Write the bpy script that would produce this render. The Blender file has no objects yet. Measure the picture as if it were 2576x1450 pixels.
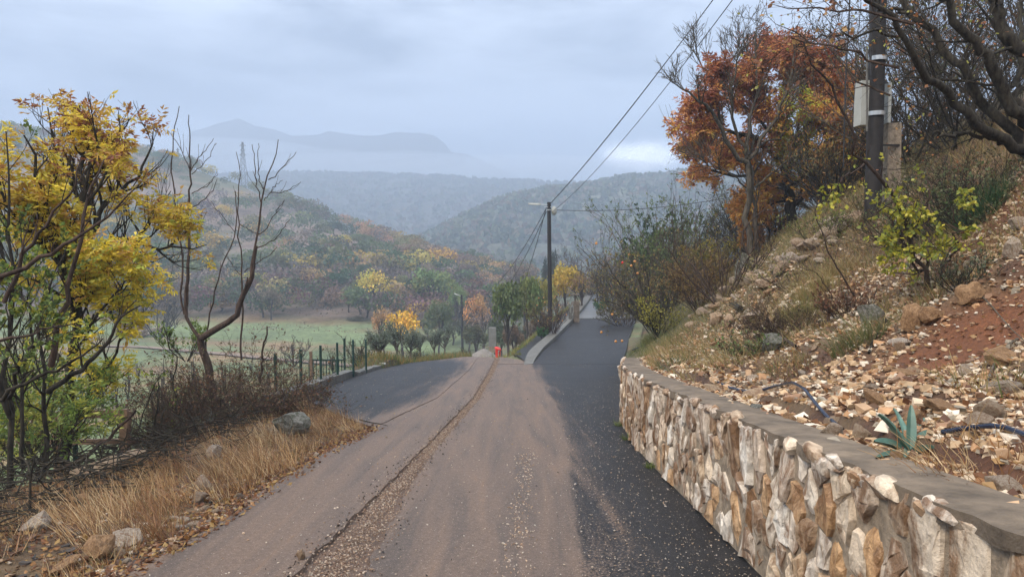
import bpy, math, random
import numpy as np
from mathutils import noise as mnoise, Vector

# ---------------------------------------------------------------- camera, light
S = bpy.context.scene
C = S.collection
FPX = 1860.0
PITCH = math.atan(125 / FPX)
CAM = np.array((0.0, 0.0, 1.6))
cam = bpy.data.cameras.new('camera')
cam.sensor_width = 36; cam.lens = 36 * FPX / 2576
cam.clip_end = 6000; cam.clip_start = .05
cam_o = bpy.data.objects.new('camera', cam); C.objects.link(cam_o)
cam_o.location = CAM; cam_o.rotation_euler = (math.pi / 2 - PITCH, 0, 0)
S.camera = cam_o
SUN_EL, SUN_AZ = math.radians(48), math.radians(232)     # behind the camera, a little left

w = bpy.data.worlds.new('World'); S.world = w; w.use_nodes = True
nt = w.node_tree; nt.nodes.clear(); N = nt.nodes.new; LK = nt.links.new
out = N('ShaderNodeOutputWorld'); bg = N('ShaderNodeBackground'); LK(bg.outputs[0], out.inputs[0])
bg.inputs[1].default_value = .1
sky = N('ShaderNodeTexSky'); sky.sky_type = 'NISHITA'; sky.sun_disc = False
sky.sun_elevation = SUN_EL; sky.sun_rotation = SUN_AZ; sky.air_density = 1.2; sky.dust_density = 3
tc = N('ShaderNodeTexCoord'); mp = N('ShaderNodeMapping'); mp.inputs['Scale'].default_value = (1, 1, 4.2)
LK(tc.outputs['Generated'], mp.inputs[0])
n1 = N('ShaderNodeTexNoise'); n1.inputs['Scale'].default_value = 2.3; n1.inputs['Detail'].default_value = 5
n1.inputs['Roughness'].default_value = .58; n1.inputs['Distortion'].default_value = .25
LK(mp.outputs[0], n1.inputs['Vector'])
cr = N('ShaderNodeValToRGB'); LK(n1.outputs[0], cr.inputs[0])
cr.color_ramp.elements[0].position = .42; cr.color_ramp.elements[0].color = (2.4, 2.9, 3.85, 1)
cr.color_ramp.elements[1].position = .60; cr.color_ramp.elements[1].color = (7.1, 8.0, 9.7, 1)
# overcast sky brighter overhead; ramp raised and warmed out of frame to light ground
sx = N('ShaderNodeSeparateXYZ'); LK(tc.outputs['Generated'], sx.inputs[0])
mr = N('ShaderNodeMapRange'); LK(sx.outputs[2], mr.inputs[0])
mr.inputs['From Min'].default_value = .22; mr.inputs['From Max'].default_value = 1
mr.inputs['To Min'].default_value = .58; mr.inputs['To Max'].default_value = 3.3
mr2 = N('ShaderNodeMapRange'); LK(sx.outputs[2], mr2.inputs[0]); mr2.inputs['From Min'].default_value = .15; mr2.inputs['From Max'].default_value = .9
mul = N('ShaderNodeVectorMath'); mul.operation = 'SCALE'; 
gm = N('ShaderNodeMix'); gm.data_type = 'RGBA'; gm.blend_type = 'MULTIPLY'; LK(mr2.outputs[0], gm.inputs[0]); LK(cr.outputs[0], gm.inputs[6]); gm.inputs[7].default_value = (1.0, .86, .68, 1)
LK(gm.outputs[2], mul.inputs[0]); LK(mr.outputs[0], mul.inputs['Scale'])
# the one bright break in the cloud
def skydir(px, py):
    a = (px - 1288) / FPX; b = -(py - 725) / FPX
    v = np.array((a, math.cos(PITCH) + b * math.sin(PITCH), -math.sin(PITCH) + b * math.cos(PITCH)))
    return v / np.linalg.norm(v)
bd = skydir(1625, 388)
sub = N('ShaderNodeVectorMath'); sub.operation = 'SUBTRACT'; LK(tc.outputs['Generated'], sub.inputs[0]); sub.inputs[1].default_value = tuple(bd)
sc_ = N('ShaderNodeVectorMath'); sc_.operation = 'MULTIPLY'; LK(sub.outputs[0], sc_.inputs[0]); sc_.inputs[1].default_value = (14, 14, 42)
nn = N('ShaderNodeTexNoise'); nn.inputs['Scale'].default_value = 22; LK(tc.outputs['Generated'], nn.inputs['Vector'])
ln = N('ShaderNodeVectorMath'); ln.operation = 'LENGTH'; LK(sc_.outputs[0], ln.inputs[0])
ad = N('ShaderNodeMath'); ad.operation = 'ADD'; LK(ln.outputs['Value'], ad.inputs[0]); LK(nn.outputs[0], ad.inputs[1])
mb_ = N('ShaderNodeMapRange'); LK(ad.outputs[0], mb_.inputs[0]); mb_.interpolation_type = 'SMOOTHSTEP'
mb_.inputs['From Min'].default_value = .75; mb_.inputs['From Max'].default_value = 1.6
mb_.inputs['To Min'].default_value = 26; mb_.inputs['To Max'].default_value = 0
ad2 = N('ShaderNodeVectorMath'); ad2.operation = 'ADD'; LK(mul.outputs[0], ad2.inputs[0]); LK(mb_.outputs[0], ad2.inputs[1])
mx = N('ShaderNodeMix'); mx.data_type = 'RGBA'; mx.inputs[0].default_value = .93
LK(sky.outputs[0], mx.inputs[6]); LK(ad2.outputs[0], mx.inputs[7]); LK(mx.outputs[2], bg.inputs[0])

sun = bpy.data.lights.new('sun', 'SUN'); sun.energy = 1.5; sun.angle = math.radians(16); sun.color = (1, .84, .64)
sun_o = bpy.data.objects.new('sun', sun); C.objects.link(sun_o)
sd = Vector((math.sin(SUN_AZ) * math.cos(SUN_EL), math.cos(SUN_AZ) * math.cos(SUN_EL), math.sin(SUN_EL)))
sun_o.rotation_euler = sd.to_track_quat('Z', 'Y').to_euler()
S.view_settings.view_transform = 'Standard'; S.view_settings.look = 'None'
S.view_settings.exposure = 1.0; S.view_settings.gamma = 1; S.view_settings.use_curve_mapping = False
S.render.engine = 'CYCLES'
cy = S.cycles
cy.max_bounces = 6; cy.diffuse_bounces = 3; cy.glossy_bounces = 2; cy.transmission_bounces = 3; cy.volume_bounces = 3
cy.use_denoising = True; cy.caustics_reflective = False; cy.caustics_refractive = False
try: cy.denoiser = 'OPENIMAGEDENOISE'
except Exception: pass
cy.sample_clamp_indirect = 4

# ---------------------------------------------------------------- helpers
def W(px, py, d):
    """point seen at picture position (2576-wide grid) at forward distance d"""
    a = (px - 1288) / FPX; b = -(py - 725) / FPX
    y = math.cos(PITCH) + b * math.sin(PITCH)
    return np.array((a / y * d, d, 1.6 + (-math.sin(PITCH) + b * math.cos(PITCH)) / y * d))
def G(px, py, s=-.115):
    p = W(px, py, 1.0); d = 1.6 / (s - (p[2] - 1.6))
    return W(px, py, d)
def proj(P):
    P = np.atleast_2d(P); y = P[:, 1]; z = P[:, 2] - 1.6
    f = y * math.cos(PITCH) - z * math.sin(PITCH); u = y * math.sin(PITCH) + z * math.cos(PITCH)
    f = np.maximum(f, 1e-3)
    return 1288 + FPX * P[:, 0] / f, 725 - FPX * u / f
rg = np.random.default_rng(7)
def nz(P, sc, seed=0.0):
    P = np.asarray(P, float)
    return np.array([mnoise.noise((p[0] * sc + seed, p[1] * sc - seed, p[2] * sc + 3.1 * seed)) for p in P.reshape(-1, 3)]).reshape(P.shape[:-1])
def unit(v): return v / np.maximum(np.linalg.norm(v, axis=-1, keepdims=True), 1e-9)
def perp(t, rng):
    r = rng.normal(size=t.shape); r -= (r * t).sum(-1, keepdims=True) * t
    return unit(r)

class MB:
    def __init__(s): s.v = []; s.f = []; s.c = []; s.n = 0
    def add(s, v, faces, col=None):
        v = np.asarray(v, float).reshape(-1, 3); faces = np.asarray(faces, int)
        s.v.append(v); s.f.append(faces + s.n); s.n += len(v)
        if col is None: col = (1, 1, 1)
        col = np.asarray(col, float)
        if col.ndim == 1: col = np.tile(col, (len(v), 1))
        s.c.append(col)
    def box(s, lo, hi, col=None, R=None, off=None):
        lo = np.array(lo, float); hi = np.array(hi, float)
        v = np.array([(x, y, z) for z in (lo[2], hi[2]) for y in (lo[1], hi[1]) for x in (lo[0], hi[0])])
        if R is not None: v = v @ np.array(R).T
        if off is not None: v = v + np.array(off)
        s.add(v, [(0, 2, 3, 1), (4, 5, 7, 6), (0, 1, 5, 4), (2, 6, 7, 3), (0, 4, 6, 2), (1, 3, 7, 5)], col)
    def bar(s, a, b, wx, wz, col=None):
        a = np.array(a, float); b = np.array(b, float); d = unit(b - a)
        up = np.array((0, 0, 1.)) if abs(d[2]) < .9 else np.array((0, 1., 0))
        x = unit(np.cross(d, up)); z = np.cross(x, d)
        v = [p + sx * x * wx / 2 + sz * z * wz / 2 for p in (a, b) for sz in (-1, 1) for sx in (-1, 1)]
        s.add(v, [(0, 2, 3, 1), (4, 5, 7, 6), (0, 1, 5, 4), (2, 6, 7, 3), (0, 4, 6, 2), (1, 3, 7, 5)], col)
    def tubes(s, P, R, k=5, col=None, cap=False):
        """P (B,K,3), R (B,K)"""
        P = np.asarray(P, float); R = np.asarray(R, float)
        if P.ndim == 2: P = P[None]; R = R[None]
        B, K, _ = P.shape
        T = np.empty_like(P); T[:, 1:-1] = P[:, 2:] - P[:, :-2]; T[:, 0] = P[:, 1] - P[:, 0]; T[:, -1] = P[:, -1] - P[:, -2]
        T = unit(T)
        ref = np.tile(np.array((.31, .17, 0.)), (B, 1)); m = unit(P[:, -1] - P[:, 0]); ref[np.abs(m[:, 2]) < .75] = (0.07, .03, 1)
        ref = ref[:, None, :]
        U = unit(np.cross(T, np.broadcast_to(ref, T.shape))); V = np.cross(T, U)
        a = np.arange(k) * 2 * math.pi / k
        v = P[:, :, None] + R[:, :, None, None] * (np.cos(a)[None, None, :, None] * U[:, :, None] + np.sin(a)[None, None, :, None] * V[:, :, None])
        idx = np.arange(B * K * k).reshape(B, K, k)
        q = np.stack((idx[:, :-1], np.roll(idx, -1, 2)[:, :-1], np.roll(idx, -1, 2)[:, 1:], idx[:, 1:]), -1).reshape(-1, 4)
        if col is not None and np.ndim(col) == 2: col = np.repeat(col, K * k, 0)
        s.add(v, q, col)
        if cap:
            for b in range(B):
                for e in (0, K - 1):
                    c = P[b, e]; ring = v[b, e]
                    vv = np.vstack((ring, c)); s.add(vv, [(i, (i + 1) % k, k) for i in range(k)], None if col is None else np.asarray(col).reshape(-1, 3)[0])
    def leaves(s, p, d, size, col, wd=.5, rng=rg, nrm=None):
        """rhombic leaves from p along d"""
        p = np.asarray(p); d = unit(d); n = len(p); size = np.broadcast_to(size, (n,))[:, None]
        sd_ = perp(d, rng) if nrm is None else unit(np.cross(d, nrm))
        n_ = np.cross(d, sd_)
        v = np.stack((p, p + d * size * .5 + sd_ * size * wd * .5 + n_ * size * .08, p + d * size, p + d * size * .5 - sd_ * size * wd * .5 + n_ * size * .08), 1)
        s.add(v, np.arange(4 * n).reshape(n, 4), np.repeat(col, 4, 0))
    def compound(s, p, d, size, col, rng=rg, pairs=3):
        p = np.asarray(p); d = unit(d); n = len(p); size = np.broadcast_to(size, (n,))
        sd_ = unit(np.cross(d, np.array((0, 0, 1.)) + rng.normal(size=(n, 3)) * .45))
        nr = np.cross(sd_, d)
        for i in range(pairs):
            t = .25 + .65 * i / max(pairs - 1, 1)
            o = p + d * (size * t)[:, None] - nr * (size * .12 * t * t)[:, None]
            for sg in (-1, 1):
                ld = unit(d * .62 + sg * sd_ + rng.normal(size=(n, 3)) * .16 - nr * .28)
                s.leaves(o, ld, size * .52 * rng.uniform(.8, 1.15, n), col * rng.uniform(.85, 1.12, (n, 1)), .36, rng)
        s.leaves(p + d * (size * .85)[:, None], d - nr * .2, size * .55, col, .36, rng)
    def mesh(s, name, mat, smooth=False, off=(0, 0, 0)):
        me = bpy.data.meshes.new(name)
        v = np.concatenate(s.v) - np.asarray(off, float)
        me.vertices.add(len(v)); me.vertices.foreach_set('co', v.ravel().astype(np.float32))
        loops = np.concatenate([f.ravel() for f in s.f]); tot = np.concatenate([np.full(len(f), f.shape[1]) for f in s.f])
        me.loops.add(len(loops)); me.loops.foreach_set('vertex_index', loops.astype(np.int32))
        me.polygons.add(len(tot)); st = np.concatenate(([0], np.cumsum(tot)[:-1]))
        me.polygons.foreach_set('loop_start', st.astype(np.int32)); me.polygons.foreach_set('loop_total', tot.astype(np.int32))
        me.polygons.foreach_set('use_smooth', np.full(len(tot), smooth))
        c = np.concatenate(s.c); a = me.attributes.new('Col', 'FLOAT_COLOR', 'POINT')
        a.data.foreach_set('color', np.hstack((c, np.ones((len(c), 1)))).ravel().astype(np.float32))
        me.update(calc_edges=True)
        if mat: me.materials.append(mat)
        return me

LOC = {}
def thing(name, label, cat, loc, group=None):
    o = bpy.data.objects.new(name, None); C.objects.link(o); o.location = tuple(loc); o.empty_display_size = .1
    o['label'] = label; o['category'] = cat
    if group: o['group'] = group
    LOC[o.name] = np.array(loc, float)
    return o
def part(name, mb, mat, parent, smooth=False, kind=None, label=None):
    off = LOC[parent.name]
    me = mb.mesh(name, mat, smooth, off); o = bpy.data.objects.new(name, me); C.objects.link(o); o.parent = parent
    LOC[o.name] = off
    if kind: o['kind'] = kind
    if label: o['label'] = label
    return o
def single(name, mb, mat, label, cat, loc, group=None, smooth=False):
    me = mb.mesh(name, mat, smooth, loc); o = bpy.data.objects.new(name, me); C.objects.link(o); o.location = tuple(loc)
    o['label'] = label; o['category'] = cat
    if group: o['group'] = group
    LOC[o.name] = np.array(loc, float)
    return o
def setting(name, mb, mat, kind='structure', smooth=True, label=None):
    me = mb.mesh(name, mat, smooth); o = bpy.data.objects.new(name, me); C.objects.link(o); o['kind'] = kind
    if label: o['label'] = label
    LOC[o.name] = np.zeros(3)
    return o

# ---------------------------------------------------------------- materials
def mat_new(name):
    m = bpy.data.materials.new(name); m.use_nodes = True; t = m.node_tree
    b = t.nodes['Principled BSDF']; return m, t, b
def attr(t, name='Col'):
    a = t.nodes.new('ShaderNodeAttribute'); a.attribute_name = name; return a.outputs['Color']
def pos(t, scale=None):
    g = t.nodes.new('ShaderNodeTexCoord')
    if scale is None: return g.outputs['Object']
    m = t.nodes.new('ShaderNodeMapping'); m.inputs['Scale'].default_value = scale; t.links.new(g.outputs['Object'], m.inputs[0]); return m.outputs[0]
def noise(t, vec, scale, detail=4, rough=.6, dist=0):
    n = t.nodes.new('ShaderNodeTexNoise'); n.inputs['Scale'].default_value = scale; n.inputs['Detail'].default_value = detail
    n.inputs['Roughness'].default_value = rough; n.inputs['Distortion'].default_value = dist
    if vec is not None: t.links.new(vec, n.inputs['Vector'])
    return n.outputs[0]
def ramp(t, fac, stops):
    r = t.nodes.new('ShaderNodeValToRGB'); t.links.new(fac, r.inputs[0]); e = r.color_ramp.elements
    while len(e) < len(stops): e.new(.5)
    for x, (p, c) in zip(e, stops):
        x.position = p; x.color = (*c, 1) if len(c) == 3 else c
    return r.outputs[0]
def mixc(t, fac, a, b, mode='MIX'):
    m = t.nodes.new('ShaderNodeMix'); m.data_type = 'RGBA'; m.blend_type = mode
    for s, v in ((m.inputs[0], fac), (m.inputs[6], a), (m.inputs[7], b)):
        if isinstance(v, (int, float)): s.default_value = v
        elif isinstance(v, tuple): s.default_value = (*v, 1) if len(v) == 3 else v
        else: t.links.new(v, s)
    return m.outputs[2]
def bump(t, b, h, dist, strength=1.0):
    n = t.nodes.new('ShaderNodeBump'); n.inputs['Distance'].default_value = dist; n.inputs['Strength'].default_value = strength
    t.links.new(h, n.inputs['Height']); t.links.new(n.outputs[0], b.inputs['Normal'])
def grey(a, b=None): return (a, a, a)

def m_foliage(name, objcol=False, transl=.35, gain=1.0):
    m = bpy.data.materials.new(name); m.use_nodes = True; t = m.node_tree; t.nodes.clear()
    o = t.nodes.new('ShaderNodeOutputMaterial'); c = attr(t)
    if objcol:
        oi = t.nodes.new('ShaderNodeObjectInfo'); c = mixc(t, 1.0, c, oi.outputs['Color'], 'MULTIPLY')
    d = t.nodes.new('ShaderNodeBsdfDiffuse'); tr = t.nodes.new('ShaderNodeBsdfTranslucent')
    gl = t.nodes.new('ShaderNodeBsdfGlossy'); gl.inputs['Roughness'].default_value = .45; gl.inputs['Color'].default_value = (1, 1, 1, 1)
    t.links.new(c, d.inputs[0]); t.links.new(c, tr.inputs[0])
    a = t.nodes.new('ShaderNodeMixShader'); a.inputs[0].default_value = transl; t.links.new(d.outputs[0], a.inputs[1]); t.links.new(tr.outputs[0], a.inputs[2])
    b = t.nodes.new('ShaderNodeMixShader'); b.inputs[0].default_value = .025; t.links.new(a.outputs[0], b.inputs[1]); t.links.new(gl.outputs[0], b.inputs[2])
    t.links.new(b.outputs[0], o.inputs[0]); return m
M_leaf = m_foliage('leaf'); M_hill = m_foliage('hill_leaf', True, .25); M_straw = m_foliage('dry_blades', False, .3)

def m_bark(name, c1, c2, sc=14, objcol=False):
    m, t, b = mat_new(name); p = pos(t, (1, 1, .35)); n = noise(t, p, sc, 5, .65)
    c = ramp(t, n, [(.35, c1), (.68, c2)])
    c = mixc(t, 1.0, c, attr(t), 'MULTIPLY')
    t.links.new(c, b.inputs[0]); b.inputs['Roughness'].default_value = .85; b.inputs['Specular IOR Level'].default_value = .2; bump(t, b, n, .012); return m
M_bark = m_bark('wet_dark_bark', (.012, .010, .008), (.06, .052, .038), 22)
M_barkred = m_bark('reddish_bark', (.026, .019, .015), (.09, .06, .045), 22)
M_barkgrey = m_bark('grey_bark', (.04, .034, .026), (.15, .13, .10), 18)
M_twig = m_bark('hill_twigs', (.05, .04, .035), (.10, .085, .08), 3)

def m_plain(name, col, rough=.6, metal=0, var=.25, sc=8, bmp=0.0):
    m, t, b = mat_new(name); n = noise(t, pos(t), sc, 5, .65)
    lo = tuple(x * (1 - var) for x in col); hi = tuple(min(1, x * (1 + var)) for x in col)
    t.links.new(ramp(t, n, [(.3, lo), (.7, hi)]), b.inputs[0]); b.inputs['Roughness'].default_value = rough; b.inputs['Metallic'].default_value = metal
    if bmp: bump(t, b, n, bmp)
    return m
M_attr, t, b = mat_new('painted_attr'); n = noise(t, pos(t), 9, 5, .65); c = mixc(t, 1.0, attr(t), ramp(t, n, [(.3, grey(.72)), (.7, grey(1.15))]), 'MULTIPLY'); t.links.new(c, b.inputs[0]); b.inputs['Roughness'].default_value = .65

def m_stone(name, stops, streak=True, sc=6.0, wet=.55, bumpd=.02, stain=(.12, .06, .025), smax=.75):
    m, t, b = mat_new(name); oi = t.nodes.new('ShaderNodeObjectInfo')
    rnd = oi.outputs['Random']
    base = ramp(t, rnd, stops)
    g = t.nodes.new('ShaderNodeTexCoord'); v = g.outputs['Object']
    vm = t.nodes.new('ShaderNodeVectorMath'); vm.operation = 'ADD'; t.links.new(v, vm.inputs[0])
    cm = t.nodes.new('ShaderNodeCombineXYZ')
    mm = t.nodes.new('ShaderNodeMath'); mm.operation = 'MULTIPLY'; mm.inputs[1].default_value = 37; t.links.new(rnd, mm.inputs[0])
    for i in range(3): t.links.new(mm.outputs[0], cm.inputs[i])
    t.links.new(cm.outputs[0], vm.inputs[1])
    mp = t.nodes.new('ShaderNodeMapping'); mp.inputs['Scale'].default_value = (1.4, 1.4, .6) if streak else (1, 1, 1); t.links.new(vm.outputs[0], mp.inputs[0])
    n = noise(t, mp.outputs[0], sc, 6, .68, .6)
    n2 = noise(t, vm.outputs[0], sc * 4.5, 5, .7)
    msk = ramp(t, n, [(.43, (0, 0, 0)), (.57, (smax, smax, smax))])
    c = mixc(t, msk, base, stain)
    c = mixc(t, 1.0, c, ramp(t, n2, [(.28, grey(.62)), (.62, grey(1.12))]), 'MULTIPLY')
    t.links.new(c, b.inputs[0]); b.inputs['Roughness'].default_value = wet
    h = t.nodes.new('ShaderNodeMath'); h.operation = 'ADD'; t.links.new(n2, h.inputs[0]); t.links.new(n, h.inputs[1])
    bump(t, b, h.outputs[0], bumpd); return m
M_wallstone = m_stone('wall_stone', [(0, (.72, .66, .57)), (.3, (.64, .52, .38)), (.48, (.58, .36, .18)), (.6, (.80, .76, .68)), (.84, (.34, .21, .11)), (.9, (.66, .55, .42))], sc=3.4, bumpd=.018, stain=(.17, .085, .035), smax=.9)
M_rock = m_stone('loose_limestone', [(0, (.56, .48, .38)), (.3, (.44, .31, .19)), (.5, (.60, .54, .46)), (.75, (.30, .25, .19)), (1, (.50, .38, .25))], False, 7, .55, .02, (.22, .10, .045), .6)
M_rockochre = m_stone('ochre_rock', [(0, (.36, .20, .09)), (1, (.46, .28, .14))], False, 5, .55, .02, (.16, .08, .03), .6)
M_rockgrey = m_stone('grey_mossy_rock', [(0, (.20, .19, .16)), (1, (.34, .33, .30))], False, 5, .7, .03, (.05, .06, .025), .8)
M_mortar = m_plain('mortar', (.25, .20, .145), .85, 0, .45, 14, .02)
M_concrete = m_plain('concrete', (.135, .105, .075), .8, 0, .55, 4.5, .03)
M_block = m_plain('block_concrete', (.20, .20, .19), .7, 0, .25, 3)
M_kerb = m_plain('kerb_concrete', (.115, .112, .10), .6, 0, .35, 4, .01)
M_conc_road = m_plain('wet_concrete', (.13, .135, .14), .4, 0, .2, .8, .004)
M_polewood = m_plain('creosoted_pole', (.013, .010, .009), .7, 0, .5, 9, .008)
M_metal = m_plain('galvanised', (.55, .58, .60), .35, .6, .15, 9)
M_white = m_plain('pale_plastic', (.38, .39, .36), .45, 0, .08, 4)
M_greenpost = m_plain('green_paint', (.012, .045, .035), .4, 0, .3, 9)
M_red = m_plain('red_plastic', (.62, .03, .02), .4, 0, .2, 4)
M_hose = m_plain('dark_blue_hose', (.008, .014, .035), .25, 0, .3, 5)
M_cable = m_plain('cable', (.02, .02, .022), .5, 0, .2, 5)
M_wood = m_plain('weathered_plank', (.20, .13, .085), .6, 0, .35, 12, .006)
M_steel = m_plain('lattice_steel', (.12, .13, .14), .6, .2, .1, 5)
M_agave = m_plain('agave_skin', (.07, .15, .12), .45, 0, .3, 10)
M_fruit = m_plain('orange_fruit', (.60, .27, .07), .4, 0, .2, 9)

def m_ground(name, rough=.85, bumpd=.03, fine=30, mid=3):
    m, t, b = mat_new(name); p = pos(t); n = noise(t, p, fine, 6, .72); n2 = noise(t, p, mid, 5, .65)
    c = mixc(t, 1.0, attr(t), ramp(t, n, [(.3, grey(.55)), (.7, grey(1.35))]), 'MULTIPLY')
    c = mixc(t, 1.0, c, ramp(t, n2, [(.32, grey(.72)), (.68, grey(1.25))]), 'MULTIPLY')
    t.links.new(c, b.inputs[0]); b.inputs['Roughness'].default_value = rough
    h = t.nodes.new('ShaderNodeMath'); h.operation = 'ADD'; t.links.new(n, h.inputs[0]); t.links.new(n2, h.inputs[1]); bump(t, b, h.outputs[0], bumpd); return m
M_soil = m_ground('soil'); M_field = m_ground('field_and_hill', .95, .25, 1.4, .12)
M_far = m_ground('far_woods', 1, 2.0, .12, .015)

def m_road(name, dusty):
    m, t, b = mat_new(name); p = pos(t)
    grain = noise(t, p, 130, 3, .8); med = noise(t, p, 26, 4, .7); big = noise(t, p, 1.3, 4, .6); st = noise(t, pos(t, (2.6, .16, 1)), 1.6, 5, .65, .5)
    asph = ramp(t, grain, [(.38, (.005, .005, .006)), (.64, (.016, .016, .018)), (.76, (.11, .10, .095))])
    asph = mixc(t, ramp(t, big, [(.42, grey(0)), (.66, grey(.25 if dusty else .5))]), asph, (.042, .042, .044))
    asph = mixc(t, 1.0, asph, ramp(t, noise(t, p, 7, 5, .75), [(.3, grey(.7)), (.7, grey(1.35))]), 'MULTIPLY')
    spk = noise(t, p, 62, 2, .5)
    asph = mixc(t, ramp(t, spk, [(.66, grey(0)), (.72, grey(.55))]), asph, (.30, .27, .23))
    if dusty:
        a = t.nodes.new('ShaderNodeSeparateColor'); t.links.new(attr(t), a.inputs[0])
        dustc = ramp(t, st, [(.34, (.12, .095, .082)), (.5, (.17, .125, .10)), (.64, (.20, .142, .108)), (.78, (.24, .15, .095))])
        dustc = mixc(t, 1.0, dustc, ramp(t, grain, [(.32, grey(.5)), (.55, grey(.98)), (.74, grey(1.5))]), 'MULTIPLY')
        dustc = mixc(t, ramp(t, spk, [(.64, grey(0)), (.70, grey(.5))]), dustc, (.46, .38, .31))
        dustc = mixc(t, ramp(t, spk, [(.28, grey(.6)), (.34, grey(0))]), dustc, (.05, .035, .028))
        dustc = mixc(t, 1.0, dustc, ramp(t, med, [(.32, grey(.78)), (.66, grey(1.12))]), 'MULTIPLY')
        mm = t.nodes.new('ShaderNodeMath'); mm.operation = 'MULTIPLY_ADD'; t.links.new(med, mm.inputs[0]); mm.inputs[1].default_value = .5
        s2 = t.nodes.new('ShaderNodeMath'); s2.operation = 'ADD'; t.links.new(a.outputs[0], s2.inputs[0]); s2.inputs[1].default_value = -.45
        t.links.new(s2.outputs[0], mm.inputs[2])
        s3 = t.nodes.new('ShaderNodeMath'); s3.operation = 'MULTIPLY_ADD'; t.links.new(st, s3.inputs[0]); s3.inputs[1].default_value = .7; t.links.new(mm.outputs[0], s3.inputs[2])
        s4 = t.nodes.new('ShaderNodeMath'); s4.operation = 'MULTIPLY_ADD'; t.links.new(spk, s4.inputs[0]); s4.inputs[1].default_value = .9; s5 = t.nodes.new('ShaderNodeMath'); s5.operation = 'ADD'; s5.inputs[1].default_value = -.45; t.links.new(s3.outputs[0], s5.inputs[0]); t.links.new(s5.outputs[0], s4.inputs[2])
        f = ramp(t, s4.outputs[0], [(.33, grey(0)), (.58, grey(.97))])
        col = mixc(t, f, asph, dustc)
        rr = mixc(t, f, grey(.5), grey(.6)); t.links.new(rr, b.inputs['Roughness'])
    else:
        col = asph; b.inputs['Roughness'].default_value = .46
    t.links.new(col, b.inputs[0]); bump(t, b, grain, .006, 1.0)
    b.inputs['Specular IOR Level'].default_value = .24
    return m
M_road = m_road('dusty_wet_asphalt', True); M_asph = m_road('fresh_wet_asphalt', False)
M_gravel = m_ground('gravel_bed', .6, .02, 70, 9)
# ---------------------------------------------------------------- terrain functions
def zmain(y):
    y = np.asarray(y, float)
    return np.where(y < 35, -.115 * y, np.where(y < 55, -4.025 - .2 * (y - 35), -8.025 - .13 * (y - 55)))
class RBF:
    def __init__(s, pts, c=2.0, smooth=.02):
        p = np.array(pts, float); s.p = p[:, :2]; s.c = c
        n = len(p); A = np.zeros((n + 3, n + 3)); r = np.linalg.norm(s.p[:, None] - s.p[None], axis=-1)
        A[:n, :n] = -np.sqrt(r * r + c * c) + np.eye(n) * smooth; A[:n, n] = 1; A[:n, n + 1:] = s.p / 50; A[n, :n] = 1; A[n + 1:, :n] = s.p.T / 50
        b = np.zeros(n + 3); b[:n] = p[:, 2]; s.w = np.linalg.solve(A, b)
    def __call__(s, x, y):
        x = np.asarray(x, float); y = np.asarray(y, float); sh = x.shape; q = np.stack((x.ravel(), y.ravel()), 1)
        o = np.empty(len(q))
        for i in range(0, len(q), 4000):
            k = q[i:i + 4000]; r = np.linalg.norm(k[:, None] - s.p[None], axis=-1)
            o[i:i + 4000] = -np.sqrt(r * r + s.c ** 2) @ s.w[:-3] + s.w[-3] + k @ s.w[-2:] / 50
        return o.reshape(sh)
# edges of the paved area
TLy = [-6, 4.5, 5.6, 7.3, 9.5, 11.1, 12.6, 14.4, 16.5, 26.2, 29.5, 33, 36, 60, 100]
TLx = [-2.6, -2.52, -2.43, -2.36, -2.28, -2.12, -3.0, -3.9, -4.8, -4.7, -4.2, -3.0, -2.1, -3.5, -6.5]
def TL(y): return np.interp(y, TLy, TLx)
u50 = W(1600, 800, 50); u62 = W(1580, 765, 62); u85 = W(1535, 725, 85); u40 = W(1582, 850, 40.5)
ERy = [-6, 4.6, 9.2, 11.5, 13.5, 16, 20, 26, 32, 40.5, 50, 62, 85, 100]
ERx = [1.58, 1.57, 1.58, 1.72, 2.05, 2.6, 3.2, 4.0, 4.89, u40[0], u50[0], u62[0], u85[0], u85[0] + 3]
def ER(y): return np.interp(y, ERy, ERx)
ULrows = [(915, 28.8, 1340), (880, 35.5, 1368), (850, 40.5, 1402), (800, 50, 1450), (765, 62, 1478), (725, 85, 1503)]
UL = np.array([W(p, q, d) for q, d, p in ULrows])
def zup(y): return np.interp(y, np.r_[0, 24, UL[:, 1], 120], np.r_[0, -2.76, UL[:, 2], UL[-1, 2] - 1])
SL = np.array([W(1290, 895, 34), W(1335, 860, 40), W(1375, 835, 46), W(1405, 808, 52), W(1440, 775, 62)])
WH = .94
def wtop(y): return -.115 * np.asarray(y, float) + WH
# right bank
rp = []
for y in (-6, -3, 0, 2, 4, 6, 8, 10, 12, 13.8):
    x = ER(y) + .33; rp += [(x, y, wtop(y) + .01), (x + .7, y, wtop(y) + .12)]
for y in (18, 22, 26, 32): rp += [(ER(y), y, zmain(y) + .0), (ER(y) + 1.2, y, zmain(y) + .45 + (.3 if y < 25 else 0))]
for y in (40.5, 50, 62, 85, 100): rp += [(ER(y), y, float(zup(y))), (ER(y) + 4, y, float(zup(y)) + .3)]
for q in [(2450, 850, 6.5), (2300, 860, 7.0), (2450, 720, 7.6), (2576, 860, 5.6), (2550, 600, 8), (2640, 560, 7.5), (2560, 440, 10), (2700, 300, 9), (2350, 620, 10.5),
          (2200, 548, 13), (2100, 590, 13.3), (2000, 650, 13.5), (1990, 750, 11.5), (2000, 850, 9.5), (1800, 900, 12), (1760, 820, 15), (1700, 870, 17), (1640, 862, 21),
          (1870, 690, 17.5), (1780, 760, 19), (1700, 790, 23), (2150, 700, 10.5), (2150, 870, 7.8), (2000, 950, 7.7), (1900, 800, 13)]:
    rp.append(tuple(W(*q)))
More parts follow.
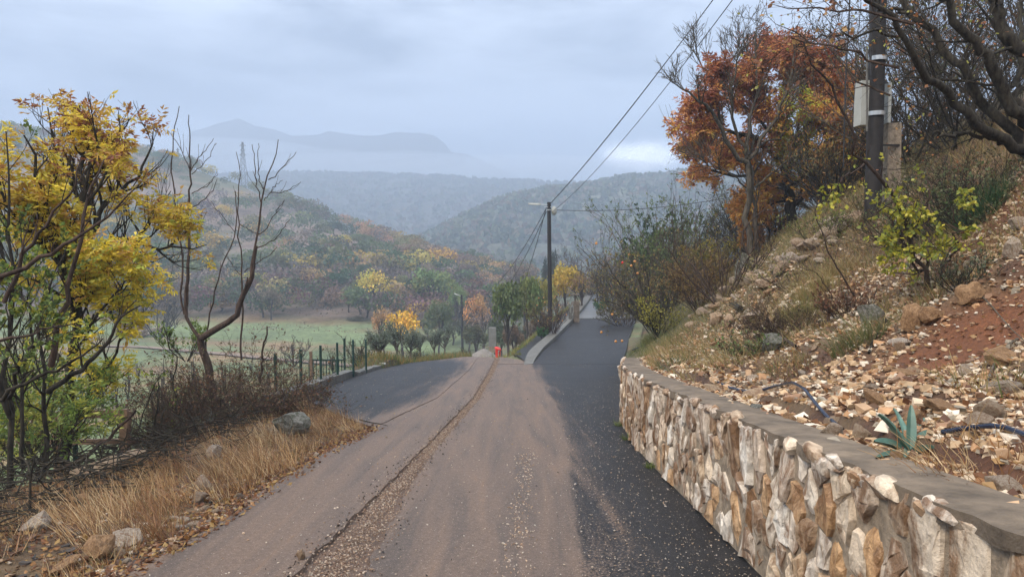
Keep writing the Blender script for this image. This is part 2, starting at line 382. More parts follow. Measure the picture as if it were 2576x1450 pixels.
rp += [(12, 13, 5.5), (12, 5, 5.5), (14, -4, 7), (7, -4, 2.8), (6.2, 0, 2.2), (9, 20, 2.8), (8, 27, .3), (9, 33, -2), (12, 38, -1), (16, 25, 6), (25, 15, 11), (25, 40, 6), (30, 0, 14),
       (20, 55, 0), (25, 80, -1), (60, 30, 20), (60, 80, 10), (90, 10, 30), (5.6, 25, -1.2), (6.5, 21, .2)]
FR = RBF(rp, .8, .01)
# left land
lp = []
for y in (-6, -2, 2, 4.5, 7, 9.5, 11.1, 12.6, 14.4, 16.5, 20, 26.2, 29.5, 33, 36, 42, 50, 60, 80, 100):
    z = float(zmain(y)); lp += [(TL(y), y, z), (TL(y) - 1.0, y, z + (.05 if y < 14 else -.15))]
lp += [(-5, 3, -.45), (-5, 7, -.85), (-4.6, 10, -1.15), (-5.4, 10, -1.5), (-4.9, 13, -1.75), (-8, 4, -1.1), (-8, 8, -2.4), (-8, 12, -3.0), (-12, 0, -2), (-20, 5, -5), (-6.5, 20, -3.6), (-6.3, 26, -4.3), (-6.5, 32, -5.0)]
for q in [(400, 1150, 17), (300, 1060, 28), (550, 1060, 26), (420, 960, 48), (650, 960, 45), (700, 920, 62), (150, 1000, 40), (0, 1000, 40), (-400, 1000, 40), (870, 905, 72), (400, 895, 75), (150, 880, 75), (600, 890, 78),
          (330, 845, 100), (600, 826, 110), (900, 824, 112), (1100, 842, 112), (0, 830, 100), (-500, 830, 95), (350, 740, 140), (600, 735, 142), (900, 738, 145), (1100, 760, 150),
          (450, 650, 180), (700, 650, 175), (950, 665, 178), (1150, 700, 185), (430, 560, 225), (600, 590, 218), (800, 600, 218), (1000, 640, 218), (1200, 690, 230),
          (300, 380, 335), (430, 410, 330), (520, 440, 320), (600, 465, 310), (700, 505, 295), (800, 552, 278), (950, 604, 258), (1130, 668, 262), (1280, 695, 275), (0, 330, 340), (-400, 300, 340), (-1000, 280, 330),
          (0, 600, 200), (-500, 600, 190), (1300, 720, 190), (1450, 720, 250), (1800, 690, 300), (1250, 800, 120), (1400, 770, 110), (2200, 640, 300), (3000, 500, 300)]:
    lp.append(tuple(W(*q)))
for q in [(300, 380, 335), (430, 410, 330), (600, 465, 310), (800, 552, 278), (950, 604, 258), (1130, 668, 262), (0, 330, 340), (-500, 300, 340)]:
    p = W(*q); lp.append((p[0] * 1.2, p[1] + 70, p[2] - 16))
FL = RBF(lp, 1.5, .01)
def smooth01(t): t = np.clip(t, 0, 1); return t * t * (3 - 2 * t)
def fbm(X, Y, sc, seed, octv=3):
    o = np.zeros(X.size); a = 1
    P = np.stack((X.ravel(), Y.ravel(), np.zeros(X.size)), 1)
    for k in range(octv): o += a * nz(P, sc * 2 ** k, seed + k * 7.3); a *= .5
    return o.reshape(X.shape)
def grid_faces(r, c): 
    i = np.arange(r * c).reshape(r, c); return np.stack((i[:-1, :-1], i[:-1, 1:], i[1:, 1:], i[1:, :-1]), -1).reshape(-1, 4)

# colour zones
STRAW = np.array((.17, .115, .06)); SHADED_DIRT = np.array((.085, .047, .028)); GREEN = np.array((.125, .165, .075)); SCRUB = np.array((.21, .155, .125)); RED = np.array((.17, .062, .032))  # verge soil tone is darkened, contact shade put into its colour
def ycoords(a, b, n, p=1.6): return a + (b - a) * np.linspace(0, 1, n) ** p
def mixv(a, b, t): return a * (1 - t[..., None]) + b * t[..., None]
def left_sheet():
    y = np.r_[np.linspace(-6, 2, 20), np.linspace(2.2, 24, 110), ycoords(24.3, 100, 70, 1.3)]
    u = np.r_[np.linspace(0, 5, 50), ycoords(5.1, 30, 50, 1.4), ycoords(31, 420, 60, 1.6)]
    Y, U = np.meshgrid(y, u, indexing='ij'); X = TL(Y) - U
    Z = FL(X, Y); k = smooth01(U / .5)
    Z = Z + k * (.07 * fbm(X, Y, .9, 3) + .02 * fbm(X, Y, 4, 5, 2)) - .015
    n1 = fbm(X, Y, .12, 9); n2 = fbm(X, Y, .6, 11, 2)
    far = smooth01((U + Y * .15 - 5.2) / 2.5)
    col = mixv(SHADED_DIRT, STRAW, np.clip(.5 + n2, 0, 1)); gr = mixv(GREEN, GREEN * (1.25, 1.0, .8), np.clip(.5 + n1, 0, 1))
    gr = mixv(gr, STRAW * 1.3, smooth01((n2 + n1) * 1.6 + .1)); gr = gr * (1 + .35 * np.clip(fbm(X, Y, .25, 15, 2), -1, 1))[..., None]; col = mixv(col, gr, far)
    # a pale track across the meadow
    px, py = proj(np.stack((X.ravel(), Y.ravel(), Z.ravel()), 1)); 
    mb = MB(); mb.add(np.stack((X, Y, Z), -1), grid_faces(*X.shape), col.reshape(-1, 3)); return mb
setting('ground', left_sheet(), M_soil)
def far_sheet():
    y = np.r_[99.0, np.linspace(99.5, 200, 90), np.linspace(201.5, 430, 110)]; x = np.linspace(-430, 430, 260)
    Y, X = np.meshgrid(y, x, indexing='ij'); Z = FL(X, Y) + .5 * fbm(X, Y, .04, 2)
    Z[1] = FL(X[1], Y[1]) - .03; Z[0] = Z[1] - 25
    hill = smooth01((Y - 117 + np.abs(X + 60) * .03) / 8)
    n1 = fbm(X, Y, .03, 9); n2 = fbm(X, Y, .15, 12, 2)
    gr = mixv(GREEN * 1.25, STRAW * 1.1, smooth01((Y - 108) / 14 + n2)); hc = mixv(SCRUB, np.array((.12, .13, .075)), smooth01(n1 * 1.6 + n2 * .8 + .05))
    col = mixv(gr, hc, hill); col = mixv(col, np.array((.07, .08, .045)) + 0 * col, smooth01((X + 12) / 12))
    mb = MB(); mb.add(np.stack((X, Y, Z), -1), grid_faces(*X.shape), col.reshape(-1, 3)); return mb
setting('hillside', far_sheet(), M_field)
def cutpt(px, py):
    ds = np.linspace(2.5, 20, 400); P = np.array([W(px, py, d) for d in ds]); return P[np.where(P[:, 2] < FR(P[:, 0], P[:, 1]))[0][0]]
CUT = cutpt(2490, 850)
def bank_z(x, y):
    x = np.asarray(x, float); y = np.asarray(y, float); U = x - ER(y) - .33
    k = smooth01(U / .6)
    z = FR(x, y) + k * (.10 * fbm(x, y, 1.0, 21) + .05 * fbm(x, y, 3.3, 25, 2))
    z = np.minimum(z, np.where((U < .25) & (y < 14), wtop(y) - .03, 1e3))
    return z
def bank_sheet():
    y = np.r_[np.linspace(-6, 1.5, 24), np.linspace(1.6, 16, 150), ycoords(16.1, 100, 110, 1.5)]
    u = np.r_[np.linspace(-.28, 7, 110), ycoords(7.1, 330, 60, 2)]
    Y, U = np.meshgrid(y, u, indexing='ij'); st = smooth01((Y - 14) / 5); X = ER(Y) + .33 * (1 - st) + np.maximum(U, -.28 * (1 - st)) 
    Z = bank_z(X, Y)
    Z = np.where(U < -.01, np.minimum(Z, wtop(Y) - .05), Z)
    n1 = fbm(X, Y, .5, 31); n2 = fbm(X, Y, 2.2, 33, 2)
    cut = np.exp(-(((X - CUT[0]) / .95) ** 2 + ((Y - CUT[1]) / .9) ** 2))
    brown = np.array((.095, .05, .03)); olive = np.array((.10, .095, .045))  # bank soil brown darkened so the colour itself deepens the shadows
    col = mixv(brown, STRAW, smooth01(n2 + .4)); col = mixv(col, olive, smooth01((Y - 9) / 8 + n1 * .8 - .1)); col = mixv(col, RED, smooth01(n1 * 1.3 - .1) * .8)
    col = mixv(col, np.array((.17, .062, .024)), np.clip(cut * 1.6 - .2, 0, 1))
    mb = MB(); mb.add(np.stack((X, Y, Z), -1), grid_faces(*X.shape), col.reshape(-1, 3)); return mb
setting('bank', bank_sheet(), M_soil)
def zcorr(x, y):
    """surface between the two land edges"""
    x = np.asarray(x, float); y = np.asarray(y, float)
    sl = np.interp(y, np.r_[28, 28.7, 33, SL[:, 1], 100], np.r_[.8, .8, .35, SL[:, 0], SL[-1, 0] + 4])
    t = smooth01((x - (sl - .35)) / .35)
    z = zmain(y) * (1 - t) + zup(y) * t
    return np.where(y < 29, zmain(y), z)
def corridor():
    y = np.r_[np.linspace(-6, 28, 60), np.linspace(28.5, 100, 90)]; t = np.linspace(0, 1, 40)
    Y, T = np.meshgrid(y, t, indexing='ij'); X = (TL(Y) - .3) * (1 - T) + (ER(Y) + .6 * smooth01((Y - 14) / 3)) * T; Z = zcorr(X, Y) - .11; bl = smooth01((Y - 72) / 26); Z = Z * (1 - bl) + FL(X, Y) * bl
    n = fbm(X, Y, .6, 41); col = mixv(GREEN * .9, STRAW, smooth01(n + .4))
    mb = MB(); mb.add(np.stack((X, Y, Z), -1), grid_faces(*X.shape), col.reshape(-1, 3)); return mb
setting('ground', corridor(), M_soil)

# ---------------------------------------------------------------- road
SMy = [-6, 4.5, 7, 9.2, 15.7, 24, 32, 60]; SMx = [-1.17, -1.17, -1.12, -1.05, -.76, -.68, -.66, -1.5]; SMw = [.55, .46, .26, .18, .17, .2, .24, .4]
def seam(y): return np.interp(y, SMy, SMx), np.interp(y, SMy, SMw)
def jag(y, seed, a=.03):
    P = np.stack((y * 3.1, np.full(y.shape, seed), y * 0), 1); P2 = P * (4.3, 1, 1)
    return a * (nz(P, 1) + .7 * nz(P2, 1))
def slab(xa, xb, y, z, thick, col, ncol, name, mat, dusts=None):
    T = np.linspace(0, 1, ncol)[None]; X = xa[:, None] * (1 - T) + xb[:, None] * T; Y = np.repeat(y[:, None], ncol, 1)
    Z = z(X, Y) + .006 * fbm(X, Y, .9, 51, 2)
    c = np.tile(np.asarray(col, float), (X.size, 1)) if dusts is None else dusts(X, Y).reshape(-1, 3)
    mb = MB(); mb.add(np.stack((X, Y, Z), -1), grid_faces(*X.shape), c)
    for s in (0, -1):
        e = np.stack((X[:, s], Y[:, s], Z[:, s]), 1); l = e - (0, 0, thick); l[:, 0] += .008 * (1 if s else -1)
        mb.add(np.stack((e, l), 1), grid_faces(len(e), 2) if s == -1 else grid_faces(len(e), 2)[:, ::-1], c.reshape(X.shape[0], -1, 3)[:, s].repeat(2, 0))
    e = np.stack((X[0], Y[0], Z[0]), 1); l = e - (0, 0, thick)
    mb.add(np.stack((e, l), 1), grid_faces(len(e), 2), c.reshape(X.shape[0], -1, 3)[0].repeat(2, 0))
    return setting(name, mb, mat, smooth=False)
yy = np.r_[np.arange(-6, 16, .12), np.arange(16, 36, .25), np.arange(36, 100, 1.5)]
sx0, sw = seam(yy)
Lx = np.interp(yy, [-6, 4.5, 5.6, 7.3, 9.5, 11.1, 15.6, 25, 33, 36, 60, 100], [-2.6, -2.52, -2.43, -2.36, -2.28, -2.12, -1.61, -1.47, -1.58, -1.9, -3.5, -6.5])
Rx = np.where(yy < 29, ER(yy) + np.where(yy < 14.5, .12, 0), 0)
BRR = lambda y: np.interp(y, [-6, 4.5, 12.3, 20, 27.5, 34], [.3, .42, .62, .66, .6, .8])
def dustL(X, Y):
    t = (X - np.interp(Y, yy, Lx)); d = .93 - .28 * np.exp(-t / .25) * (Y < 13) + 0 * X
    d += .1 * np.exp(-((X + 1.95) / .25) ** 2); return np.stack((d, d, d), -1)
def dustR(X, Y):
    br = BRR(Y); wdt = np.interp(Y, [4, 10, 25], [.14, .5, .4])
    d = .93 * (1 - smooth01((X - br + .08) / wdt)); d += .22 * np.exp(-((X - .12) / .3) ** 2) * smooth01((9 - Y) / 4)
    d = np.maximum(d, .30 * (1 - smooth01((X - br) / .9)))
    return np.stack((d, d, d), -1)
zr = lambda X, Y: zmain(Y)
slab(Lx + jag(yy, 3), sx0 - sw / 2 + jag(yy, 9, .035), yy, zr, .07, (1, 1, 1), 30, 'road', M_road, dustL)
m1 = yy < 29
yA = yy[m1]
slab((sx0 + sw / 2 + jag(yy, 14, .03))[m1], Rx[m1] + 0, yA, zr, .07, (1, 1, 1), 44, 'road', M_road, dustR)
yB = yy[yy >= 28.9]; slab(seam(yB)[0] + seam(yB)[1] / 2, np.interp(yB, [28.9, 33, 36, 60, 100], [.8, .5, .12, -1.4, -5]), yB, zr, .07, (1, 1, 1), 10, 'road', M_road, dustR)
# fresh layer on the left, one thickness proud
yp = np.arange(11.25, 36.2, .2)
slab(np.interp(yp, TLy, TLx) + .02, np.interp(yp, [11, 15.65, 25, 33, 36.5], [-2.13, -1.60, -1.47, -1.58, -1.95]) + jag(yp, 27, .05), yp, lambda X, Y: zmain(Y) + .012, .08, (0, 0, 0), 24, 'asphalt', M_road, lambda X, Y: np.stack([.03 + .5 * np.exp(-np.maximum(np.interp(Y, [11, 15.65, 25, 33, 36.5], [-2.13, -1.60, -1.47, -1.58, -1.95]) - X, 0) / .35) + .25 * np.exp(-((Y - 11.5) / 1.2) ** 2) + .3 * smooth01((Y - 28) / 6)] * 3, -1))
# upper lane, concrete beyond, side lane
def loft(rows, name, mat, n=14, dz=0.0, thick=.09):
    rows = np.array(rows, float); yv = np.arange(rows[0, 1], rows[-1, 1] + .01, .5)
    xa = np.interp(yv, rows[:, 1], rows[:, 0]); xb = np.interp(yv, rows[:, 1], rows[:, 3]); zz = rows[:, 2]
    slab(xa, xb, yv, lambda X, Y: np.interp(Y, rows[:, 1], zz) + dz, thick, (0, 0, 0), n, name, mat, dustR if mat is M_road else None)
def row(y, x0, x1=None): return (x0, y, float(zup(y)), ER(y) if x1 is None else x1)
ulx = lambda y: float(np.interp(y, UL[:, 1], UL[:, 0]))
loft([(ulx(28.8), 28.66, float(zmain(28.66)) + .004, ER(28.66))] + [row(y, ulx(y)) for y in (32, 35.5, 40.5, 45, 50)], 'asphalt', M_road, n=30)
loft([row(y, ulx(y)) for y in (50.06, 55, 62, 72, 85)], 'concrete_road', M_conc_road, dz=.0)
slx = lambda y: float(np.interp(y, np.r_[29, SL[:, 1]], np.r_[.9, SL[:, 0]]))
loft([(slx(y) if y > 33.9 else np.interp(y, [28.7, 33], [.75, .3]), y, float(zup(y)) - .05, ulx(y) + .05) for y in (28.7, 33, 34, 37, 40, 46, 52, 62)], 'asphalt', M_asph)
# gravel channel
yg = yy[yy < 37]; a0, a1 = seam(yg)
slab(a0 - a1 / 2 - .05, a0 + a1 / 2 + .06, yg, lambda X, Y: zmain(Y) - .035 + .02 * fbm(X, Y, 5, 61, 2), .05, (.16, .105, .075), 9, 'gravel_bed', M_gravel)

# ---------------------------------------------------------------- rock shapes
def ico():
    t = (1 + 5 ** .5) / 2
    v = np.array([(-1, t, 0), (1, t, 0), (-1, -t, 0), (1, -t, 0), (0, -1, t), (0, 1, t), (0, -1, -t), (0, 1, -t), (t, 0, -1), (t, 0, 1), (-t, 0, -1), (-t, 0, 1)])
    f = [(0, 11, 5), (0, 5, 1), (0, 1, 7), (0, 7, 10), (0, 10, 11), (1, 5, 9), (5, 11, 4), (11, 10, 2), (10, 7, 6), (7, 1, 8), (3, 9, 4), (3, 4, 2), (3, 2, 6), (3, 6, 8), (3, 8, 9), (4, 9, 5), (2, 4, 11), (6, 2, 10), (8, 6, 7), (9, 8, 1)]
    return unit(v), f
def subdiv(v, f):
    v = list(map(tuple, v)); cache = {}; nf = []
    def mid(a, b):
        k = (min(a, b), max(a, b))
        if k not in cache: cache[k] = len(v); m = (np.array(v[a]) + np.array(v[b])); v.append(tuple(m / np.linalg.norm(m)))
        return cache[k]
    for a, b, c in f:
        ab, bc, ca = mid(a, b), mid(b, c), mid(c, a); nf += [(a, ab, ca), (b, bc, ab), (c, ca, bc), (ab, bc, ca)]
    return np.array(v), nf
I0 = ico(); I1 = subdiv(*I0); I2 = subdiv(*I1)
def rock(rng, lvl=1, cuts=9, rough=.05):
    v, f = (I0, I1, I2)[lvl]; v = v.copy()
    for _ in range(cuts):
        n = unit(rng.normal(size=3)); o = rng.uniform(.45, .85); h = v @ n
        v = v - np.outer(np.maximum(h - o, 0), n)
    v += rng.normal(size=v.shape) * rough * .4
    if lvl == 2: v += v * (nz(v, 2.2, rng.uniform(0, 50))[:, None]) * .16
    return v, np.array(f)
def rotm(rng, flat=False):
    a = rng.uniform(0, 2 * math.pi); Rz = np.array([[math.cos(a), -math.sin(a), 0], [math.sin(a), math.cos(a), 0], [0, 0, 1]])
    if flat:
        b, c = rng.normal(size=2) * .3
    else: b, c = rng.uniform(-math.pi, math.pi, 2)
    Rx_ = np.array([[1, 0, 0], [0, math.cos(b), -math.sin(b)], [0, math.sin(b), math.cos(b)]]); Ry = np.array([[math.cos(c), 0, math.sin(c)], [0, 1, 0], [-math.sin(c), 0, math.cos(c)]])
    return Rz @ Rx_ @ Ry
ROCKM = {}
def rock_meshes(mat, key, n=10, lvl=1):
    rng = np.random.default_rng(hash(len(key)) % 1000 + lvl); out_ = []
    for i in range(n):
        v, f = rock(rng, lvl); mb = MB(); mb.add(v, f); out_.append(mb.mesh('stone', mat, False))
    ROCKM[key] = out_; return out_
RK = rock_meshes(M_rock, 'loose', 12); RO = rock_meshes(M_rockochre, 'ochre!', 5, 2); RGm = rock_meshes(M_rockgrey, 'greyrock', 4, 2); RB = rock_meshes(M_rock, 'pale_big', 6, 2)
from mathutils import Matrix
def put_rock(me, p, dims, rng, name, label, group=None, tilt=None):
    o = bpy.data.objects.new(name, me); C.objects.link(o)
    Rm = Matrix(rotm(rng, True)) if tilt is None else Matrix(tilt)
    o.location = tuple(p); o.scale = tuple(dims); o.rotation_euler = Rm.to_euler()
    o['label'] = label; o['category'] = 'stone'
    if group: o['group'] = group
    return o
def chips(P, size, rng, col, flat=.45, tmpl=6):
    """many small angular stones as one mesh; P (n,3)"""
    mb = MB(); n = len(P); T = []
    for _ in range(tmpl):
        v = np.array([(x, y, z) for z in (-1, 1) for y in (-1, 1) for x in (-1, 1)], float) * (1, .8, 1) + rng.normal(size=(8, 3)) * .3; T.append(v)
    f = np.array([(0, 2, 3, 1), (4, 5, 7, 6), (0, 1, 5, 4), (2, 6, 7, 3), (0, 4, 6, 2), (1, 3, 7, 5)])
    k = rng.integers(0, tmpl, n)
    for j in range(tmpl):
        idx = np.where(k == j)[0]; m = len(idx)
        if not m: continue
        sc = size[idx][:, None] * np.stack((rng.uniform(.7, 1.3, m), rng.uniform(.5, 1, m), flat * rng.uniform(.5, 1.3, m)), 1) * .5
        v = T[j][None] * sc[:, None]; a = rng.uniform(0, 6.28, m); b_ = rng.normal(size=m) * .35
        v = np.stack((v[..., 0], v[..., 1] * np.cos(b_)[:, None] - v[..., 2] * np.sin(b_)[:, None], v[..., 1] * np.sin(b_)[:, None] + v[..., 2] * np.cos(b_)[:, None]), -1)
        v = np.stack((v[..., 0] * np.cos(a)[:, None] - v[..., 1] * np.sin(a)[:, None], v[..., 0] * np.sin(a)[:, None] + v[..., 1] * np.cos(a)[:, None], v[..., 2]), -1)
        v += P[idx][:, None]
        mb.add(v, (f[None] + 8 * np.arange(m)[:, None, None]).reshape(-1, 4), np.repeat(col[idx], 8, 0))
    return mb
def pick(rng, pal, n, var=.15):
    pal = np.array(pal); return pal[rng.integers(0, len(pal), n)] * rng.uniform(1 - var, 1 + var, (n, 1))
PALE = [(.55, .46, .36), (.62, .56, .48), (.45, .31, .18), (.50, .40, .28), (.34, .22, .13), (.28, .24, .19)]

# ---------------------------------------------------------------- retaining wall
rng = np.random.default_rng(5)
wy = np.r_[np.linspace(-2, 9.2, 60), np.linspace(9.4, 18, 46)]; wx = ER(wy)
wl = np.r_[0, np.cumsum(np.hypot(np.diff(wx), np.diff(wy)))]
def wpt(s):
    y = np.interp(s, wl, wy); x = np.interp(s, wl, wx); dx = (np.interp(s + .1, wl, wx) - np.interp(s - .1, wl, wx)); dy = (np.interp(s + .1, wl, wy) - np.interp(s - .1, wl, wy))
    h = np.hypot(dx, dy); return x, y, -dy / h, dx / h     # outward normal to the road
def wall_top_at(s):
    y = np.interp(s, wl, wy); return np.where(y > 14, WH - (y - 14) * .12, WH)
WALL = thing('retaining_wall', 'low curved retaining wall of pale and rust-stained rubble stones with a concrete cap', 'wall', (1.7, 8, -.92))
mb = MB(); s_ = np.linspace(0, wl[-1], 320); x_, y_, nx_, ny_ = wpt(s_); zb = -.115 * y_; ht = wall_top_at(s_)
prof = [(.0, -.15), (.0, 0), (.005, 1)]
def wall_sheet(d0, h0, d1, h1, mb):
    a = np.stack((x_ - nx_ * d0, y_ - ny_ * d0, zb + h0), 1); b_ = np.stack((x_ - nx_ * d1, y_ - ny_ * d1, zb + h1), 1)
    mb.add(np.stack((a, b_), 1), grid_faces(len(a), 2))
wall_sheet(.0, -.2, .015, ht - .06, mb); part('mortar_core', mb, M_mortar, WALL)
mb = MB()
jg = .02 * np.array([mnoise.noise((s * 4, 0, 0)) + .6 * mnoise.noise((s * 11, 3, 0)) for s in s_])
wall_sheet(-.005 + jg * 1.8, ht - .06 + jg, .0 + jg * 1.8, ht, mb); wall_sheet(.0 + jg * 1.8, ht, .12, ht + .01 + jg * .5, mb); wall_sheet(.12, ht + .01 + jg * .5, .33, ht + .004, mb); wall_sheet(.33, ht + .004, .33, ht - .2, mb)
part('coping', mb, M_concrete, WALL)
# irregular stones: cells of a relaxed point set in (along, up)
def cells(s0, s1, H, n, rng, asp=1.75):
    L = s1 - s0; pts = np.column_stack((rng.uniform(s0, s1, n), rng.uniform(0, H, n)))
    def vor(pts):
        polys = []
        allp = pts
        for i, p in enumerate(allp):
            poly = [(s0, 0), (s1, 0), (s1, H), (s0, H)]
            d = (allp - p) * (asp, 1); dd = (d ** 2).sum(1); order = np.argsort(dd)[1:22]
            for j in order:
                q = allp[j]; m = (p + q) / 2; nrm = (q - p) * (asp ** 2, 1); new = []
                for a in range(len(poly)):
                    A = np.array(poly[a]); B_ = np.array(poly[(a + 1) % len(poly)]); fa = (A - m) @ nrm; fb = (B_ - m) @ nrm
                    if fa <= 0: new.append(tuple(A))
                    if fa * fb < 0: new.append(tuple(A + (B_ - A) * fa / (fa - fb)))
                poly = new
                if len(poly) < 3: break
            polys.append(np.array(poly))
        return polys
    for _ in range(3):
        polys = vor(pts)
        for i, P_ in enumerate(polys):
            if len(P_) > 2: pts[i] = pts[i] * .35 + P_.mean(0) * .65
    return vor(pts)
stone_cells = cells(3.35, 9.5, WH, 124, rng, 1.35) + cells(9.5, 16.3, WH, 98, rng, 1.45) + cells(16.3, wl[-1] - .3, .75, 26, rng)
for P_ in stone_cells:
    if len(P_) < 3: continue
    c = P_.mean(0); 
    # densify outline, shrink, roughen
    Q = []
    for a in range(len(P_)):
        A = P_[a]; B_ = P_[(a + 1) % len(P_)]; l = np.linalg.norm(B_ - A); k = max(1, int(round(l / .09)))
        for t_ in range(k): Q.append(A + (B_ - A) * t_ / k)
    Q = np.array(Q); r = np.linalg.norm(Q - c, axis=1).mean()
    gap = .005 + .011 * rng.random()
    dirn = unit(Q - c); Q = Q - dirn * gap - (Q - c) * .015 + rng.normal(size=Q.shape) * .005
    n = len(Q); proud = rng.uniform(.02, .05); tilt = rng.normal(size=2) * .2
    def lay(Qk, dep):
        x, y, nx, ny = wpt(Qk[:, 0]); zz = -.115 * y + Qk[:, 1] - .0 * dep
        return np.stack((x + nx * dep, y + ny * dep, zz), 1)
    def dp(Qk, base): return base + (Qk - c) @ tilt * .45 + .02 * np.array([mnoise.noise((q[0] * 9, q[1] * 9, 4.2)) for q in Qk])
    r0 = lay(Q, np.full(n, -.07)); Q1 = Q - (Q - c) * .03; r1 = lay(Q1, dp(Q1, proud * .6 - .035))
    Q2 = Q - (Q - c) * .10 + rng.normal(size=Q.shape) * .006; r2 = lay(Q2, dp(Q2, proud * .95 - .028) + rng.normal(size=n) * .003)
    Q3 = Q - (Q - c) * .58 + rng.normal(size=Q.shape) * .01; r3 = lay(Q3, dp(Q3, proud - .025) + rng.normal(size=n) * .005)
    cc = lay((c + rng.normal(size=2) * .015)[None], dp(c[None], proud - .02) + rng.normal() * .004)
    mb = MB(); V = np.vstack((r0, r1, r2, r3, cc)); F_ = []
    for k in range(3):
        for i in range(n): F_.append((k * n + i, k * n + (i + 1) % n, (k + 1) * n + (i + 1) % n, (k + 1) * n + i))
    mb.add(V, F_); mb.f.append(np.array([(3 * n + i, 3 * n + (i + 1) % n, 4 * n) for i in range(n)]))
    part('stone', mb, M_wallstone, WALL)
# small pinning stones along the top edge
for k in range(46):
    s = rng.uniform(3.6, 16.5); x, y, nx, ny = wpt(np.array([s])); v, f = rock(rng, 1)
    v = v * (.03 + rng.random() * .035, .05 + rng.random() * .07, .03 + rng.random() * .035) + (x[0] - nx[0] * .0, y[0], -.115 * y[0] + WH - rng.uniform(.0, .05)); mb = MB(); mb.add(v, f)
    if len([o for o in WALL.children if o.name.startswith('stone')]) < 298: part('stone', mb, M_wallstone, WALL)
# ---------------------------------------------------------------- growing things
def resample(P, K):
    P = np.asarray(P, float); 
    if len(P) > 2:      # one round of corner cutting keeps bends natural
        Q = [P[0]]
        for a, b_ in zip(P[:-1], P[1:]): Q += [a * .75 + b_ * .25, a * .25 + b_ * .75]
        Q.append(P[-1]); P = np.array(Q)
    l = np.r_[0, np.cumsum(np.linalg.norm(np.diff(P, axis=0), axis=1))]; t = np.linspace(0, l[-1], K)
    return np.stack([np.interp(t, l, P[:, i]) for i in range(3)], 1)
def limb(pts, r0, r1, K=12, rng=rg, wob=.02):
    P = resample([W(*q) for q in pts], K); P[1:-1] += rng.normal(size=(K - 2, 3)) * wob
    return P, np.linspace(1, 0, K) ** .8 * (r0 - r1) + r1
def sprout(P, R, n, rng, t=(.25, .98), ang=(.5, .9), length=(.3, .5), rf=.6, up=.25, wig=.18, K=6, rmin=.002, absolute=False, taper=.35, gnarl=0.0):
    P = np.asarray(P); R = np.asarray(R); B, K0, _ = P.shape
    L = np.linalg.norm(np.diff(P, axis=1), axis=2).sum(1)
    par = np.repeat(np.arange(B), n) if np.isscalar(n) else np.repeat(np.arange(B), n)
    m = len(par); tt = rng.uniform(t[0], t[1], m); u = tt * (K0 - 1); i = np.minimum(u.astype(int), K0 - 2); f = (u - i)[:, None]
    p0 = P[par, i] * (1 - f) + P[par, i + 1] * f; tan = unit(P[par, i + 1] - P[par, i]); r0 = (R[par, i] * (1 - f[:, 0]) + R[par, i + 1] * f[:, 0])
    a = rng.uniform(ang[0], ang[1], m)[:, None]; d = np.cos(a) * tan + np.sin(a) * perp(tan, rng); d = unit(d + np.array((0, 0, up)))
    ln_ = rng.uniform(length[0], length[1], m) * (1 if absolute else L[par]) * (1.15 - .55 * tt)
    Q = np.empty((m, K, 3)); Q[:, 0] = p0
    for k in range(1, K):
        Q[:, k] = Q[:, k - 1] + d * (ln_ / (K - 1))[:, None]; d = unit(d + rng.normal(size=(m, 3)) * wig + np.array((0, 0, up * .35)))
    r = np.maximum(r0 * rf, rmin)[:, None] * np.linspace(1, taper, K)[None]
    return Q, np.maximum(r, rmin * .6)
def tips(P, n, rng, t=(.4, 1.0)):
    B, K, _ = P.shape; par = rng.integers(0, B, n); tt = rng.uniform(t[0], t[1], n); u = tt * (K - 1); i = np.minimum(u.astype(int), K - 2); f = (u - i)[:, None]
    return P[par, i] * (1 - f) + P[par, i + 1] * f, unit(P[par, i + 1] - P[par, i])
def stack_limbs(L): return np.stack([p for p, r in L]), np.stack([r for p, r in L])
def tubes_mb(levels, sides):
    mb = MB()
    for (P, R), k in zip(levels, sides): mb.tubes(P, R, k)
    return mb

